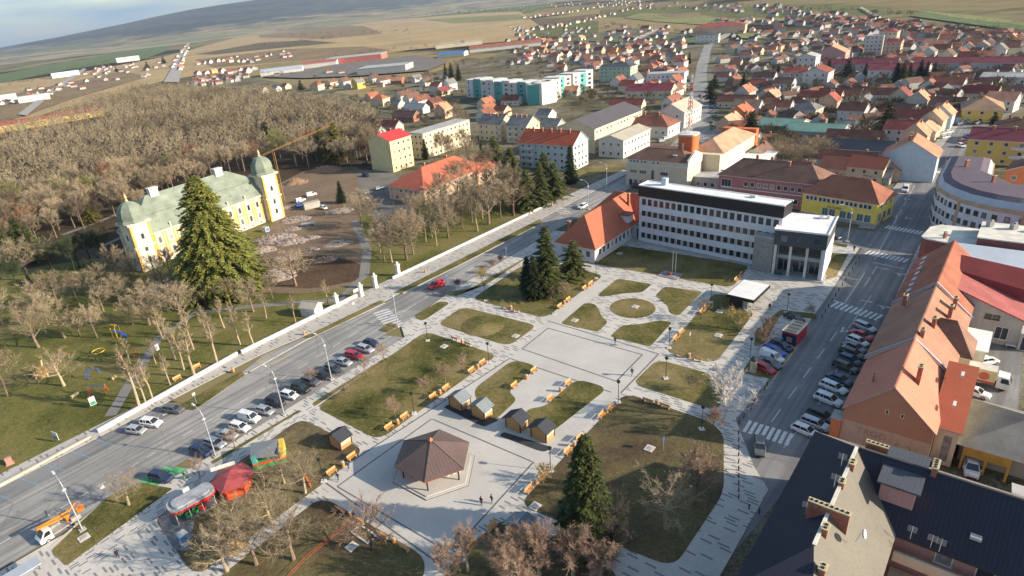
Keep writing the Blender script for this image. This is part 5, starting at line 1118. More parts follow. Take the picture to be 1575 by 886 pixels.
# lifting-platform truck
T = thing('platform_truck', 'white truck with a folded orange lifting arm standing by the tall street lamp', 'truck', at(92, 817, .2), heading((92, 817), (-44, 28)) ); T.location.z = .11
b = MB(); pr = [(1.1, .35), (3.0, .35), (3.1, .95), (2.75, 1.25), (2.1, 2.15), (1.1, 2.25)]; b.prism(pr, -.98, .98); b.xf(Matrix(((1, 0, 0, 0), (0, 0, 1, 0), (0, 1, 0, 0), (0, 0, 0, 1)))); b.build('cab', paint('white'), T)
b = MB(); b.face([(2.74, -.85, 1.3), (2.74, .85, 1.3), (2.16, .78, 2.1), (2.16, -.78, 2.1)]); b.face([(1.35, -1.0, 1.25), (2.5, -1.0, 1.25), (2.0, -1.0, 2.0), (1.35, -1.0, 2.05)]); b.face([(1.35, 1.0, 1.25), (1.35, 1.0, 2.05), (2.0, 1.0, 2.0), (2.5, 1.0, 1.25)]); b.build('window', carglass, T)
b = MB(); b.box(-3.2, 1.0, -1.0, 1.0, .75, .95); b.box(-3.2, -1.8, .4, .98, .95, 1.5); b.box(-.6, .8, -.95, -.4, .95, 1.4); b.build('flatbed', M('bed_grey', (.30, .29, .27), .8, .25, 1), T)
om_ = M('lift_orange', (.72, .22, .02), .5, .1)
b = MB(); b.tube([(-1.6, 0, .95), (-1.6, 0, 1.9)], .3, 8); b.tube([(-2.0, .1, 1.9), (2.6, .15, 2.75)], .19, 4); b.tube([(2.6, -.2, 2.75), (-2.4, -.25, 2.35)], .15, 4); b.tube([(-2.4, -.25, 2.35), (-3.4, -.2, 3.1)], .12, 4); b.build('lift_arm', om_, T)
b = MB(); b.box(-4.1, -3.1, -.6, .6, 1.6, 1.7)
for q in [(-4.1, -.6), (-3.1, -.6), (-3.1, .6), (-4.1, .6)]: b.tube([(*q, 1.65), (*q, 2.6)], .035, 4)
for z in (2.1, 2.6): b.tube([(-4.1, -.6, z), (-3.1, -.6, z), (-3.1, .6, z), (-4.1, .6, z), (-4.1, -.6, z)], .035, 4)
b.build('platform_cage', om_, T)
for x in (-2.2, 2.0):
    for s in (-1, 1): w = link('wheel', carmesh('van')['wheel'], T); w.location = (x, s * .88, .34); w.scale = (1.1, 1.2, 1.1); link('rim', carmesh('van')['rim'], w)
T = thing('trailer', 'flat grey roofed trailer or bus shelter cut off by the lower left corner', 'shelter', at(6, 893, 2.4)); T.location.z = 0; T.rotation_euler = (0, 0, GA)
b = MB(); b.box(-4.5, 4.5, -1.2, 1.0, 2.4, 2.55); b.build('shelter_roof', M('zinc', (.38, .42, .47), .5, .1), T)
for x in (-4.2, 0, 4.2): b = MB(); b.tube([(x, .8, 0), (x, .8, 2.4)], .05, 6); b.build('post', metal_d, T)
T['label'] = 'grey flat-roofed roadside shelter cut off by the lower left corner'; T.name = 'bus_shelter'
# ================================================================== street lamps
def slamp(p, top, lab, arm=-1):
    base = at(*p, .2); t = thing('street_lamp', lab, 'street lamp', (base.x, base.y, .2), GA + R(90), 'tall street lamps along the main street')
    b = MB(); b.tube([(0, 0, 0), (0, 0, 5), (0, 0, 9.0)], [.11, .09, .065], 8); b.build('pole', metal_l, t)
    b = MB(); b.tube([(0, 0, 9.0), (.5, 0, 9.7), (1.5, 0, 10.1), (2.4, 0, 10.2)], [.06, .05, .045, .04], 6); b.build('arm', metal_l, t)
    b = MB(); b.cbox((2.75, 0, 10.22), (.95, .32, .14)); b.build('lamp_head', M('lamp_head', (.60, .61, .60), .4), t)
    b = MB(); b.cbox((.1, 0, 8.2), (.4, .5, .22)); b.build('bracket_light', M('lamp_head', (.60, .61, .60), .4), t)
    b = MB(); b.cbox((0, 0, .05), (1.0, 1.0, .3)); b.build('footing', conc, t); return t
slamp((127, 815), 0, 'tall street lamp behind the orange-armed platform truck')
slamp((332, 702), 0, 'tall street lamp rising from the lower end of the angled car row')
slamp((437, 637), 0, 'tall street lamp between silver and black cars in the middle of the angled row')
slamp((510, 583), 0, 'tall street lamp behind the black cars near the upper third of the angled row')
slamp((612, 502), 0, 'tall street lamp at the zebra crossing opposite the park gate')
slamp((905, 322), 0, 'street lamp beside the white estate car on the main street')
slamp((933, 292), 0, 'street lamp farthest up the main street before the beige shop house')
slamp((1303, 372), 0, 'street lamp at the corner between yellow building and crossing')
slamp((1400, 520), 0, 'x') if False else None
plm = M('lamp_black', (.02, .021, .023), .5, .1)
PL = [((637, 636), 'black park lamp on the big lawn edge beside the lower bench pair'), ((658, 524), 'black park lamp at the upper corner of the big lawn'), ((752, 557), 'black park lamp beside the bench at the right corner of the big lawn'), ((852, 483), 'black park lamp by the benches left of the ring lawns'),
      ((1029, 535), 'black park lamp by the benches left of the kiosk lawn'), ((1024, 582), 'black park lamp standing alone in the lawn below the kiosk lawn'), ((951, 619), 'black park lamp at the corner of the large brown lawn and plaza'), ((1093, 465), 'black park lamp at the top corner of the kiosk lawn'),
      ((1079, 660), 'black park lamp below the white birch'), ((498, 740), 'black park lamp left of the pavilion plaza beside a bench'), ((711, 860), 'black park lamp at the lower corner of the pavilion plaza'), ((847, 724), 'black park lamp to the right of the two darker huts'), ((747, 462), 'black park lamp at the left corner of the spruce lawn'),
      ((1153, 552), 'black park lamp left of the red hatchback and advertising pillar'), ((1210, 481), 'black park lamp behind the red kiosk'), ((917, 428), 'black park lamp on the corner of the spruce lawn near the school'), ((853, 520), 'x')]
first = None
for p, lab in PL[:-1]:
    base = at(*p, .25)
    if first is None:
        first = t = thing('park_lamp', lab, 'park lamp', base, 0, 'black park lamps of the square')
        b = MB(); b.tube([(0, 0, 0), (0, 0, 4.3)], [.07, .05], 8); b.build('pole', plm, t)
        b = MB(); b.lathe([(.06, 4.3), (.30, 4.35), (.34, 4.7), (.1, 4.82), (0, 4.85)], 10); b.build('lamp_head', plm, t)
        b = MB(); b.lathe([(.24, 4.31), (.24, 4.36), (.0, 4.36)], 10); b.build('diffuser', M('lamp_glass', (.55, .54, .50), .4), t)
        b = MB(); b.cbox((0, 0, .05), (.9, .9, .16)); b.build('footing', WALLS['white'], t)
    else: clone(first, base, 0, lab)
# ================================================================== benches and litter bins
wood = M('orange_slats', (.60, .26, .07), .6, .2, 3); wl_ = M('waxed_wood', (.66, .40, .17), .6, .2, 3)
bench0 = None; bin0 = None
PAIRS = [ # bench px, bench px, bin px, direction, description
 ((599, 658), (623, 642), (612, 651), 'u', 'on the big lawn edge nearest the pavilion'), ((667, 611), (687, 598), (677, 605), 'u', 'on the big lawn edge behind the two grey-roofed huts'), ((726, 571), (743, 559), (735, 566), 'u', 'at the right corner of the big lawn'), ((700, 522), (720, 530), (711, 527), 'v', 'on the upper edge of the big lawn'),
 ((778, 473), (794, 478), (786, 475), 'v', 'on the lower edge of the spruce lawn'), ((862, 472), (875, 462), (868, 467), 'u', 'on the right edge of the spruce lawn'), ((900, 444), (910, 437), (905, 441), 'u', 'at the upper corner of the spruce lawn'), ((1040, 521), (1049, 511), (1044, 516), 'u', 'on the left edge of the kiosk lawn'),
 ((1046, 546), (1073, 553), (1060, 549), 'v', 'on the lower edge of the kiosk lawn'), ((997, 617), (1023, 625), (1010, 621), 'v', 'on the upper edge of the large brown lawn'), ((941, 628), (926, 640), (933, 634), 'u', 'at the upper left corner of the brown lawn'), ((893, 675), (874, 695), (883, 685), 'u', 'above the big spruce on the plaza edge'),
 ((835, 734), (815, 754), (824, 743), 'u', 'left of the big dark spruce'), ((542, 704), (511, 727), (528, 716), 'u', 'beside the hut left of the pavilion'), ((524, 785), (554, 802), (540, 793), 'v', 'on the lower left edge of the pavilion plaza'), ((589, 824), (622, 843), (606, 833), 'v', 'at the lower corner of the pavilion plaza'),
 ((758, 811), (727, 840), (743, 826), 'u', 'right of the lower lamp of the pavilion plaza'), ((822, 571), (792, 594), (810, 582), 'u', 'on the small lawn behind the huts'), ((875, 590), (847, 614), (862, 601), 'u', 'standing on the concrete beside the kidney-shaped lawn'), ((1133, 431), (1141, 423), (1137, 428), 'u', 'beside the kiosk by the office lawn'), ((1086, 473), (1080, 480), (1083, 476), 'u', 'on the upper left edge of the kiosk lawn')]
for k, (p, q, r_, d, desc) in enumerate(PAIRS):
    rz = GA if d == 'u' else GA + R(90)
    for j, pp in enumerate((p, q)):
        lab = ('left-hand' if (pp[0] < (q if j == 0 else p)[0]) else 'right-hand') + ' orange slatted bench ' + desc
        pos = at(*pp, .5); pos.z = .26
        if bench0 is None:
            bench0 = t = thing('park_bench', lab, 'bench', pos, rz, 'orange slatted benches of the square')
            b = MB(); [b.box(-.95, .95, y, y + .13, .43, .48) for y in (-.28, -.12, .04)]; b.build('seat', wood, t)
            b = MB(); [b.face([(-.95, .24 + z * .12, .55 + z), (.95, .24 + z * .12, .55 + z), (.95, .26 + z * .12, .69 + z), (-.95, .26 + z * .12, .69 + z)]) for z in (0, .18, .36)]
            b = MB(); [b.box(-.95, .95, .22 + i * .03, .27 + i * .03, .55 + i * .17, .69 + i * .17) for i in range(3)]; b.build('backrest', wl_, t)
            for x in (-.7, .7): b = MB(); b.box(x - .05, x + .05, -.26, .24, 0, .43); b.build('leg', conc, t)
        else: clone(bench0, pos, rz, lab)
    pos = at(*r_, .4); pos.z = .25; lab = 'orange litter bin ' + desc
    lab = 'orange litter bin ' + desc
    if bin0 is None:
        bin0 = t = thing('litter_bin', lab, 'litter bin', pos, 0, 'orange litter bins of the square')
        b = MB(); b.lathe([(.26, 0), (.3, .1), (.3, .85), (.27, .88)], 10); b.build('bin_body', wood, t)
        b = MB(); b.lathe([(.31, .92), (.31, 1.0), (.0, 1.08)], 10); b.lathe([(.1, .86), (.1, .93)], 6); b.build('lid', metal_l, t)
    else: clone(bin0, pos, 0, lab)
# ================================================================== pavilion
cs = [at(x, y, 3.3) for x, y in ((620, 676), (607, 716), (653, 741), (713, 725), (722, 680), (677, 662))]
c = sum(cs, Vector()) / 6; PC = Vector((c.x, c.y, 0)); RR = sum((q - c).length for q in cs) / 6; ph = math.atan2(cs[2].y - c.y, cs[2].x - c.x)
T = thing('pavilion', 'open hexagonal pavilion with a brown sheet roof in the middle of the plaza', 'pavilion', (PC.x, PC.y, KZ), 0)
b = MB(); b.lathe([(7.1, 0), (7.1, .18), (6.6, .18), (6.6, .34)], 6, ph=ph); b.build('platform', [conc_m], T)
b = MB(); b.lathe([(7.25, -.02), (7.25, .05)], 6, ph=ph); b.build('platform_edge', inlay_m, T)
b = MB(); prf = roofmat('pavilion_sheet', (.135, .095, .085), .15, .55, .02, True, .55, .55)
ap = 6.0
for i in range(6):
    a0, a1 = ph + i * math.pi / 3, ph + (i + 1) * math.pi / 3
    p0, p1 = (RR * math.cos(a0), RR * math.sin(a0), 3.1), (RR * math.cos(a1), RR * math.sin(a1), 3.1)
    b.face([p0, p1, (0, 0, ap)]); b.face([p0, (p0[0] * .99, p0[1] * .99, 2.86), (p1[0] * .99, p1[1] * .99, 2.86), p1], 1); b.face([(p1[0] * .98, p1[1] * .98, 2.88), (p0[0] * .98, p0[1] * .98, 2.88), (0, 0, ap - .3)], 2)
    b.tube([p0, (0, 0, ap + .03)], .06, 4, 0)
b.build('roof', [prf, M('red_brown_fascia', (.30, .09, .04), .6), M('soffit_wood', (.40, .22, .10), .7)], T)
b = MB(); b.lathe([(.35, ap - .2), (.4, ap + .1), (.2, ap + .3), (0, ap + .6)], 6, ph=ph); b.build('roof_finial', M('finial_copper', (.55, .20, .09), .5), T)
for i in range(6):
    a0 = ph + i * math.pi / 3; b = MB(); b.tube([(5.3 * math.cos(a0), 5.3 * math.sin(a0), .3), (5.3 * math.cos(a0), 5.3 * math.sin(a0), 3.2)], .13, 4); b.build('post', M('dark_wood', (.05, .032, .022), .7), T)
for k, (x, y) in enumerate([(705, 724), (697, 727), (688, 730)]):
    p = at(x, y, .6); t = thing('round_table', 'white round bar table under the pavilion roof, %s from the right' % ('first', 'second', 'third')[k], 'table', (p.x, p.y, KZ + .34), 0, 'white bar tables under the pavilion roof'); b = MB(); b.lathe([(.38, 0), (.3, .2), (.36, 1.05), (.42, 1.08), (.42, 1.12)], 12); b.build('table_cover', WALLS['white'], t); b = MB(); b.lathe([(.43, 1.125), (.43, 1.15)], 12); b.build('table_top', WALLS['white'], t)
# ================================================================== market huts
hutw = roofmat('hut_boards', (.52, .29, .12), .12, .22, .05, False, .7, .35); 
def hut(p, lab, rf_, W=3.1, D=2.5, rz=BR, pale=True):
    pos = at(*p, .2); t = thing('market_hut', lab, 'market hut', (pos.x, pos.y, KZ + .02), rz, 'wooden market huts'); w, d = W / 2, D / 2
    b = MB(); b.box(-w, w, -d, d, 0, 2.15, skip='t'); b.face([(-w, -d, 2.15), (w, -d, 2.15), (0, -d, 3.0)]); b.face([(w, d, 2.15), (-w, d, 2.15), (0, d, 3.0)]); b.build('wall', hutw, t)
    for sx in (-1, 1):
        for sy in (-1, 1): b = MB(); b.cbox((sx * w, sy * d, 1.08), (.16, .16, 2.2)); b.build('corner_post', M('dark_wood', (.05, .032, .022), .7), t)
    b = MB(); sl = .85 / w
    for s, o_ in ((-1, .95), (1, .35)):
        x = s * (w + o_); z = 2.15 - sl * o_
        q = [(0, -d - .3, 3.05), (x, -d - .3, z), (x, d + .3, z), (0, d + .3, 3.05)]
        b.face(q if s < 0 else q[::-1]); q2 = [(a, b_, c_ - .1) for a, b_, c_ in q]; b.face(q2[::-1] if s < 0 else q2, 1)
        for i in range(4): b.face([q[i], q[(i + 1) % 4], q2[(i + 1) % 4], q2[i]], 1)
    b.tube([(0, -d - .3, 3.07), (0, d + .3, 3.07)], .06, 4); b.build('roof', [rf_, M('dark_wood', (.05, .032, .022), .7)], t)
    b = MB(); b.box(w + .005, w + .06, -d + .2, d - .2, .9 if pale else .8, 2.0); b.build('shutter', WALLS['cream'] if pale else wl_, t)
    b = MB(); b.box(-w - .06, -w - .005, -d + .2, d - .2, .95, 2.0); b.build('shutter', wl_, t)
    b = MB(); b.box(-.1, .1, -d - .03, -d, .1, .2)
    return t
gr_ = roofmat('hut_slate', (.20, .235, .25), .1, .3, .03, False, .7, .25); dr_ = roofmat('hut_dark', (.045, .05, .062), .1, .3, .03, False, .7, .25)
hut((708, 624), 'wooden market hut with a blue-grey roof, left of the pale-roofed pair', gr_); hut((742, 638), 'wooden market hut with a blue-grey roof, right one of the paler pair', gr_)
hut((796, 656), 'wooden market hut with a dark roof, left one of the dark pair', dr_); hut((835, 671), 'wooden market hut with a dark roof, right one of the darker pair beside the lamp', dr_)
hut((525, 683), 'single wooden market hut left of the pavilion with a pale door', dr_, rz=BR); hut((804, 822), 'wooden market hut with a slate roof at the bottom beside the bare trees', gr_)
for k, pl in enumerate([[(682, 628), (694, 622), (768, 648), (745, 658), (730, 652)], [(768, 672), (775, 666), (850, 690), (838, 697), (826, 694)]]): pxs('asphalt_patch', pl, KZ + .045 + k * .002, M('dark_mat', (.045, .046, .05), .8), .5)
# ================================================================== fairground items on the lower left lawn
T = thing('carousel', 'long carousel booth with rounded grey roof and red scalloped edge', 'carousel', at(300, 785, .2), heading((300, 780), (62, -34))); T.location.z = LZ; T.scale = (.84, .84, .9)
oct_ = rounded([(-4.3, -2.2), (4.3, -2.2), (4.3, 2.2), (-4.3, 2.2)], 1.6, 3)
b = MB(); b.prism(oct_, 2.9, 3.05, 0); n = len(oct_); in_ = [(x * .8, y * .7) for x, y in oct_]; q_ = [(x, y) for x, y in oct_]
for i in range(n): pass
b.prism(in_, 3.05, 3.35, 0); b.build('roof', M('tarp_roof', (.33, .34, .36), .7, .2, .8), T)
b = MB(); b.prism([(x * 1.02, y * 1.02) for x, y in oct_], 2.5, 2.9, 0); b.build('red_valance', M('fair_red', (.55, .04, .03), .5), T)
b = MB(); b.prism([(x * .95, y * .95) for x, y in oct_], 0, .25); b.build('deck', M('deck_grey', (.12, .12, .13), .8), T)
for x in (-3.6, -1.2, 1.2, 3.6):
    for s in (-1, 1): b = MB(); b.tube([(x, s * 1.9, .2), (x, s * 1.9, 2.6)], .07, 6); b.build('post', WALLS['white'], T)
for x, y in ((-2.4, .6), (0, -.8), (2.4, .6), (1.2, -1.2), (-1.4, -1.1)):
    b = MB(); b.lathe([(.3, .25), (.65, .35), (.7, .8), (.55, .85), (.5, .5)], 10, (x, y, 0)); b.build('cup_seat', M('fair_red', (.55, .04, .03), .5) if x > 0 else M('fair_green', (.06, .30, .10), .5), T)
b = MB(); b.box(-.6, .6, 1.9, 2.3, 3.2, 3.9); b.build('sign_board', WALLS['white'], T)
T = thing('kiosk', 'red hexagonal fairground kiosk with a pink-red roof', 'kiosk', at(363, 752, .2), R(20)); T.location.z = LZ
b = MB(); b.lathe([(2.7, 0), (2.7, 1.1)], 6); b.build('counter', M('fair_orange', (.72, .12, .03), .5), T)
b = MB(); b.lathe([(1.9, .1), (1.9, 2.5)], 6); b.build('wall', M('kiosk_dark', (.10, .03, .03), .6), T)
b = MB(); b.lathe([(3.7, 2.35), (3.7, 2.5), (1.4, 3.5), (0, 3.9)], 6); b.build('roof', M('fair_roof', (.33, .07, .07), .5, .1), T)
for i in range(6): a = i * math.pi / 3; b = MB(); b.tube([(2.75 * math.cos(a), 2.75 * math.sin(a), 0), (2.75 * math.cos(a), 2.75 * math.sin(a), 2.6)], .08, 6); b.build('post', M('fair_red', (.55, .04, .03), .5), T)
b = MB(); b.box(-3.2, .8, 3.0, 3.1, 2.6, 3.3); b.build('sign_board', WALLS['white'], T)
T = thing('bouncy_castle', 'green and yellow play booth with a slate grey top beside the promenade', 'play booth', at(416, 706, .2), heading((416, 700), (40, -10))); T.location.z = LZ
b = MB(); b.box(-2.8, 2.8, -2, 2, 0, .7); b.build('base', M('fair_green', (.06, .30, .10), .5), T)
b = MB(); b.box(-2.8, 2.8, -2.02, -1.8, .7, 1.1); b.build('orange_strip', M('fair_orange', (.72, .12, .03), .5), T)
b = MB(); b.box(1.9, 2.8, -2, 2, .7, 2.3); b.build('yellow_wall', M('fair_yellow', (.72, .50, .08), .5), T)
b = MB(); b.box(-2.8, -2.0, -2, 2, .7, 2.5); b.build('teal_wall', WALLS['teal'], T)
b = MB(); b.face([(-2.9, -2, 2.5), (1.9, -2, 1.6), (1.9, 2, 2.4), (-2.9, 2, 2.8)]); b.face([(-2.9, -2, 2.4), (-2.9, 2, 2.7), (1.9, 2, 2.3), (1.9, -2, 1.5)]); b.build('cover', M('slate_tarp', (.13, .15, .17), .7, .1), T)
T = thing('portable_toilet', 'blue portable toilet with a white roof beside the carousel', 'toilet', at(286, 838, .1), GA); T.location.z = LZ
b = MB(); b.box(-.6, .6, -.6, .6, 0, 2.1); b.build('cabin', M('toilet_blue', (.10, .26, .45), .5, .1), T); b = MB(); b.box(-.66, .66, -.66, .66, 2.1, 2.2); b.box(-.5, .5, -.5, .5, 2.2, 2.36); b.build('roof', WALLS['white'], T); b = MB(); b.box(-.45, .45, -.64, -.6, .1, 1.95); b.build('door', M('toilet_blue2', (.06, .20, .42), .5), T)
T = thing('barrier', 'folded orange safety barrier standing at the lamp left of the plaza', 'barrier', at(474, 742, .3), heading((474, 742), (12, 20))); T.location.z = LZ
for i in range(6): b = MB(); b.box(-1.6 + i * .55, -1.35 + i * .55, -.05, .05, 0, 1.05); b.build('panel', M('barrier_orange', (.75, .17, .03), .6), T)
b = MB(); b.box(-1.7, 1.7, -.03, .03, .5, .62); b.build('rail', M('barrier_orange', (.75, .17, .03), .6), T)
P_ = [at(x, y, .8) for x, y in ((536, 806), (505, 830), (470, 858), (440, 890))]; T = thing('barrier_fence', 'thin orange-red net fence stretched across the bottom lawn', 'fence', P_[0] * 1, 0); T.location.z = LZ
for i in range(3): b = MB(); b.tube([P_[i] - P_[0] + Vector((0, 0, .8)), P_[i + 1] - P_[0] + Vector((0, 0, .8))], .022, 4); b.tube([P_[i] - P_[0] + Vector((0, 0, .35)), P_[i + 1] - P_[0] + Vector((0, 0, .35))], .02, 4); b.build('net', M('net_red', (.65, .08, .04), .7), T)
for p in P_: b = MB(); b.tube([p - P_[0], p - P_[0] + Vector((0, 0, .95))], .03, 4); b.build('post', metal_d, T)
# ================================================================== kiosks by the side street
pz = [at(x, y, 3.2) for x, y in ((1122, 455), (1165, 465), (1180, 439), (1138, 430))]; c = sum(pz, Vector()) / 4; d = pz[1] - pz[0]; rz = math.atan2(d.y, d.x); W2, D2 = d.length / 2, (pz[3] - pz[0]).length / 2
T = thing('bus_kiosk', 'black box-shaped kiosk with an overhanging white-topped roof beside the office lawn', 'kiosk', (c.x, c.y, KZ + .02), rz)
b = MB(); b.box(-W2, W2, -D2, D2, 2.5, 3.2); b.build('roof', black_m, T); b = MB(); b.box(-W2 + .15, W2 - .15, -D2 + .15, D2 - .15, 3.2, 3.24); b.build('roof_cover', roof_white, T)
b = MB(); b.box(-W2 + .6, .4, -D2 + .9, D2 - .9, 0, 2.5); b.build('wall', black_m, T); b = MB(); b.box(.42, 1.5, -D2 + 1.0, -D2 + 1.1, .1, 2.4); b.build('glass_panel', M('pale_glass', (.35, .38, .38), .2), T)
for x in (1.6, W2 - .5): b = MB(); b.tube([(x, -D2 + 1.0, 0), (x + .3, -D2 + .6, 2.5)], .07, 6); b.build('strut', WALLS['white'], T)
pz = [at(x, y, 3.0) for x, y in ((1206, 508), (1228, 514), (1241, 497), (1219, 491))]; c = sum(pz, Vector()) / 4; d = pz[1] - pz[0]; rz = math.atan2(d.y, d.x); W2, D2 = d.length / 2, (pz[3] - pz[0]).length / 2
T = thing('snack_kiosk', 'red and navy snack kiosk with a cream panelled roof beside the parked cars', 'kiosk', (c.x, c.y, .12), rz)
b = MB(); b.box(-W2, W2, -D2, D2, 0, 2.6); b.build('wall', M('kiosk_red', (.50, .035, .05), .5, .1), T); b = MB(); b.box(-W2 - .03, W2 + .03, -D2 - .05, -D2, .1, 2.3); b.build('front_panel', M('kiosk_navy', (.02, .03, .06), .4), T)
b = MB(); b.box(-W2 - .15, W2 + .15, -D2 - .15, D2 + .15, 2.6, 2.85, 0, 1); b.build('roof', [M('kiosk_red', (.50, .035, .05), .5, .1), WALLS['cream']], T)
for i in range(4): b = MB(); y = -D2 + .6 + i * (2 * D2 - 1.2) / 3; b.box(-W2 + .4, W2 - .4, y - .35, y + .35, 2.86, 2.98); b.build('roof_panel', M('panel_brown', (.32, .24, .18), .7), T)
b = MB(); b.box(-.5, .6, -D2 - .08, -D2 - .055, .6, 1.7); b.build('poster', M('poster', (.35, .24, .20), .6, .5, 6), T); b = MB(); b.box(-W2 - .02, -W2 + .3, -D2 - .09, -D2 - .056, .5, 1.3); b.build('poster', blue_p, T)
T = thing('advertising_pillar', 'cream round advertising pillar with a dark cap beside the red hatchback', 'advertising pillar', at(1158, 572, .2), 0); T.location.z = LZ
b = MB(); b.lathe([(.6, 0), (.6, 2.6)], 14); b.build('drum', M('pillar_posters', (.56, .46, .30), .8, .3, 3), T); b = MB(); b.lathe([(.72, 2.6), (.72, 2.8), (.3, 3.05), (0, 3.1)], 14); b.build('cap', metal_d, T)
for p, lab in (((1141, 563), 'dark round-crowned shrub in the bed left of the advertising pillar'),): pass
# flagpoles and flower stone on the office lawn
T = thing('monument', 'square stone slab with a red shrub bowl and two tall poles on the office lawn', 'monument', at(1031, 423, .3), BR); T.location.z = LZ
b = MB(); b.box(-2.6, 2.6, -1.9, 1.9, 0, .14); b.box(-1.6, 1.6, -1.2, 1.2, .14, .24); b.build('slab', M('paving_stone', (.27, .25, .25), .9, .2, 1), T)
for x in (.2, 1.0): b = MB(); b.tube([(x, .7, .2), (x, .7, 6.2)], [.06, .04], 6); b.build('flag_pole', metal_l, T)
b = MB(); b.lathe([(.4, .2), (.6, .6), (.4, .8)], 10, (0, -.2, 0)); b.build('bowl', M('bowl_red', (.25, .06, .06), .7), T)
for x, y, l in ((977, 472, 'pale stone cover in the middle of the round flower bed'), (884, 493, 'pale manhole slab on the left ring lawn'), (683, 533, 'pale manhole slab on the big lawn near the bench'), (1107, 479, 'white square slab on the kiosk lawn'), (1105, 516, 'small pale slab low on the kiosk lawn'), (823, 779, 'stone drain cover on the large brown lawn near the hut'), (999, 690, 'grey stone lump in the middle of the large brown lawn'), (129, 827, 'square manhole frame on the verge by the platform truck'), (953, 390, 'pale cover at the top of the office lawn'), (793, 517, 'white slab at the corner of the mound lawn'), (541, 841, 'small pale slab among the bottom lawn')):
    b = MB(); b.box(-.8, .8, -.7, .7, 0, .1); b.box(-.45, .45, -.4, .4, .1, .14, 1); o = b.build('stone_slab', [M('pale_stone', (.50, .48, .44), .9, .2, 2), conc]); p = at(x, y, .25); o.location = (p.x, p.y, LZ + .003); o.rotation_euler = (0, 0, GA); tag(o, l, 'stone slab')
T = thing('memorial_slab', 'dark metal frame with a slab and a black post on the bottom lawn', 'grave-like slab', at(560, 822, .2), BR); T.location.z = LZ; T['category'] = 'stone slab'
b = MB(); b.box(-1.9, 1.9, -1, 1, 0, .12); b.build('slab', M('pale_stone', (.50, .48, .44), .9, .2, 2), T); b = MB(); b.box(-1.6, 1.6, -.7, .7, .12, .16); b.build('bed', shade_lawn, T); b = MB(); b.tube([(-1.0, 0, .1), (-1.0, 0, 1.4)], .12, 6); b.build('post', black_m, T)
b = MB(); b.lathe([(5.2, 0), (4.2, .12), (2.8, .34), (1.2, .5), (0, .55)], 22); o = b.build('mound', lawn_m, smooth=True); p = at(742, 502); o.location = (p.x, p.y, LZ); tag(o, kind='structure')
# ================================================================== park wall, gate, hut
wallw = M('park_wall_white', (.66, .64, .60), .9, .12, .5, streak=.3)
def longwall(a, c, h, w, lab, mat, posts=0, name='park_wall'):
    p, q = at(*a), at(*c); d = q - p; L_ = d.length; t = thing(name, lab, 'wall', p, math.atan2(d.y, d.x)); n = max(1, round(L_ / 12))
    b = MB(); b.box(0, L_, -w / 2, w / 2, -.05, h); b.build('wall_base', mat, t); b = MB(); b.box(-.05, L_ + .05, -w / 2 - .08, w / 2 + .08, h, h + .1); b.build('coping', mat, t)
    for i in range(posts): b = MB(); x = L_ * i / max(1, posts - 1); b.box(x - .3, x + .3, -.32, .32, 0, h + .5); b.box(x - .38, x + .38, -.4, .4, h + .5, h + .62); b.build('pillar', mat, t)
    return t
longwall((152, 667), (366, 547), .95, .4, 'long white park wall left of the white pedestrian strip, lower stretch', wallw)
longwall((372, 545), (552, 456), .95, .4, 'long white park wall between the entrance recess and the gate', wallw)
longwall((-60, 782), (140, 674), .55, .4, 'low pale wall along the park at the lower left', M('park_wall_stone', (.50, .45, .36), .9, .15, .5))
longwall((604, 430), (846, 315), .75, .4, 'white park wall beyond the gate running up to the spruces', wallw)
for p, h, l in (((613, 424), 3.4, 'white gate pillar farthest from the camera at the park entrance'), ((578, 443), 3.6, 'second farthest white gate pillar of the park entrance'), ((556, 456), 3.2, 'white gate pillar nearest the zebra crossing with a board on it'), ((519, 472), 3.2, 'lone white pillar where the park wall ends left of the gate')):
    t = thing('gate_pillar', l, 'gate pillar', at(*p), GA, 'white pillars of the park gate')
    b = MB(); b.box(-.5, .5, -.5, .5, 0, h); b.build('shaft', wallw, t); b = MB(); b.box(-.65, .65, -.65, .65, h, h + .2); b.box(-.62, .62, -.62, .62, -.02, .35); b.build('cap', wallw, t); b = MB(); b.lathe([(.2, h + .2), (.4, h + .5), (.3, h + .8), (.12, h + 1.0), (0, h + 1.1)], 8); b.build('finial', wallw, t)
    if h == 3.2 and p[0] == 556: b = MB(); b.box(-2.4, -.5, -.1, .1, 2.0, 2.9); b.build('gate_board', WALLS['white'], t)
block('gatehouse', 'small white hut with a pale roof beside the park wall', (464, 487), 4.4, 3.6, 2.6, 'white', 'beige', 'gablex', 1.0, 1, 1, rz=R(-25), chim=0, over=.3, cat='hut', ww=.7, wh=.6)
# ================================================================== playground and park furniture
def pg(name, lab, cat, p, rz, parts):
    t = thing(name, lab, cat, at(*p), rz); t.location.z = .08
    for nm, mt, pts, r_ in parts: b = MB(); b.tube(pts, r_, 6); b.build(nm, mt, t)
    return t
rd, bl, yw, gn = M('play_red', (.60, .08, .02), .5), M('play_blue', (.03, .10, .50), .5), M('play_yellow', (.70, .48, .05), .5), M('play_green', (.05, .28, .18), .5)
def swing(p, lab, a, top=bl, legs=rd, w=3.4, h=2.3):
    P_ = []
    for s in (-1, 1):
        for d in (-1, 1): P_.append(('leg', legs, [(s * w / 2, d * .9, 0), (s * w / 2, 0, h)], .07))
    P_.append(('beam', top, [(-w / 2, 0, h), (w / 2, 0, h)], .07))
    for x in (-.8, .8): P_ += [('chain', metal_d, [(x - .2, 0, h), (x - .2, 0, .55)], .02), ('chain', metal_d, [(x + .2, 0, h), (x + .2, 0, .55)], .02), ('seat', plast, [(x - .25, 0, .55), (x + .25, 0, .55)], .06)]
    pg('swing', lab, 'swing', p, a, P_)
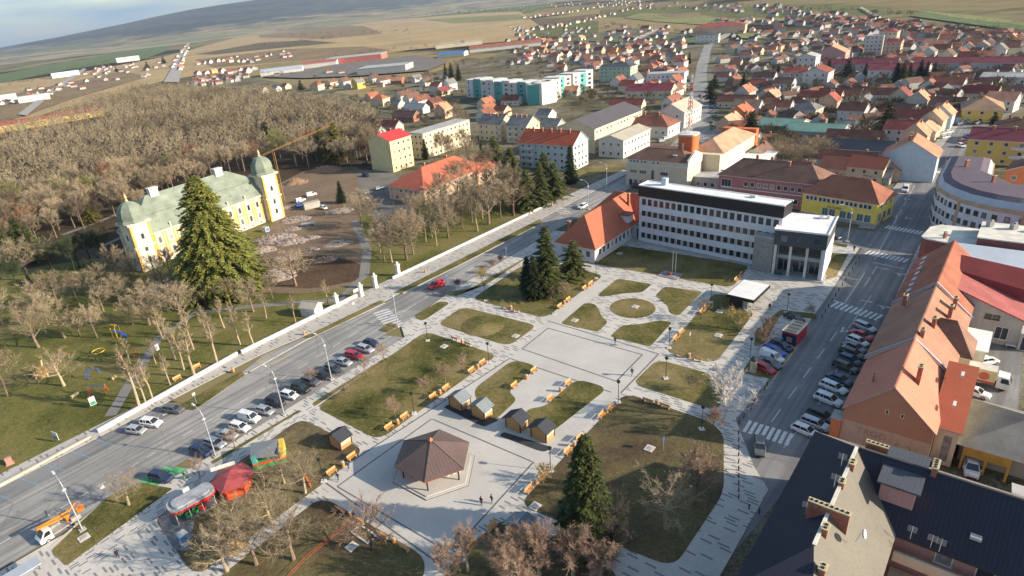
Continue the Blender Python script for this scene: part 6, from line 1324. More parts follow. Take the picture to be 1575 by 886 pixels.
swing((153, 607), 'swing with red legs and a blue beam nearest the park wall path', R(10)); swing((198, 549), 'swing frame with red legs and a dark beam beside the park path', R(0), M('play_dark', (.12, .03, .03), .6))
pg('climbing_arch', 'blue hoop climbing frame on the playground lawn', 'climbing frame', (147, 583), R(5), [('hoop', bl, [(-1.3 + .0, 0, 0), (-1.3, 0, 1.4), (-.8, 0, 2.4), (.2, 0, 2.9), (1.1, 0, 2.4), (1.5, 0, 1.4)], .09), ('hoop', bl, [(-2.2, .8, 0), (-2.2, .8, 1.5), (-1.5, .8, 2.3), (-.6, .8, 2.6)], .07)])
pg('roundabout', 'yellow rimmed climbing net tower right of the blue hoop', 'climbing frame', (156, 553), R(0), [('rim', yw, [(1.4 * math.cos(a * math.pi / 6), 1.4 * math.sin(a * math.pi / 6), 2.3) for a in range(13)], .1)] + [('leg', plast, [(1.3 * math.cos(a * math.pi / 3), 1.3 * math.sin(a * math.pi / 3), 0), (1.3 * math.cos(a * math.pi / 3), 1.3 * math.sin(a * math.pi / 3), 2.3)], .05) for a in range(6)])
pg('slide', 'yellow and blue slide tower behind the tall pollarded trunk', 'slide', (181, 518), R(-20), [('leg', yw, [(-.7, -.7, 0), (-.7, -.7, 2.8)], .07), ('leg', yw, [(.7, -.7, 0), (.7, -.7, 2.8)], .07), ('leg', yw, [(-.7, .7, 0), (-.7, .7, 2.8)], .07), ('leg', yw, [(.7, .7, 0), (.7, .7, 2.8)], .07), ('roof_bar', yw, [(-.9, 0, 3.4), (.9, 0, 3.4)], .12), ('chute', bl, [(.8, 0, 1.6), (2.2, 0, .8), (3.3, 0, .2)], .25), ('platform', bl, [(-.7, 0, 1.5), (.7, 0, 1.5)], .3)])
pg('seesaw', 'orange and green spring seesaw behind the forked tree', 'seesaw', (103, 548), R(-30), [('plank', rd, [(-1.4, 0, 1.0), (1.4, 0, .8)], .1), ('ladder', gn, [(1.0, 0, .9), (1.8, -.4, 0)], .09), ('stand', gn, [(-.9, 0, 0), (-.9, 0, 1.0)], .1)])
T = thing('play_elephant', 'wooden beast-shaped play hut on the far left lawn', 'play hut', at(65, 578), R(30)); T.location.z = .08
b = MB(); b.lathe([(1.5, .2), (1.7, 1.0), (1.2, 2.0), (.3, 2.4)], 9); b.build('barrel', M('straw_wood', (.30, .18, .06), .9, .3, 2), T)
for q in ((-1.2, -1.1), (1.2, -1.1)): b = MB(); b.tube([(q[0], q[1], 0), (q[0] * .8, q[1] * .6, 1.8)], .22, 6); b.build('leg', M('pale_log', (.52, .42, .22), .9), T)
b = MB(); b.tube([(.6, .6, 2), (.9, .9, 3.4)], .2, 6); b.build('neck', M('pale_log', (.52, .42, .22), .9), T)
for p, q, l, rzz in (((109, 612), (120, 605), 'pair of thick sawn logs lying on the playground lawn', 0), ((172, 584), (178, 580), 'short sawn log beside the playground path', 0)):
    a_, c_ = at(*p, .3), at(*q, .3); b = MB(); b.tube([(0, 0, 0), tuple(c_ - a_)], .38, 8); o = b.build('log', M('pale_log', (.52, .42, .22), .9)); o.location = a_; o.location.z = .42; tag(o, l, 'log')
def board(p, lab, w, h, z, mat2, rz, name='notice_board'):
    t = thing(name, lab, 'sign', at(*p), rz); t.location.z = .1; b = MB(); b.box(-w / 2, w / 2, -.05, .05, z, z + h); b.build('board', WALLS['white'], t)
    b = MB(); b.box(-w / 2 + .1, w / 2 - .1, -.07, -.052, z + .1, z + h * .45); b.build('picture', mat2, t)
    for x in (-w / 2 + .1, w / 2 - .1): b = MB(); b.tube([(x, 0, 0), (x, 0, z)], .05, 5); b.build('post', metal_d, t)
board((146, 627), 'white and green notice board beside the red and blue swing', 1.2, 2.0, .6, M('play_green', (.05, .28, .18), .5), R(40)); board((89, 680), 'white notice board with a small green picture on the lower lawn', 1.7, 1.7, .6, gn, R(-30))
board((246, 548), 'white notice board on a tall leg beside the park path', .9, 1.6, 1.6, M('pale_stone', (.5, .48, .44), .9), R(60))
for p, l in (((303, 565), 'red bench behind the park wall nearest the entrance recess'), ((273, 583), 'red bench behind the park wall left of the other one')):
    t = clone(bench0, at(*p, .4), GA, l, 'red benches in the park'); t.location.z = .08
for p, l in (((16, 714), 'pink stone memorial block on the lower left lawn'),):
    b = MB(); b.box(-.5, .5, -.35, .35, 0, 1.5); b.box(-.7, .7, -.5, .5, 0, .2); o = b.build('memorial_stone', M('pink_stone', (.42, .22, .18), .9)); o.location = at(*p); o.location.z = .075; o.rotation_euler = (0, 0, .6); tag(o, l, 'stone')
for p, l, c in (((468, 514), 'orange litter bin on the strip beside the park wall below the gate', 0), ((654, 418), 'orange litter bin on the strip beyond the gate', 0), ((359, 571), 'orange litter bin at the entrance recess of the wall', 0), ((849, 316), 'orange litter bin at the end of the park wall', 0), ((1156, 485), 'orange litter bin at the corner of the kiosk pad', 0)):
    t = clone(bin0, at(*p, .4), 0, l); t.location.z = KZ
# signs along the street
def sign(p, lab, kind='blue'):
    t = thing('road_sign', lab, 'road sign', at(*p), GA + R(180)); t.location.z = .2; b = MB(); b.tube([(0, 0, 0), (0, 0, 2.6)], .035, 6); b.build('post', metal_l, t)
    b = MB(); b.box(-.32, .32, -.06, -.03, 2.0, 2.65); b.build('plate', {'blue': M('sign_blue', (.03, .14, .50), .5), 'white': WALLS['white']}[kind], t)
    b = MB(); b.face([(-.1, -.062, 2.15), (.1, -.062, 2.15), (.0, -.062, 2.5)]); b.build('symbol', WALLS['white'], t)
for p, l, k in (((601, 500), 'blue road sign left of the lamp at the zebra crossing', 'blue'), ((607, 470), 'blue road sign on the far side of the zebra crossing', 'blue'), ((689, 441), 'blue road sign beside the red delivery van', 'blue'), ((779, 394), 'blue road sign on the verge before the spruces', 'blue'), ((1372, 472), 'blue road sign by the kerb next to the zebra crossing at the row house', 'blue'), ((1400, 402), 'blue road sign and signal post at the corner building', 'blue'), ((1346, 508), 'white and blue road sign behind the silver estate car', 'white'), ((303, 622), 'green-posted sign on the verge near the white wall', 'white'), ((165, 767), 'white road sign on the verge beyond the platform truck', 'white'), ((546, 480), 'grey sign post on the verge left of the crossing', 'white'), ((908, 315), 'blue crossing sign beside the white car on the main street', 'blue'), ((1192, 475), 'small sign at the flower bed behind the red kiosk', 'white'), ((1020, 694), 'small blue plate on a stick in the large brown lawn', 'blue'), ((1170, 520), 'small blue sign in the dark flower bed', 'blue'), ((1061, 530), 'grey information column on the kiosk lawn', 'white')): sign(p, l, k)
bm = MB(); bm.lathe([(.09, 0), (.09, .8), (.06, .92), (0, .95)], 8); bme = bm.mesh('bollard', black_m)
BL = [(1180, 592), (1176, 599), (1170, 606), (1165, 613), (1159, 620), (1155, 629), (1144, 642), (1137, 651)] + [(1136, 667 + 11 * i) for i in range(10)] + [(1152, 782), (1168, 788)] + [(1264 + 5.2 * i, 488 - 8.2 * i) for i in range(12)]
for i, p in enumerate(BL):
    o = link('bollard', bme); q = at(*p, .4); o.location = (q.x, q.y, KZ if i < 18 or i > 19 else KZ)
    tag(o, ('black bollard, %s from the top of the kerb line below the advertising pillar' % ORD[i + 1]) if i < 20 else ('black bollard, %s from the lower end of the line facing the row house' % ORD[i - 19]), 'bollard', 'black bollards along the side street kerb')
# cut branches and mulch piles on the fairground lawn are added with the plants
# ================================================================== building site
rub = M('rubble_pale', (.34, .27, .22), .95, .45, 1.2); rub2 = M('rubble_earth', (.26, .16, .10), .95, .3, 1.0)
def pile(p, r_, h, lab, mat, n=60, name='rubble_pile', cat='rubble', sq=.7):
    rr = random.Random(int(p[0] * 7 + p[1])); b = MB(); base = []
    for i in range(5):
        a_ = r_ * (1 - i / 5.0); base.append((a_, h * (i / 5.0) ** .8))
    rings = [[(q * (1 + rr.uniform(-.15, .15)) * math.cos(k * math.pi / 8), q * sq * (1 + rr.uniform(-.15, .15)) * math.sin(k * math.pi / 8), z * (1 + rr.uniform(-.2, .2))) for k in range(16)] for q, z in base]
    for i in range(4):
        for k in range(16): b.face([rings[i][k], rings[i][(k + 1) % 16], rings[i + 1][(k + 1) % 16], rings[i + 1][k]])
    b.face(rings[4])
    for i in range(n):
        a_, q = rr.uniform(0, 6.28), r_ * rr.random() ** .6; s = rr.uniform(.15, .55); z = h * max(0, 1 - q / r_) ** .8
        bb = MB(); bb.cbox((0, 0, 0), (s * rr.uniform(.6, 1.6), s, s * .7)); bb.xf(Matrix.Translation((q * math.cos(a_), q * sq * math.sin(a_), z + s * .1)) @ Matrix.Rotation(rr.uniform(0, 3), 4, 'Z') @ Matrix.Rotation(rr.uniform(-.6, .6), 4, 'X')); o_ = len(b.v); b.v += bb.v; b.f += [tuple(v + o_ for v in f) for f in bb.f]; b.mi += [1] * 6; b.uv += bb.uv
    o = b.build(name, [mat, rub if mat is not rub else M('rubble_dark', (.22, .19, .17), .95, .3, 1)]); o.location = at(*p); o.location.z = .08; tag(o, lab, cat); return o
for p, r_, h, l, m_, n in (((500, 400), 4, .7, 'small earth heap in the dark mud', rub2, 40), ((440, 398), 4, .5, 'broken slabs lying left on the dark mud', rub, 50), ((478, 385), 3, .5, 'scattered planks and bricks above the dark mud', rub, 60), ((452, 352), 4, .5, 'bricks strewn below the white debris', rub, 70), ((435, 320), 4, .5, 'pale gravel beside the left site vans', rub, 30), ((425, 368), 8, 1.6, 'pale rubble heap just right of the castle spruce', rub, 160), ((450, 372), 6, 1.2, 'pale rubble heap right of the larger one', rub, 100), ((405, 385), 5, 1.1, 'small stony heap behind the big spruce', rub, 70), ((418, 425), 8, 1.4, 'brown and white rubble heap low on the building site', rub, 180), ((455, 282), 6, 2.6, 'round brown earth mound at the top of the building site', rub2, 30), ((500, 262), 9, 2.4, 'long earth bank along the edge of the wood', rub2, 30), ((520, 375), 5, .5, 'flat pale gravel patch on the mud', rub, 20), ((523, 325), 6, .6, 'grey sand heap near the white pickup', rub, 40), ((455, 338), 6, .9, 'white debris strewn above the dark tarpaulin', rub, 120), ((480, 366), 3, .6, 'stack of white planks on the building site', rub, 30), ((245, 440), 6, .6, 'grey debris at the foot of the left castle tower', rub, 80)): pile(p, r_, h, l, m_, n)
def boxthing(name, lab, cat, p, d, mat, rz, parts=()):
    t = thing(name, lab, cat, at(*p), rz); t.location.z = .1; b = MB(); b.cbox((0, 0, d[2] / 2), d); b.build('body', mat, t)
    b = MB(); b.box(d[0] / 2, d[0] / 2 + .03, -d[1] / 2 + .15, d[1] / 2 - .15, .2, d[2] - .2); b.build('door', M('container_door', (.10, .22, .45), .6), t); b = MB(); b.box(-d[0] / 2 - .04, d[0] / 2 + .04, -d[1] / 2 - .04, d[1] / 2 + .04, d[2], d[2] + .1); b.build('roof', conc, t); return t
boxthing('site_container', 'long grey site container with a blue end on the building site', 'container', (480, 320), (6.6, 2.4, 2.5), M('container_grey', (.40, .39, .35), .8, .2), R(28)); boxthing('site_container', 'small dark container covered with tarpaulin among the debris', 'container', (474, 348), (4.6, 2.2, 1.1), M('tarp_dark', (.06, .08, .12), .7), R(5))
boxthing('skip', 'tilted white skip close to the right castle tower', 'skip', (409, 356), (2.4, 1.8, 1.6), WALLS['white'], R(-40))
T = thing('site_crane', 'yellow lattice crane arm reaching over the wood behind the castle', 'crane', at(392, 300), R(33)); T.location = UV(142, 232, 0)
ym = M('crane_yellow', (.48, .27, .08), .6); b = MB()
def lat(b, p, q, w, n):
    p, q = Vector(p), Vector(q); d = (q - p).normalized(); a_ = d.orthogonal().normalized(); c_ = d.cross(a_); cs = [a_ * w, c_ * w, (-a_ - c_) * w * .7]
    for o_ in cs: b.tube([p + o_, q + o_], .045, 3)
    for i in range(n):
        s, e = p.lerp(q, i / n), p.lerp(q, (i + 1) / n)
        for j in range(3): b.tube([s + cs[j], e + cs[(j + 1) % 3]], .028, 3)
lat(b, (-9, 0, 20), (27, 0, 27), .32, 18); b.build('jib', ym, T); b = MB(); lat(b, (0, 0, 0), (0, 0, 21), .6, 11); b.build('mast', ym, T)
# ================================================================== people
def skinfig(walk):
    s = .28 if walk else .07; v = [(0, 0, .95), (0, 0, 1.15), (0, 0, 1.38), (0, 0, 1.50), (.02, 0, 1.62), (.02, 0, 1.72),
         (s * .5, .10, .52), (s, .11, .08), (s + .16, .12, .05), (-s * .35, -.10, .52), (-s, -.11, .09), (-s + .15, -.12, .05),
         (-.02, .20, 1.40), (-s * .5, .27, 1.13), (-s * .3 + .1, .27, .88), (-.02, -.20, 1.40), (s * .5, -.27, 1.13), (s * .5 + .12, -.26, .88), (0, .1, .90), (0, -.1, .90)]
    e = [(0, 1), (1, 2), (2, 3), (3, 4), (4, 5), (0, 18), (18, 6), (6, 7), (7, 8), (0, 19), (19, 9), (9, 10), (10, 11), (2, 12), (12, 13), (13, 14), (2, 15), (15, 16), (16, 17)]
    rd_ = [.15, .14, .17, .065, .105, .085, .075, .05, .04, .075, .05, .04, .075, .055, .04, .075, .055, .04, .11, .11]
    me = bpy.data.meshes.new('f'); me.from_pydata(v, e, []); o = bpy.data.objects.new('f', me); COL.objects.link(o); o.modifiers.new('s', 'SKIN'); me.skin_vertices[0].data[0].use_root = True
    for i, r_ in enumerate(rd_): me.skin_vertices[0].data[i].radius = (r_, r_)
    sb = o.modifiers.new('b', 'SUBSURF'); sb.levels = sb.render_levels = 1
    dg = bpy.context.evaluated_depsgraph_get(); dg.update(); m2 = bpy.data.meshes.new_from_object(o.evaluated_get(dg)); bpy.data.objects.remove(o); return m2
FIG = {}
skin_m = M('skin', (.50, .30, .21), .6, .05); hair_m = M('hair', (.06, .04, .03), .8, .2)
def person(p, lab, top, legs, face=0, walk=True, h=1.75):
    if walk not in FIG: FIG[walk] = skinfig(walk)
    me = FIG[walk].copy(); me.materials.clear(); tm = M('cloth_%d_%d_%d' % tuple(int(x * 99) for x in top), top, .85, .15, 4); lm = M('cloth_%d_%d_%d' % tuple(int(x * 99) for x in legs), legs, .85, .15, 4)
    for q in (lm, tm, skin_m, hair_m): me.materials.append(q)
    for f in me.polygons:
        z, y = f.center.z, abs(f.center.y); f.material_index = 0 if z < .93 and y < .24 else (2 if z > 1.52 or (z < .93 and y >= .24) else 1)
        if z < .1: f.material_index = 3
    me.polygons.foreach_set('use_smooth', [True] * len(me.polygons))
    pos = at(*p); t = thing('person', lab, 'person', (pos.x, pos.y, LZ), face); t.scale = (h / 1.75,) * 3; link('body', me, t)
    b = MB(); b.lathe([(.10, 1.64), (.112, 1.70), (.09, 1.78), (.0, 1.81)], 10, (.0, 0, 0)); b.build('hair', hair_m, t, True); return t
dk_, jn, rdd, gg = (.02, .02, .025), (.04, .06, .14), (.18, .03, .03), (.25, .55, .04)
person((741, 779), 'person in a dark red-brown jacket and jeans talking right of the pavilion', (.10, .025, .03), jn, 1.0, False); person((757, 776), 'person in black facing the one in the red-brown jacket', dk_, (.03, .03, .05), 3.6, False)
person((946, 530), 'person in dark clothes walking across the upper plaza', dk_, dk_, GA); person((972, 579), 'person in a dark blue coat walking by the lower corner of the upper plaza', (.03, .035, .07), dk_, GA + 3.1)
person((537, 724), 'person in a blue jacket beside the bench left of the plaza', (.05, .08, .25), (.05, .07, .18), 4.0); person((521, 741), 'person in navy walking just below the one in the blue jacket', (.03, .04, .12), jn, 4.2)
person((183, 860), 'person in black walking over the wide pavers at the lower left', (.03, .015, .03), dk_, 2.2); person((1183, 478), 'person in black walking between kiosk and parked cars', dk_, dk_, 1.2); person((286, 739), 'worker in a black top and neon green trousers by the green bay', dk_, gg, 0, False)
person((293, 842), 'worker in a neon green vest bending over the cut branches', gg, (.12, .10, .05), 1, False, 1.5); person((545, 797), 'person in dark blue sitting by the litter bin at the lower left of the plaza', (.03, .035, .08), dk_, 2, False, 1.3)
person((1313, 388), 'person in black standing at the crossing below the yellow building', dk_, dk_, 1, False); person((1355, 345), 'person in black at the corner of the yellow building', dk_, dk_, 2); person((1352, 338), 'person in dark grey close to the yellow building door', (.05, .05, .06), dk_, 2); person((1255, 426), 'person in blue between the right columns of the office entrance', (.05, .08, .2), dk_, 2)
# flower beds near the kiosk
T = thing('notice_stand', 'dark green bench-like stand before the office entrance', 'bench', at(1196, 425), BR); T.location.z = KZ
b = MB(); b.box(-.9, .9, -.3, .3, .4, .5); b.build('seat', M('bench_green', (.02, .12, .08), .5), T); b = MB(); b.box(-.9, .9, .25, .32, .5, .95); b.build('backrest', M('bench_green', (.02, .12, .08), .5), T)
for x in (-.7, .7): b = MB(); b.box(x - .05, x + .05, -.25, .25, 0, .4); b.build('leg', metal_d, T)
T.name = 'park_bench'
# ================================================================== houses of the town
def inpoly(x, y, pl):
    c = False; n = len(pl)
    for i in range(n):
        (x1, y1), (x2, y2) = pl[i], pl[i - 1]
        if (y1 > y) != (y2 > y) and x < (x2 - x1) * (y - y1) / (y2 - y1) + x1: c = not c
    return c
SH = {  # W, D, h, rh, kind
    'a': (10, 9, 3.6, 3.2, 'gablex'), 'b': (9, 12, 4.0, 3.6, 'gabley'), 'c': (12, 9, 5.8, 3.2, 'gablex'), 'd': (10, 10, 5.6, 3.0, 'hipx'), 'e': (15, 8, 4.0, 3.4, 'gablex'), 'f': (8, 16, 4.2, 3.6, 'gabley'), 'g': (8, 7, 3.0, 2.4, 'gablex'), 'h': (13, 11, 6.2, 3.6, 'hipx'), 'i': (11, 11, 4.2, 3.4, 'hipy'), 'j': (22, 8, 4.0, 3.2, 'gablex'), 'k': (9, 11, 6.5, 4.2, 'gabley')}
SHM = {}
dmw = M('house_wall', (.6, .6, .58)); dmr = M('house_roof', (.3, .1, .06)); drw = M('house_door', (.12, .07, .04), .6)
def shape(k):
    if k in SHM: return SHM[k]
    W, D, h, rh, kind = SH[k]; B = Bd('proto', 'x', 'x', (0, 0, 0), 0)
    w = B.walls(-W / 2, W / 2, -D / 2, D / 2, h, dmw, kind[-1] if kind.startswith('gable') else None, rh); r = B.roof(kind, -W / 2, W / 2, -D / 2, D / 2, h, rh, dmr, .45)
    B.chimney(0, 0, 0, 2.0, .6, .6); c = [o for o in r.children][0]; cm = c.data
    B.win([0], 1, 1.1, 1.3, 'f', 0); wm = B.o.children[-1].data
    SHM[k] = (w.data, r.data, cm, wm)
    for o in list(r.children) + list(B.o.children) + [B.o]: bpy.data.objects.remove(o)
    return SHM[k]
HS = []; HOUSES = []
SCL = .92
def extm():
    if 'ext' not in SHM: b = MB(); b.box(-1.6, 1.6, -2.4, 2.4, 0, 2.4, 0); b.face([(-1.9, -2.7, 2.3), (1.9, -2.7, 2.3), (1.9, 2.7, 3.1), (-1.9, 2.7, 3.1)], 1); b.face([(-1.9, -2.7, 2.2), (-1.9, 2.7, 3.0), (1.9, 2.7, 3.0), (1.9, -2.7, 2.2)], 1); b.face([(-1.9, -2.7, 2.2), (1.9, -2.7, 2.2), (1.9, -2.7, 2.3), (-1.9, -2.7, 2.3)], 1); SHM['ext'] = b.mesh('extension', [dmw, dmr])
    return SHM['ext']
def house(pos, rz, k, rc, wc, near):
    W, D, h, rh, kind = SH[k]; w, r, cm, wm = shape(k); t = thing('house', None, 'house', (pos.x, pos.y, 0), rz, 'houses of the town')
    a = link('wall', w, t); a.material_slots[0].link = 'OBJECT'; a.material_slots[0].material = WALLS[wc]
    b = link('roof', r, t); t.scale = (SCL, SCL, SCL)
    for i in (0, 2): b.material_slots[i].link = 'OBJECT'; b.material_slots[i].material = ROOFS[rc]
    hx = (W * .22, .6) if kind[-1] == 'x' else (.6, D * .22); c = link('chimney', cm, b); c.location = (hx[0], hx[1], h + rh - 1.2)
    if near:
        fl = [1.0] if h < 5 else [.9, 3.7]
        for z in fl:
            for x in lin(-W / 2 + .4, W / 2 - .4, max(2, int(W / 3.4))): q = link('window', wm, t); q.location = (x, -D / 2, z)
            for y in lin(-D / 2 + .4, D / 2 - .4, max(2, int(D / 4))):
                q = link('window', wm, t); q.location = (W / 2, y, z); q.rotation_euler = (0, 0, R(90))
        b2 = MB(); b2.box(-.5, .5, -.05, .02, -.05, 2.05); q = link('door', DOORM, t); q.location = (-W / 2 + W * .5, -D / 2, 0)
    if k in 'abchi' and rnd.random() < .6:
        q = link('extension', extm(), t); q.location = (rnd.choice((-1, 1)) * (W / 2 + 1.2), rnd.uniform(-.2, .3) * D, 0)
        for i, m_ in ((0, WALLS[wc]), (1, ROOFS[rnd.choice((rc, 'flat', 'brown'))])): q.material_slots[i].link = 'OBJECT'; q.material_slots[i].material = m_
    HOUSES.append((t, pos, k, rc, wc, max(W, D) * .5)); return t
b2 = MB(); b2.box(-.5, .5, -.05, .02, -.05, 2.05); DOORM = b2.mesh('door', drw)
OCC = []
for o in list(sc.objects):
    if o.type == 'EMPTY' and o.parent is None and o.get('category') in ('building', 'apartment block', 'school', 'office building', 'castle', 'shed', 'hut'):
        mx = [c.matrix_local for c in o.children]; xs = [0]; ys = [0]
        for c in o.children:
            if c.type == 'MESH' and c.name.split('.')[0] in ('wall', 'roof'):
                for v in c.bound_box: q = c.matrix_local @ Vector(v); xs.append(q.x); ys.append(q.y)
        ce = Matrix.Rotation(o.rotation_euler.z, 4, 'Z') @ Vector(((min(xs) + max(xs)) / 2, (min(ys) + max(ys)) / 2, 0)) + Vector(o.location); rx, ry = (max(xs) - min(xs)) / 2, (max(ys) - min(ys)) / 2
        OCC.append((ce, rx, ry, o.rotation_euler.z))
def clash(p, r_):
    for ce, rx, ry, rz in OCC:
        q = Matrix.Rotation(-rz, 4, 'Z') @ (Vector((p.x, p.y, 0)) - Vector((ce.x, ce.y, 0)))
        if abs(q.x) < rx + r_ and abs(q.y) < ry + r_: return True
    for h_ in HOUSES:
        if (h_[1].xy - p.xy).length < (r_ + h_[5]) * .88: return True
    return False
ROADS = [[(975, 280), (1040, 200), (1048, 160), (1056, 90), (1078, 60), (1112, 44), (1116, 56), (1104, 90), (1106, 150), (1112, 205), (1082, 226), (1015, 285)], [(1380, 285), (1430, 215), (1480, 178), (1575, 148), (1590, 175), (1520, 196), (1460, 285)], [(560, 250), (700, 120), (716, 125), (740, 190), (640, 300)], [(845, 262), (985, 235), (990, 275), (850, 330)], [(1225, 240), (1260, 215), (1300, 228), (1262, 258)]]
L1 = [(1108, 107, 'g', 'new', 'white', 0), (1112, 120, 'a', 'old', 'white', 0), (1129, 127, 'b', 'old', 'brown', 0), (1146, 146, 'k', 'new', 'grey', 0), (1134, 158, 'j', 'old', 'cream', 5), (1150, 166, 'e', 'tan', 'white', 0), (1140, 174, 'b', 'orange', 'orange', 0), (1122, 190, 'f', 'tan', 'peach', 0), (1166, 132, 'a', 'red', 'white', 0), (1176, 121, 'e', 'brown', 'white', 0),
 (1206, 132, 'c', 'brown', 'white', 0), (1214, 122, 'g', 'new', 'cream', 0), (1186, 150, 'b', 'tan', 'brown', 0), (1203, 166, 'a', 'old', 'white', 0), (1240, 172, 'h', 'grey', 'cream', -4), (1262, 152, 'j', 'red', 'cream', -4), (1276, 160, 'k', 'red', 'peach', 0), (1292, 148, 'j', 'old', 'white', 0), (1313, 146, 'e', 'brown', 'white', 0), (1312, 174, 'c', 'old', 'white', -4), (1299, 196, 'g', 'grey', 'grey', 0), (1330, 160, 'b', 'grey', 'cream', 0),
 (1169, 240, 'b', 'brown', 'cream', 0), (1177, 217, 'g', 'salmon', 'white', 0), (1141, 218, 'e', 'old', 'grey', 0), (1320, 136, 'g', 'new', 'white', 0), (1364, 148, 'j', 'old', 'white', -4), (1384, 152, 'k', 'red', 'cream', 0), (1412, 158, 'k', 'salmon', 'grey', 0), (1428, 135, 'b', 'new', 'white', 0), (1459, 132, 'e', 'new', 'white', -6), (1480, 124, 'a', 'old', 'white', 0), (1508, 146, 'e', 'red', 'cream', -6), (1541, 158, 'c', 'salmon', 'white', -10), (1563, 148, 'h', 'brown', 'cream', -10),
 (1444, 163, 'j', 'brown', 'grey', -4), (1392, 183, 'j', 'red', 'white', -4), (1448, 181, 'k', 'salmon', 'blue', 0), (1462, 181, 'g', 'old', 'blue', 0), (1434, 190, 'k', 'salmon', 'cream', 0), (1424, 203, 'b', 'tan', 'cream', 0), (1408, 212, 'k', 'salmon', 'peach', 0), (1386, 203, 'c', 'red', 'white', 0), (1326, 232, 'j', 'dark', 'grey', -4), (1314, 216, 'j', 'old', 'brown', -4), (1308, 250, 'j', 'old', 'grey', -6), (1336, 262, 'c', 'orange', 'cream', -6), (1365, 262, 'b', 'new', 'peach', 0), (1382, 250, 'g', 'new', 'peach', 0), (1352, 272, 'g', 'grey', 'grey', 0),
 (1299, 262, 'e', 'new', 'cream', -4), (1230, 262, 'g', 'maroon', 'cream', 0), (863, 106, 'a', 'new', 'white', 10), (902, 92, 'c', 'new', 'blue', 10), (942, 80, 'c', 'new', 'yellow', 10), (965, 78, 'b', 'old', 'white', 0), (993, 80, 'b', 'brown', 'white', 0), (1008, 88, 'a', 'new', 'white', 0), (935, 61, 'a', 'red', 'white', 0), (955, 50, 'e', 'red', 'white', 0), (993, 44, 'e', 'red', 'cream', 0), (876, 142, 'e', 'salmon', 'white', 8), (1010, 92, 'a', 'old', 'grey', 0),
 (1046, 113, 'f', 'new', 'cream', 0), (1038, 128, 'k', 'new', 'white', 0), (1036, 142, 'f', 'brown', 'white', 0), (965, 163, 'j', 'red', 'cream', 4), (1016, 190, 'b', 'new', 'white', 0), (978, 126, 'k', 'grey', 'blue', 0), (1034, 158, 'f', 'old', 'white', 0), (750, 170, 'b', 'new', 'white', 0), (748, 160, 'b', 'new', 'cream', 0), (748, 178, 'b', 'old', 'white', 0), (787, 156, 'e', 'old', 'white', 8), (772, 172, 'a', 'old', 'peach', 0), (840, 178, 'a', 'grey', 'white', 0), (850, 196, 'c', 'grey', 'grey', 0),
 (585, 155, 'h', 'new', 'cream', 10), (573, 150, 'b', 'new', 'peach', 0), (622, 148, 'f', 'brown', 'white', 0), (634, 152, 'f', 'brown', 'white', 0), (648, 156, 'f', 'old', 'white', 0), (640, 168, 'j', 'flat', 'white', 0), (625, 180, 'j', 'brown', 'brick', 0), (668, 160, 'b', 'old', 'brick', 0), (682, 172, 'k', 'salmon', 'peach', 10), (612, 162, 'a', 'grey', 'white', 0), (603, 196, 'e', 'red', 'grey', 0), (575, 205, 'e', 'grey', 'grey', 0),
 (488, 133, 'h', 'new', 'cream', 10), (510, 128, 'b', 'brown', 'cream', 0), (530, 128, 'k', 'brown', 'white', 0), (552, 130, 'k', 'grey', 'yellow', 0), (575, 122, 'b', 'brown', 'white', 0), (590, 125, 'f', 'brown', 'white', 0), (612, 125, 'e', 'salmon', 'brick', 10), (640, 122, 'b', 'grey', 'white', 0), (655, 128, 'b', 'brown', 'white', 0), (672, 135, 'c', 'red', 'white', 0), (680, 142, 'b', 'maroon', 'cream', 0), (692, 132, 'k', 'grey', 'white', 0), (405, 140, 'a', 'red', 'white', 0), (425, 138, 'a', 'grey', 'white', 0), (440, 134, 'a', 'old', 'cream', 0)]
for x, y, k, rc, wc, da in L1:
    p = at(x, y, SH[k][2] * .6); p.z = 0
    dist = p.length; house(p, BR + R(da + rnd.uniform(-3, 3)), k, rc, wc, dist < 460); HOUSES[-1] = HOUSES[-1][:5] + (HOUSES[-1][5] * .8,)
RC = ['old'] * 9 + ['new'] * 5 + ['red'] * 4 + ['brown'] * 6 + ['salmon'] * 2 + ['grey'] * 3 + ['tan'] + ['maroon']; WC = ['white'] * 10 + ['cream'] * 5 + ['grey'] * 3 + ['peach'] * 2 + ['yellow', 'blue', 'green']
def tryh(x, y, ks='abcdgi', da=0):
    k = rnd.choice(ks); p = at(x, y); r_ = max(SH[k][0], SH[k][1]) * .5
    if len(HOUSES) >= 296 or any(inpoly(x, y, q) for q in ROADS) or clash(p, r_): return
    house(p, BR + R(da + rnd.uniform(-5, 5)) + (R(90) if rnd.random() < .25 else 0), k, rnd.choice(RC), rnd.choice(WC), p.length < 380)
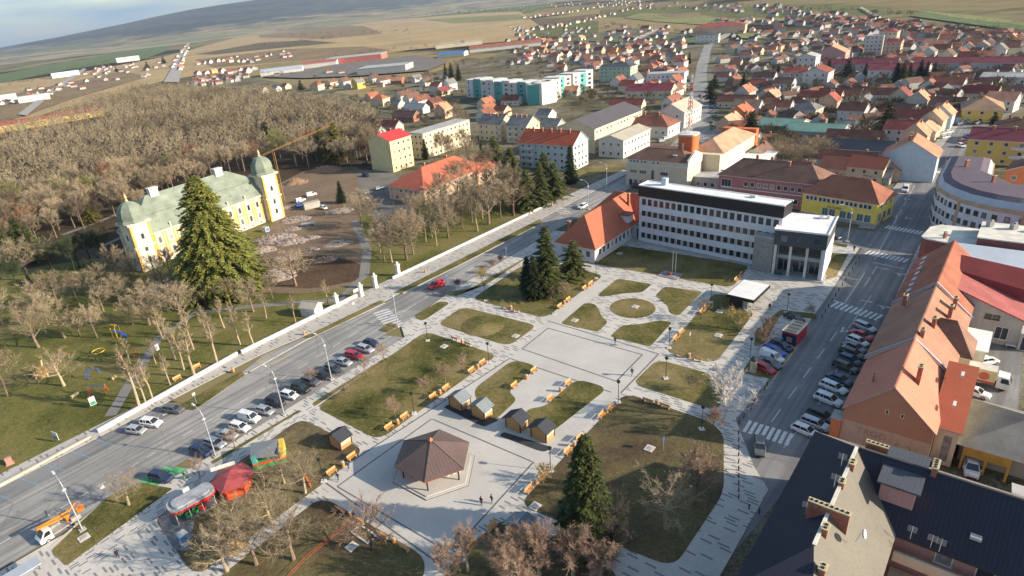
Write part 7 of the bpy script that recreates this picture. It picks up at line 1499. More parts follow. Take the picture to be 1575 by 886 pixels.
for rw, ks, n in [([(800, 30), (870, 20), (930, 10), (985, 3)], 'abg', 24), ([(806, 48), (872, 40), (925, 26), (1005, 8)], 'abg', 26), ([(1425, 88), (1490, 78), (1575, 64)], 'ab', 14), ([(1450, 100), (1520, 92), (1580, 82)], 'abk', 14), ([(1392, 62), (1450, 66), (1500, 72)], 'ab', 10), ([(276, 112), (284, 88), (292, 72)], 'abc', 10), ([(262, 110), (276, 84), (284, 70)], 'abc', 8), ([(300, 100), (340, 96), (380, 96)], 'ac', 8), ([(300, 118), (340, 112), (390, 112)], 'ac', 7), ([(330, 60), (400, 50), (440, 46)], 'ac', 9), ([(1120, 80), (1180, 84), (1240, 70)], 'abd', 12), ([(800, 62), (840, 66), (900, 60)], 'abd', 10)]:
    for i in range(n):
        t = (i + .5) / n * (len(rw) - 1); a = rw[int(t)]; c = rw[min(len(rw) - 1, int(t) + 1)]; f = t - int(t)
        tryh(a[0] + (c[0] - a[0]) * f + rnd.uniform(-2, 2), a[1] + (c[1] - a[1]) * f + rnd.uniform(-1.5, 1.5), ks)
FILL = [([(780, 75), (880, 70), (960, 62), (1050, 66), (1052, 150), (960, 150), (925, 95), (780, 100)], 46), ([(1108, 70), (1250, 62), (1400, 70), (1500, 86), (1575, 95), (1575, 140), (1430, 200), (1240, 255), (1130, 235), (1108, 200)], 230), ([(960, 30), (1060, 40), (1060, 66), (930, 60)], 12), ([(1130, 44), (1300, 48), (1400, 52), (1400, 66), (1120, 62)], 26)]
for pl, n in FILL:
    xs, ys = [p[0] for p in pl], [p[1] for p in pl]
    for i in range(n * 9):
        x, y = rnd.uniform(min(xs), max(xs)), rnd.uniform(min(ys), max(ys))
        if inpoly(x, y, pl): tryh(x, y)
LM = [((1065, 175), 'the red and white mast'), ((1208, 205), 'the teal sheet roofs'), ((800, 140), 'the teal apartment row'), ((1340, 70), 'the skyline towers'), ((1085, 85), 'the central street end'), ((1290, 112), 'the maroon hospital wings'), ((1440, 100), 'the long maroon warehouse'), ((1500, 180), 'the right-hand street bend'), ((1180, 250), 'the dusty-pink building'), ((1300, 290), 'the yellow corner building'), ((1075, 45), 'the red sports hall'), ((530, 95), 'the red-fronted supermarket'), ((285, 85), 'the distant highway'), ((760, 78), 'the long red factory'), ((595, 200), 'the pale yellow apartment block'), ((980, 180), 'the dark-roofed white hall'), ((935, 115), 'the pale green apartment block'), ((1240, 105), 'the white and pink block'), ((1400, 215), 'the broad pale blue house'), ((1540, 90), 'the upper right edge'), ((870, 45), 'the twin far house rows')]
use = {}
HOUSES.sort(key=lambda h_: h_[1].length)
for t, p, k, rc, wc, r_ in HOUSES:
    x, y = px((p.x, p.y, 3)); best = min(LM, key=lambda l: (l[0][0] - x) ** 2 + ((l[0][1] - y) * 2.2) ** 2); dx, dy = x - best[0][0], (y - best[0][1]) * 2
    rel = ('right of' if dx > 0 else 'left of') if abs(dx) > abs(dy) else ('below' if dy > 0 else 'above')
    s = ('%s %s house, %s %s roof' % ({'a': 'low', 'b': 'gable-fronted', 'c': 'two-storey', 'd': 'square', 'e': 'long', 'f': 'narrow deep', 'g': 'tiny', 'h': 'large', 'i': 'squat', 'j': 'very long', 'k': 'tall gabled'}[k], WNAME[wc], RNAME[rc], 'hipped' if SH[k][4].startswith('hip') else 'gable')).replace('  ', ' ')
    key = (s, rel, best[1]); use.setdefault(key, []).append(t)
for (s, rel, lm), ts in use.items():
    for i, t in enumerate(ts): t['label'] = '%s, %s%s %s' % (s, (ORD[i + 1] + ' nearest ' if len(ts) > 1 else ''), rel, lm)
# ================================================================== trees
def barkm(n, c, v=.15): return M(n, c, .95, .2, 1.5, obj_var=v)
twig_m = barkm('twigs_tan', (.31, .25, .165), .34); twig_p = barkm('twigs_pink', (.34, .235, .17), .15); twig_w = barkm('twigs_white', (.60, .55, .50), .08); bark_m = barkm('bark', (.19, .14, .10), .2); bark_l = barkm('bark_light', (.38, .30, .20), .15); bark_w = barkm('bark_white', (.62, .58, .53), .05); twig_y = barkm('twigs_straw', (.40, .30, .13), .1)
def ribbon(b, p, q, w, up=None, mi=0):
    d = q - p; s = d.cross(up if up is not None else Vector((rnd.uniform(-1, 1), rnd.uniform(-1, 1), rnd.uniform(-1, 1)))); s = s.normalized() * w / 2 if s.length > 1e-5 else Vector((w / 2, 0, 0))
    n = len(b.v); b.v += [tuple(p - s), tuple(p + s), tuple(q + s * .35), tuple(q - s * .35)]; b.f.append((n, n + 1, n + 2, n + 3)); b.mi.append(mi); b.uv.append([(0, 0)] * 4)
def bare_meshes(H, seed, spread=.42, fork=.3, dens=1.0, tw=.05, tr=.26, up=.55, droop=0):
    """trunk-and-limb mesh and twig mesh of a leafless tree"""
    r = random.Random(seed); T, C = MB(), MB(); rv = lambda a: Vector((r.uniform(-a, a), r.uniform(-a, a), r.uniform(-a, a)))
    top = Vector((r.uniform(-.4, .4), r.uniform(-.4, .4), H * .72)); mid = Vector((r.uniform(-.25, .25), r.uniform(-.25, .25), H * fork))
    T.tube([(0, 0, -.1), mid * .5, mid, mid.lerp(top, .5) + rv(.3), top], [tr * 1.25, tr, tr * .85, tr * .5, tr * .15], 7)
    def twigs(p, d, L, n, w):
        for i in range(n):
            a = p + d * (L * r.random()); e = (d * .6 + rv(.9) + Vector((0, 0, up * .5 - droop))).normalized() * L * r.uniform(.3, .75)
            m_ = a + e * .55 + rv(.08) * L; ribbon(C, a, m_, w); ribbon(C, m_, a + e + rv(.1) * L, w * .75)
            if r.random() < .6: ribbon(C, m_, m_ + (e * .5 + rv(.35) * L), w * .7)
    nl = int(13 * dens ** .5)
    for i in range(nl):
        t = fork + (.97 - fork) * (i + r.random()) / nl; s = mid.lerp(top, max(0, (t - fork) / (1 - fork))); a = i * 2.4 + r.uniform(-.5, .5); L = H * spread * (1.15 - t * .75) * r.uniform(.75, 1.15)
        d = Vector((math.cos(a), math.sin(a), up + t * .5)).normalized(); p1 = s + d * L * .5 + rv(.05) * L; p2 = p1 + (d + Vector((0, 0, .35 - droop)) + rv(.25)).normalized() * L * .55
        rr = tr * .42 * (1.1 - t * .6); T.tube([s, p1, p2], [rr, rr * .6, rr * .22], 5)
        for j in range(5):
            f = .3 + .7 * j / 4; q = (s.lerp(p1, f * 2) if f < .5 else p1.lerp(p2, f * 2 - 1)); dd = (d + rv(.85) + Vector((0, 0, .25))).normalized(); l2 = L * r.uniform(.28, .5)
            q2 = q + dd * l2; T.tube([q, q.lerp(q2, .5) + rv(.04) * L, q2], [rr * .38, rr * .25, rr * .08], 3)
            twigs(q, dd, l2, int(11 * dens), tw)
        twigs(p1, (p2 - p1).normalized(), (p2 - p1).length, int(12 * dens), tw)
    return T, C
TREEM = {}
def tmesh(key, fn):
    if key not in TREEM: TREEM[key] = fn()
    return TREEM[key]
def bare(kind, var):
    def mk():
        a = dict(wood=dict(H=13, spread=.38, fork=.3, dens=1.9, tw=.07, tr=.2), oak=dict(H=13, spread=.5, fork=.22, dens=1.5, tw=.05, tr=.34, up=.35), small=dict(H=5, spread=.46, fork=.3, dens=1.3, tw=.03, tr=.09), birch=dict(H=10, spread=.4, fork=.12, dens=1.3, tw=.05, tr=.18, up=.9),
                 poll=dict(H=13, spread=.17, fork=.3, dens=1.3, tw=.05, tr=.2, up=1.1), round=dict(H=9, spread=.38, fork=.25, dens=2.1, tw=.042, tr=.2, up=.75), shrub=dict(H=2.6, spread=.7, fork=.08, dens=1.2, tw=.035, tr=.05, up=.8))[kind]
        T, C = bare_meshes(seed=hash(kind) % 97 + var * 13 if False else sum(map(ord, kind)) + var * 13, **a)
        col = dict(wood=(bark_m, twig_m), oak=(bark_m, twig_m), small=(bark_m, twig_p), birch=(bark_w, twig_w), poll=(bark_l, twig_m), round=(bark_m, twig_p), shrub=(bark_m, twig_m))[kind]
        return T.mesh('trunk', col[0], True), C.mesh('crown', col[1])
    return tmesh((kind, var), mk)
ALLT = []
def tree(kind, p, H, lab, var=None, name='bare_tree', cat='tree', group=None, twm=None, bkm=None, z=.07, lean=None):
    var = rnd.randrange(4) if var is None else var; T, C = bare(kind, var); base = dict(wood=13, oak=13, small=5, birch=10, poll=13, round=9, shrub=2.6)[kind]; s = H / base / .92
    pos = at(*p) if isinstance(p, tuple) else p
    t = thing(name, lab, cat, (pos.x, pos.y, z), rnd.uniform(0, 6.28), group); w_ = rnd.uniform(.9, 1.12); t.scale = (s * w_, s * w_, s)
    if lean: t.rotation_euler = (lean[0], lean[1], t.rotation_euler.z)
    a, b = link('trunk', T, t), link('crown', C, t)
    for o, m_ in ((a, bkm), (b, twm)):
        if m_: o.material_slots[0].link = 'OBJECT'; o.material_slots[0].material = m_
    ALLT.append((t, pos)); return t
# conifers
def leafmat(n, stops, ov=.12):
    mt, N, L, P = newmat(n); P.inputs['Roughness'].default_value = .75; P.inputs['Specular IOR Level'].default_value = .2
    c = coords(N, L); f = mth(N, L, 'ADD', mth(N, L, 'MULTIPLY', noise(N, L, .7, 3, c), .6), mth(N, L, 'MULTIPLY', noise(N, L, 5, 2, c), .4))
    o = N.new("ShaderNodeObjectInfo"); col = ramp(N, L, f, stops); k = mth(N, L, 'MULTIPLY_ADD', o.outputs['Random'], 2 * ov, 1 - ov); x = N.new("ShaderNodeVectorMath"); x.operation = 'SCALE'; L.new(col, x.inputs[0]); L.new(k, x.inputs['Scale'])
    L.new(x.outputs[0], P.inputs['Base Color']); MATS[n] = mt; return mt
spruce_g = leafmat('spruce_needles', [(.38, (.022, .034, .012)), (.5, (.060, .075, .022)), (.62, (.125, .130, .038))]); pine_g = leafmat('pine_needles', [(.38, (.030, .045, .016)), (.5, (.075, .090, .028)), (.64, (.15, .15, .05))]); yew_g = leafmat('dark_needles', [(.38, (.012, .020, .009)), (.52, (.026, .042, .016)), (.66, (.055, .075, .028))]); gold_g = leafmat('golden_needles', [(.38, (.07, .075, .018)), (.5, (.15, .14, .03)), (.62, (.26, .22, .06))])
def conifer_mesh(H, Rb, seed, tiers, leaf, irregular=0, base=.06, per=9):
    r = random.Random(seed); T, C = MB(), MB(); T.tube([(0, 0, -.1), (0, 0, H * .5), (0, 0, H * .98)], [H * .022, H * .013, H * .002], 7)
    for i in range(tiers):
        f = i / (tiers - 1); z = H * (base + (1 - base) * f); env = Rb * ((1 - f) ** .66) * min(1, .78 + f * 1.6) * (1.08 if f < .5 else 1) * (1 + irregular * math.sin(i * 1.7 + seed) * .35) + .12; nb = max(4, int(per * (1 - f * .5)))
        for j in range(nb):
            a = j * 6.283 / nb + i * 1.3 + r.uniform(-.25, .25); L = env * r.uniform(.72, 1.12); zz = z + r.uniform(-.3, .3) * H / tiers; dz = -.22 * L if f < .75 else .1 * L
            d = Vector((math.cos(a), math.sin(a), 0)); s = Vector((0, 0, zz)); e = d * L + Vector((0, 0, zz + dz)); 
            if L > 1: T.tube([s, s.lerp(e, .5) + Vector((0, 0, .06 * L)), e], [.05 * H / 16, .03 * H / 16, .01], 3)
            n = max(3, int(L / leaf * 2.6)); side = d.cross(Vector((0, 0, 1)))
            for k in range(n):
                g = (k + .6) / n; q = s.lerp(e, g) + Vector((0, 0, .10 * L * math.sin(g * 3.14))); w = leaf * (1.5 - g * .6)
                for m_ in (-1, 1, 0):
                    t = (d * .55 + side * m_ * .8 + Vector((0, 0, r.uniform(-.35, .1)))).normalized() * w * r.uniform(.8, 1.5)
                    ribbon(C, q, q + t, w * .62, Vector((r.uniform(-.5, .5), r.uniform(-.5, .5), 1)))
                    if r.random() < .4: ribbon(C, q, q + Vector((r.uniform(-.4, .4), r.uniform(-.4, .4), -.5)) * w, w * .5)
    return T, C
CON = {}
CSET = dict(castle=(33, 13.5, 5, 62, .80, .08, .03, 24), spruce=(18, 5.2, 6, 46, .50, .08, .02, 19), slim=(17, 3.2, 7, 34, .40, .3, .04, 9), pine=(12, 3.6, 8, 20, .48, .9, .16, 8), dark=(12, 2.6, 9, 24, .42, .4, .04, 8), wide=(13, 5.5, 4, 16, .5, .9, .2, 9))
def conifer(kind, p, H, lab, mat=None, name='conifer', group=None, z=.07, zs=1):
    if kind == 'castle': zs = .97
    if kind not in CON:
        h0, Rb, sd, ti, lf, ir, ba, pe = CSET[kind]; T, C = conifer_mesh(h0, Rb, sd, ti, lf, ir, ba, pe); CON[kind] = (T.mesh('trunk', bark_m), C.mesh('crown', spruce_g))
    h0 = CSET[kind][0]; pos = at(*p) if isinstance(p, tuple) else p; t = thing(name, lab, 'tree', (pos.x, pos.y, z), rnd.uniform(0, 6.28), group); s = H / h0; zs *= 1.35 if kind in ('pine', 'slim') else 1; t.scale = (s * zs, s * zs, s)
    a, b = link('trunk', CON[kind][0], t), link('crown', CON[kind][1], t); b.material_slots[0].link = 'OBJECT'; b.material_slots[0].material = mat or spruce_g; ALLT.append((t, pos)); return t
conifer('castle', (345, 447), 34, 'huge green spruce in front of the castle facade', leafmat('castle_spruce', [(.36, (.075, .095, .022)), (.48, (.16, .18, .040)), (.60, (.30, .28, .075))]))
conifer('spruce', (902, 838), 18.5, 'large dark spruce with yellow-green tip at the foot of the brown lawn', name='conifer', zs=.8)
for p, H, k, m_, l in [((842, 452), 18, 'slim', spruce_g, 'tallest slim spruce on the lawn near the school'), ((822, 460), 11.5, 'slim', yew_g, 'dark shorter spruce left of the tallest slim one'), ((812, 448), 9.5, 'slim', yew_g, 'dark lower spruce behind the pair on the school-side lawn'), ((882, 428), 10.5, 'pine', pine_g, 'thin pale pine right of the slim spruces'), ((812, 322), 14, 'pine', pine_g, 'pale pine at the end of the park wall'), ((832, 318), 16, 'slim', pine_g, 'tall pine in the middle of the group by the apartment block'), ((852, 308), 14, 'pine', pine_g, 'rightmost broad pine of the group by the apartment block'), ((800, 306), 12, 'pine', pine_g, 'leftmost pine of the group beside the bare park trees'), ((838, 296), 15, 'pine', pine_g, 'hindmost pine of the group by the apartment block'),
    ((878, 282), 15, 'dark', yew_g, 'narrow dark conifer at the corner of the orange-red apartment block'), ((762, 262), 15, 'pine', pine_g, 'yellowish pine left of the orange-red apartment block'), ((742, 258), 11, 'dark', yew_g, 'dark narrow conifer in front of the grey-roofed blocks'), ((786, 270), 12, 'pine', pine_g, 'pine between bare trees and the orange-red apartment block'), ((655, 245), 10, 'dark', yew_g, 'small dark cypress behind the pale yellow apartment block'),
    ((520, 248), 20, 'pine', gold_g, 'tall golden-green larch-like tree at the edge of the wood'), ((497, 240), 15, 'pine', pine_g, 'green conifer left of the golden one'), ((412, 222), 14, 'wide', yew_g, 'broad dark conifer in the wood behind the castle'), ((526, 312), 9, 'slim', yew_g, 'dark conifer beside the muddy drive'), ((40, 388), 14, 'pine', pine_g, 'green pine at the far left of the park'), ((16, 398), 12, 'pine', pine_g, 'leftmost green pine of the park'), ((58, 402), 12, 'pine', pine_g, 'pine leaning over the dark oak at the left'),
    ((144, 345), 9, 'pine', gold_g, 'small golden-green tree on the edge of the wood left of the castle'), ((165, 398), 5, 'dark', yew_g, 'dark round evergreen left of the castle tower'), ((464, 142), 12, 'wide', yew_g, 'dark conifer left of the orange-roofed house beyond the wood'), ((686, 122), 15, 'dark', yew_g, 'left conifer of the dark group beyond the gardens'), ((695, 124), 17, 'slim', spruce_g, 'middle conifer of the dark group beyond the gardens'), ((706, 124), 15, 'slim', spruce_g, 'right conifer of the dark group beyond the gardens'),
    ((1153, 218), 13, 'wide', yew_g, 'solitary spreading dark pine in front of the teal sheet roofs'), ((1362, 206), 13, 'wide', yew_g, 'dark conifer left of the broad pale blue house'), ((1196, 116), 9, 'dark', yew_g, 'dark conifer left of the white and pink block'), ((1142, 144), 12, 'slim', yew_g, 'dark conifer behind the red-roofed houses of the central street'), ((1092, 158), 12, 'wide', yew_g, 'dark tree on the central street'), ((1098, 140), 10, 'wide', yew_g, 'dark tree farther up the central street'), ((1060, 98), 10, 'dark', yew_g, 'dark conifer at the far end of the central street'), ((1052, 102), 8, 'dark', yew_g, 'lower dark conifer at the far end of the central street'),
    ((1252, 106), 10, 'slim', yew_g, 'dark conifer in front of the pink arched-roof building'), ((1273, 118), 11, 'slim', yew_g, 'first dark conifer below the maroon hospital wings'), ((1302, 124), 13, 'wide', yew_g, 'large dark conifer below the maroon hospital wings'), ((1316, 112), 10, 'dark', yew_g, 'dark conifer between the two maroon hospital wings'), ((1330, 118), 9, 'dark', yew_g, 'small dark conifer below the second maroon wing'), ((1376, 132), 14, 'slim', yew_g, 'leftmost of the tall dark conifers right of the hospital wings'), ((1386, 132), 14, 'slim', spruce_g, 'second of the tall dark conifers right of the hospital wings'), ((1396, 130), 12, 'dark', yew_g, 'third of the tall dark conifers right of the hospital wings'), ((1412, 128), 13, 'slim', yew_g, 'fourth of the tall dark conifers right of the hospital wings'), ((1422, 128), 12, 'dark', yew_g, 'fifth of the tall dark conifers right of the hospital wings'), ((1434, 126), 11, 'slim', yew_g, 'sixth of the tall dark conifers right of the hospital wings'),
    ((1464, 174), 8, 'dark', spruce_g, 'small green conifer beside the teal house at the street bend'), ((1527, 196), 6, 'wide', yew_g, 'dark conifer behind the yellow apartment house'), ((1248, 176), 5, 'wide', yew_g, 'low dark evergreen beside the grey hipped house'), ((228, 108), 18, 'wide', spruce_g, 'rounded green tree at the distant highway'), ((253, 100), 20, 'wide', spruce_g, 'taller rounded green tree at the distant highway'), ((180, 112), 14, 'wide', yew_g, 'dark trees among the far left sheds'), ((1040, 262), 4, 'dark', spruce_g, 'small evergreen shrub beside the orange tower'), ((1285, 283), 4, 'dark', yew_g, 'dark evergreen behind the yellow corner building')]:
    conifer(k, p, H, l, m_)
for i in range(9): conifer('dark', (12 + i * 9.0, 208 - i * 2.9), 6.5, 'dark conifer, %s from the left before the yellow terrace' % ORD[i + 1], yew_g, 'conifer', 'conifers before the yellow terrace')
# evergreens with ivy, shrubs, hedges
for p, l in (((704, 441), 'dark red ball shrub beside the red delivery van'), ((743, 420), 'tan ball shrub on the verge before the spruces'), ((757, 411), 'brown ball shrub right of the tan one'), ((770, 403), 'dark ball shrub farthest up the verge')):
    t = thing('shrub', l, 'shrub', at(*p), 0, 'ball shrubs on the verge'); t.location.z = KZ; T_, C_ = MB(), MB(); T_.tube([(0, 0, 0), (0, 0, .9)], .05, 5); T_.build('stem', bark_m, t)
    for i in range(700):
        d = Vector((rnd.gauss(0, 1), rnd.gauss(0, 1), rnd.gauss(0, 1))).normalized(); q = d * rnd.uniform(.35, 1.0) + Vector((0, 0, 1.2)); ribbon(C_, q, q + Vector((rnd.uniform(-1, 1), rnd.uniform(-1, 1), rnd.uniform(-1, 1))) * .2, .09)
    C_.build('foliage', M('shrub_maroon', (.07, .018, .02), .8) if p[0] in (704, 770) else M('shrub_tan', (.24, .15, .07), .9), t)
# single bare trees of the square
for p, H, k, l, tm, bk in [((1112, 648), 11.5, 'birch', 'white-barked birch at the right end of the square', twig_w, bark_w), ((1068, 777), 10.5, 'round', 'round-crowned pinkish bare tree on the large brown lawn', twig_p, None), ((1024, 815), 9, 'oak', 'thin bare tree left of the round-crowned one', twig_m, bark_l), ((940, 862), 10, 'oak', 'dark bare tree right of the big spruce', M('twigs_dark', (.09, .07, .055), .9, obj_var=.1), M('bark_dark', (.05, .04, .035), .9)),
    ((574, 848), 9, 'oak', 'upright bare tree beside the memorial slab', twig_p, M('bark_dark', (.05, .04, .035), .9)), ((452, 862), 10, 'oak', 'bare tree at the bottom edge left of the plaza', twig_m, bark_m), ((420, 812), 9, 'oak', 'bare tree beside the path behind the red kiosk', twig_m, bark_l), ((372, 835), 8, 'oak', 'pale bare tree in the middle of the fairground lawn', twig_m, bark_l), ((395, 870), 9, 'oak', 'bare tree at the bottom edge below the path', twig_m, bark_m), ((470, 760), 8, 'oak', 'bare tree beside the orange barrier', twig_m, bark_l), ((438, 745), 7, 'oak', 'bare tree right of the red kiosk', twig_m, bark_l), ((350, 880), 9, 'oak', 'bare tree at the bottom edge below the portable toilet', twig_m, bark_l),
    ((199, 778), 6.5, 'oak', 'bare tree on the verge behind the navy off-roader', twig_m, bark_l), ((308, 735), 4, 'small', 'small bare street tree between the carousel and green bay', twig_p, None), ((362, 690), 4, 'small', 'small bare street tree by the green and yellow booth', twig_p, None), ((609, 646), 4.6, 'small', 'small bare tree on the big lawn behind the lower bench pair', twig_p, None), ((685, 592), 4.6, 'small', 'small bare tree on the big lawn behind the grey-roofed huts', twig_p, None), ((713, 574), 4.2, 'small', 'small bare tree at the right end of the big lawn', twig_p, None), ((653, 608), 4, 'small', 'small bare tree in the middle of the big lawn', twig_p, None), ((533, 614), 2.6, 'shrub', 'low faint shrub at the left of the big lawn', twig_m, None),
    ((590, 558), 4.4, 'small', 'upper small bare street tree beside the promenade lawn', twig_p, None), ((565, 577), 4.4, 'small', 'lower small bare street tree beside the promenade lawn', twig_p, None), ((483, 592), 4, 'small', 'small bare street tree before the black parked cars', twig_p, None), ((1080, 492), 5, 'small', 'small bare tree by the bench on the kiosk lawn', twig_m, None), ((1138, 508), 4, 'shrub', 'straw-coloured shrub at the right edge of the kiosk lawn', twig_y, None), ((868, 462), 5, 'round', 'bushy pinkish bare tree below the slim spruces', twig_p, None), ((848, 463), 4, 'round', 'low bare bush beside the dark spruces', twig_p, None), ((1065, 600), 3, 'shrub', 'low shrub left of the birch', twig_m, None),
    ((742, 437), 3.6, 'shrub', 'straw tussock shrub on the verge by the crossing', twig_y, None), ((1174, 532), 3.4, 'shrub', 'dark twiggy shrub in the bed left of the blue car', twig_p, None), ((1180, 512), 3, 'shrub', 'second dark twiggy shrub in the bed behind the red kiosk', twig_p, None), ((838, 742), 3, 'shrub', 'straw shrub by the bench left of the big spruce', twig_y, None), ((1096, 672), 6, 'round', 'pinkish bare bush below the birch', twig_p, None), ((1246, 486), 2, 'shrub', 'low hedge plant behind the black saloon', twig_m, None)]:
    tree(k, p, H, l, twm=tm, bkm=bk, z=LZ)
for i, (p, H) in enumerate([((720, 880), 8), ((775, 895), 9), ((830, 888), 9.5), ((882, 892), 9), ((925, 905), 8), ((690, 905), 8), ((800, 930), 9)]): tree('round', p, H, 'pinkish round bare tree, %s from the left along the bottom edge' % ORD[[2, 3, 5, 6, 7, 1, 4][i]], group='pink bare trees at the bottom edge', twm=twig_p, bkm=bark_l, z=LZ)
# pollarded and leaning trees behind the park wall
PO = [((216, 630), 18), ((225, 622), 11), ((236, 617), 12), ((301, 582), 15), ((335, 561), 15), ((369, 531), 13), ((391, 533), 11), ((283, 569), 13), ((269, 554), 14), ((298, 538), 14), ((262, 592), 9), ((320, 520), 11), ((345, 505), 11), ((250, 520), 10), ((200, 560), 9), ((410, 490), 9), ((455, 497), 9), ((505, 470), 9), ((240, 560), 8)]
for i, (p, H) in enumerate(PO): tree('poll', p, H, 'tall pollarded tree behind the park wall, %s from the left' % ORD[1 + sorted(range(len(PO)), key=lambda j: PO[j][0][0]).index(i)], group='pollarded trees behind the park wall', bkm=bark_l)
tree('oak', (99, 594), 9, 'forked pale tree beside the wooden play hut', bkm=bark_l); tree('oak', (44, 432), 16, 'massive dark oak with crooked limbs at the left', twm=twig_m, bkm=M('bark_dark', (.05, .04, .035), .9))
iv = [(82, 418), (116, 420), (123, 413), (142, 406), (160, 404), (30, 450)]
for i, p in enumerate(iv): tree('wood', p, 13, 'ivy-dark tree, %s of the shadowed group left of the castle' % ORD[i + 1], group='shadowed trees left of the castle', twm=M('twigs_ivy', (.05, .07, .03), .9, .3, 1), bkm=M('bark_ivy', (.03, .04, .02), .9))
PK = [(40, 500), (62, 478), (90, 470), (118, 460), (100, 520), (123, 518), (75, 500), (60, 535), (140, 455), (165, 455), (160, 480), (185, 470), (210, 450), (232, 470), (255, 455), (275, 470), (295, 455), (280, 495), (205, 500), (230, 500), (318, 470), (150, 520), (182, 430), (240, 430), (265, 430), (285, 440), (300, 425), (12, 610), (355, 470), (5, 500), (420, 460), (390, 480), (455, 440)]
for i, p in enumerate(PK): tree('oak' if i % 3 else 'wood', p, 8 + (i * 37 % 5), 'bare park tree, %s by distance between the playground and the castle' % ORD[1 + sorted(range(len(PK)), key=lambda j: -PK[j][1] * 1000 + PK[j][0]).index(i)], group='bare trees between playground and castle')
BV = [(560, 362), (556, 345), (592, 402), (603, 404), (626, 400), (636, 392), (672, 378), (690, 366), (712, 352), (735, 356), (752, 345), (770, 335), (655, 372), (700, 340), (682, 345), (662, 350), (640, 362), (722, 330), (745, 322), (760, 315), (620, 372), (735, 302), (705, 312), (680, 322), (782, 322), (760, 290), (700, 292), (668, 333), (722, 285), (745, 275), (780, 300), (590, 372)]
BV += [(645, 345), (665, 366), (690, 356), (726, 342), (742, 336), (768, 322), (752, 304), (715, 318), (775, 306), (790, 314), (655, 330), (560, 330), (575, 350), (585, 388), (790, 332)]
for i, p in enumerate(BV): tree(('poll', 'oak', 'wood')[i % 3], p, 10 + (i * 31 % 6), 'bare tree, %s by distance beside the brick-red school and park wall' % (ORD + ['forty-' + o for o in ORD[1:8]])[1 + sorted(range(len(BV)), key=lambda j: -BV[j][1] * 1000 + BV[j][0]).index(i)], group='bare trees before the brick-red school', bkm=bark_l if i % 3 == 0 else None)
BO = [(680, 238), (690, 225), (700, 215), (690, 245), (712, 232), (705, 205), (715, 218), (725, 240), (695, 258), (720, 250), (705, 190), (716, 200)]
for i, p in enumerate(BO): tree('wood', p, 12, 'bare boulevard tree, %s by distance left of the grey-roofed blocks' % ORD[1 + sorted(range(len(BO)), key=lambda j: -BO[j][1] * 1000 + BO[j][0]).index(i)], group='bare boulevard trees')
# the wood behind the castle: the nearest ones one by one, the rest as one mass
WOOD = [(-40, 250), (0, 214), (60, 196), (130, 165), (200, 145), (260, 140), (330, 146), (420, 150), (500, 165), (565, 178), (590, 215), (572, 250), (540, 262), (500, 252), (460, 262), (440, 252), (420, 250), (395, 262), (340, 275), (300, 292), (250, 310), (205, 335), (140, 352), (60, 378), (-60, 405)]
cand = []; rw_ = random.Random(11); cells = {}
xs = [at(*p) for p in WOOD]; x0, x1, y0, y1 = min(p.x for p in xs), max(p.x for p in xs), min(p.y for p in xs), max(p.y for p in xs)
for i in range(60000):
    q = Vector((rw_.uniform(x0, x1), rw_.uniform(y0, y1), 0)); sx, sy = px(q)
    if not inpoly(sx, sy, WOOD) or clash(q, 3): continue
    c = (int(q.x // 8), int(q.y // 8))
    if any((q - o).length < 6.3 for dx in (-1, 0, 1) for dy in (-1, 0, 1) for o in cells.get((c[0] + dx, c[1] + dy), [])): continue
    cells.setdefault(c, []).append(q); cand.append(q)
cand.sort(key=lambda q: q.length)
nbare = sum(1 for t, p in ALLT if t.name.startswith('bare_tree')); near = cand[:170]; far = cand[170:]
bands = {}
tw_d, tw_o, tw_r = barkm('twigs_umber', (.13, .10, .07)), barkm('twigs_olive', (.20, .20, .075)), barkm('twigs_russet', (.27, .16, .10))
def wtone(q):
    sx, sy = px(q); u = rw_.random()
    if 225 < sx < 350 and 190 < sy < 262 and u < .5: return twig_w
    return tw_d if u < .24 else tw_o if u < .34 else tw_r if u < .42 else None
for q in near:
    sx, sy = px(q); side = 'left of the castle' if sx < 190 else ('behind the castle' if sx < 430 else 'left of the pale yellow block'); bands.setdefault(side, []).append(q)
for side, qs in bands.items():
    for i, q in enumerate(qs):
        n = i + 1; on = ORD[n] if n < len(ORD) else None
        if on is None: w1 = ['%s' % ORD[n % 20 or 20], ['', 'fortieth', 'sixtieth', 'eightieth', 'hundredth', '120th', '140th'][(n - 1) // 20 - 1 if (n - 1) // 20 - 1 < 7 else 6]]; on = '%s past the %s' % (w1[0], w1[1])
        tree('wood', q, rw_.uniform(10, 18), 'bare tree of the wood, %s nearest %s' % (on, side), group='bare trees of the wood', twm=wtone(q), z=.05)
# far part of the wood: merged low-detail trees
print('houses', len(HOUSES))
T_, C_ = bare_meshes(H=14, seed=5, spread=.36, fork=.3, dens=.32, tw=.26, tr=.2)
T2, C2 = bare_meshes(H=14, seed=9, spread=.40, fork=.3, dens=.32, tw=.26, tr=.2)
import numpy as np
def merged(name, items, mat, label, cat):
    vs, fs, n = [], [], 0
    for (mb_, q, s, a) in items:
        v = np.array(mb_.v); ca, sa = math.cos(a), math.sin(a); w = np.stack([v[:, 0] * ca - v[:, 1] * sa, v[:, 0] * sa + v[:, 1] * ca, v[:, 2]], 1) * s + np.array([q.x, q.y, .05]); vs.append(w); fs += [tuple(i + n for i in f) for f in mb_.f]; n += len(v)
    me = bpy.data.meshes.new(name); me.from_pydata(np.concatenate(vs).tolist(), [], fs); me.materials.append(mat); o = link(name, me); tag(o, label, cat, kind='stuff'); return o
quads = lambda b: b
fm = []
for q in far: fm.append(((C_, C2)[rw_.random() < .5], q, rw_.uniform(.8, 1.15), rw_.uniform(0, 6.28)))
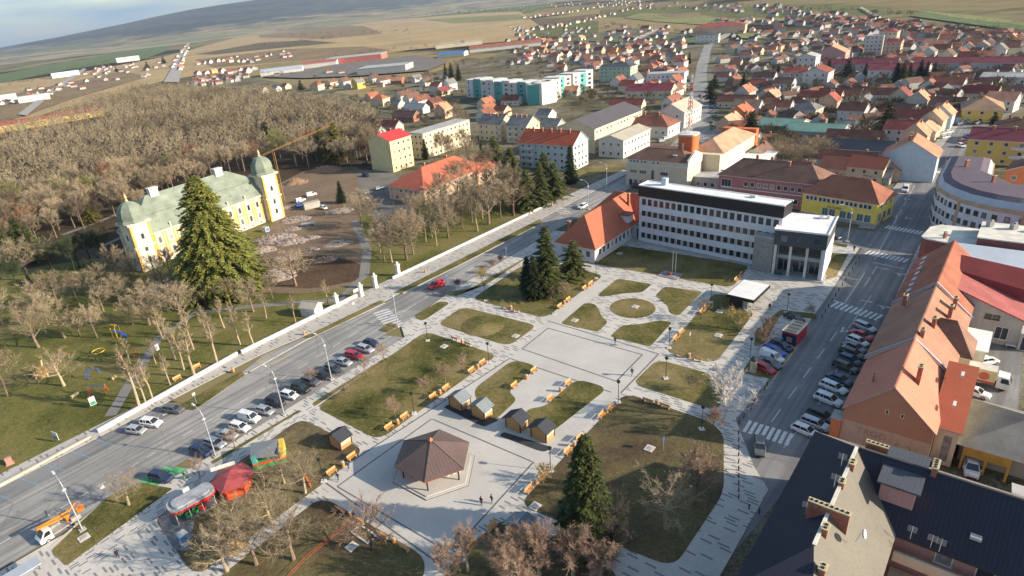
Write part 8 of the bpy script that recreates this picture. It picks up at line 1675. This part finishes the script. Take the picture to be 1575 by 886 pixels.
gm_ = groundmat('wood_canopy', [(.38, (.13, .105, .07)), (.46, (.24, .195, .13)), (.53, (.36, .30, .20)), (.60, (.21, .175, .12)), (.68, (.22, .23, .11))], .02, .25, .3)
merged('far_wood', fm, gm_, 'far part of the leafless wood reading as one brown mass behind the castle', 'wood')
# gardens of the town: bare fruit trees and hedges
gd = []; rg = random.Random(3)
GP = [([(780, 75), (960, 62), (1050, 66), (1052, 200), (930, 160), (780, 150)], 160), ([(1108, 70), (1300, 60), (1575, 90), (1575, 140), (1430, 200), (1240, 260), (1130, 240)], 520), ([(480, 118), (700, 115), (715, 160), (690, 200), (600, 190), (500, 150)], 110), ([(900, 130), (960, 150), (940, 165), (860, 160), (850, 145)], 26)]
for pl, n in GP:
    xs, ys = [p[0] for p in pl], [p[1] for p in pl]; k = 0; tr_ = 0
    while k < n and tr_ < n * 30:
        tr_ += 1; x, y = rg.uniform(min(xs), max(xs)), rg.uniform(min(ys), max(ys)); q = at(x, y)
        if not inpoly(x, y, pl) or any(inpoly(x, y, r_) for r_ in ROADS[:2]) or clash(q, 1.0): continue
        k += 1; gd.append(q)
gd.sort(key=lambda q: q.length)
s_, c2_ = bare_meshes(H=5, seed=21, spread=.5, fork=.2, dens=.7, tw=.14, tr=.1)
for i, q in enumerate(gd[:36]):
    x, y = px(q); best = min(LM, key=lambda l: (l[0][0] - x) ** 2 + ((l[0][1] - y) * 2.2) ** 2)
    tree('oak', q, rg.uniform(5, 8), 'bare garden tree, %s nearest of those among the houses, near %s' % (ORD[i + 1], best[1]), group='garden trees among the houses')
merged('garden_growth', [(c2_, q, rg.uniform(.7, 1.5), rg.uniform(0, 6)) for q in gd[36:]], groundmat('garden_twigs', [(.36, (.10, .085, .055)), (.5, (.17, .13, .085)), (.64, (.08, .095, .04))], .05, .5, .4), 'leafless bushes and fruit trees mingled between the town houses', 'garden bushes')
# hedgerows and copses in the fields, far away
hz = []
for a, c, n in [((900, 40), (1090, 60), 40), ((620, 27), (830, 18), 60), ((400, 60), (640, 52), 30), ((400, 76), (520, 60), 26), ((0, 140), (240, 82), 60), ((630, 10), (760, 4), 60), ((1100, 24), (1575, 60), 90), ((1130, 14), (1400, 30), 60), ((900, 12), (1200, 26), 60), ((1300, 46), (1575, 76), 60), ((700, 104), (915, 98), 40), ((780, 86), (900, 80), 40), ((520, 92), (720, 72), 14), ((290, 128), (450, 118), 30)]:
    for i in range(n):
        t = rg.random(); hz.append(at(a[0] + (c[0] - a[0]) * t + rg.uniform(-6, 6), a[1] + (c[1] - a[1]) * t + rg.uniform(-2.2, 2.2)))
merged('far_hedgerows', [(C_, q, min(2.2, .45 + q.length / 2600) * rg.uniform(.7, 1.1), rg.uniform(0, 6)) for q in hz], groundmat('hedgerow_twigs', [(.36, (.06, .052, .035)), (.5, (.11, .09, .055)), (.64, (.05, .06, .03))], .02, .2, .4), 'distant hedgerows and copses between the fields', 'hedgerows')
# far hamlets beyond the plain: roofs and walls that read as one scatter
hb = MB(); rr_ = random.Random(8)
def farhouse(q, s):
    a = rr_.uniform(0, 3); M_ = Matrix.Translation((q.x, q.y, 0)) @ Matrix.Rotation(a, 4, 'Z') @ Matrix.Scale(s, 4); n = len(hb.v)
    pts = [(-5, -4, 0), (5, -4, 0), (5, 4, 0), (-5, 4, 0), (-5, -4, 3.5), (5, -4, 3.5), (5, 4, 3.5), (-5, 4, 3.5), (-5, 0, 6.5), (5, 0, 6.5)]; hb.v += [tuple(M_ @ Vector(p)) for p in pts]
    for f, m_ in (((0, 1, 5, 4), 0), ((2, 3, 7, 6), 0), ((1, 2, 6, 9, 5), 0), ((3, 0, 4, 8, 7), 0), ((4, 5, 9, 8), 1), ((6, 7, 8, 9), 1)): hb.f.append(tuple(i + n for i in f)); hb.mi.append(m_ if m_ == 0 or rr_.random() < .7 else 2); hb.uv.append([(0, 0)] * len(f))
for a, c, n, w in [((400, 27), (620, 2), 60, 2), ((120, 72), (330, 34), 40, 5), ((1180, 20), (1575, 66), 110, 9), ((1100, 36), (1400, 44), 70, 6), ((960, 8), (1200, 16), 40, 5), ((0, 156), (250, 108), 34, 8), ((130, 112), (260, 100), 30, 6), ((290, 128), (400, 112), 44, 9), ((800, 10), (960, 4), 30, 4), ((330, 100), (460, 80), 20, 7)]:
    for i in range(n):
        t = rr_.random(); q = at(a[0] + (c[0] - a[0]) * t, a[1] + (c[1] - a[1]) * t + rr_.uniform(-w, w)); farhouse(q, .95)
for pl, n in (([(780, 40), (1575, 50), (1575, 120), (1440, 190), (1120, 215), (1108, 70), (1050, 66), (1050, 150), (930, 110), (780, 100)], 420), ([(400, 112), (700, 112), (710, 130), (500, 140)], 30)):
    k = 0
    for i in range(n * 12):
        x, y = rr_.uniform(390, 1575), rr_.uniform(40, 215)
        if k >= n or not inpoly(x, y, pl): continue
        q = at(x, y)
        if any(inpoly(x, y, r_) for r_ in ROADS) or clash(q, 3.6): continue
        HOUSES.append((None, q, 0, 0, 0, 3.6)); farhouse(q, rr_.uniform(.62, .95)); k += 1
o = hb.build('far_hamlets', [WALLS['grey'], roof_old, roof_brown]); tag(o, 'small far houses and sheds scattered through the town and over the plain', 'hamlets', kind='stuff')
# cut branches on the fairground lawn
t = thing('cut_branches', 'tangle of cut branches lying on the fairground lawn beside the worker', 'branches', at(330, 838)); t.location.z = LZ; cb = MB(); tb = MB()
for i in range(9):
    a = rnd.uniform(-.9, .5) ; p = Vector((rnd.uniform(-3, 3), rnd.uniform(-3, 3), .15)); d = Vector((math.cos(a), math.sin(a), .12)); q = p + d * rnd.uniform(3, 6); tb.tube([p, p.lerp(q, .5) + Vector((0, 0, .3)), q], [.1, .07, .03], 4)
    for j in range(60): s = p.lerp(q, rnd.uniform(.2, 1)); e = s + (d * .7 + Vector((rnd.uniform(-1, 1), rnd.uniform(-1, 1), rnd.uniform(0, .8)))) * rnd.uniform(.5, 1.4); ribbon(cb, s, e, .05)
tb.build('limb', bark_l, t); cb.build('twigs', twig_y, t)
b = MB(); b.lathe([(1.9, 0), (1.5, .35), (.8, .7), (0, .85)], 12); o = b.build('mulch_heap', M('wood_chips', (.42, .27, .10), .95, .3, 3)); o.location = at(358, 843); o.location.z = LZ; tag(o, 'straw-coloured heap of wood chips beside the lower path', 'heap')
# ================================================================== haze
mt = bpy.data.materials.new('haze_air'); mt.use_nodes = True; N, L = mt.node_tree.nodes, mt.node_tree.links
for n in list(N):
    if n.type != 'OUTPUT_MATERIAL': N.remove(n)
pv = N.new("ShaderNodeVolumePrincipled"); pv.inputs['Color'].default_value = (.60, .76, 1, 1); pv.inputs['Density'].default_value = HAZE; pv.inputs['Anisotropy'].default_value = .2
out = [n for n in N if n.type == 'OUTPUT_MATERIAL'][0]; L.new(pv.outputs[0], out.inputs['Volume'])
if HAZE > 0:
    b = MB(); b.box(-14000, 14000, -1500, 15500, -150, 480); o = b.build('haze', mt); tag(o, kind='stuff')
# lay down the pieces that belong to the turned front block of the hall
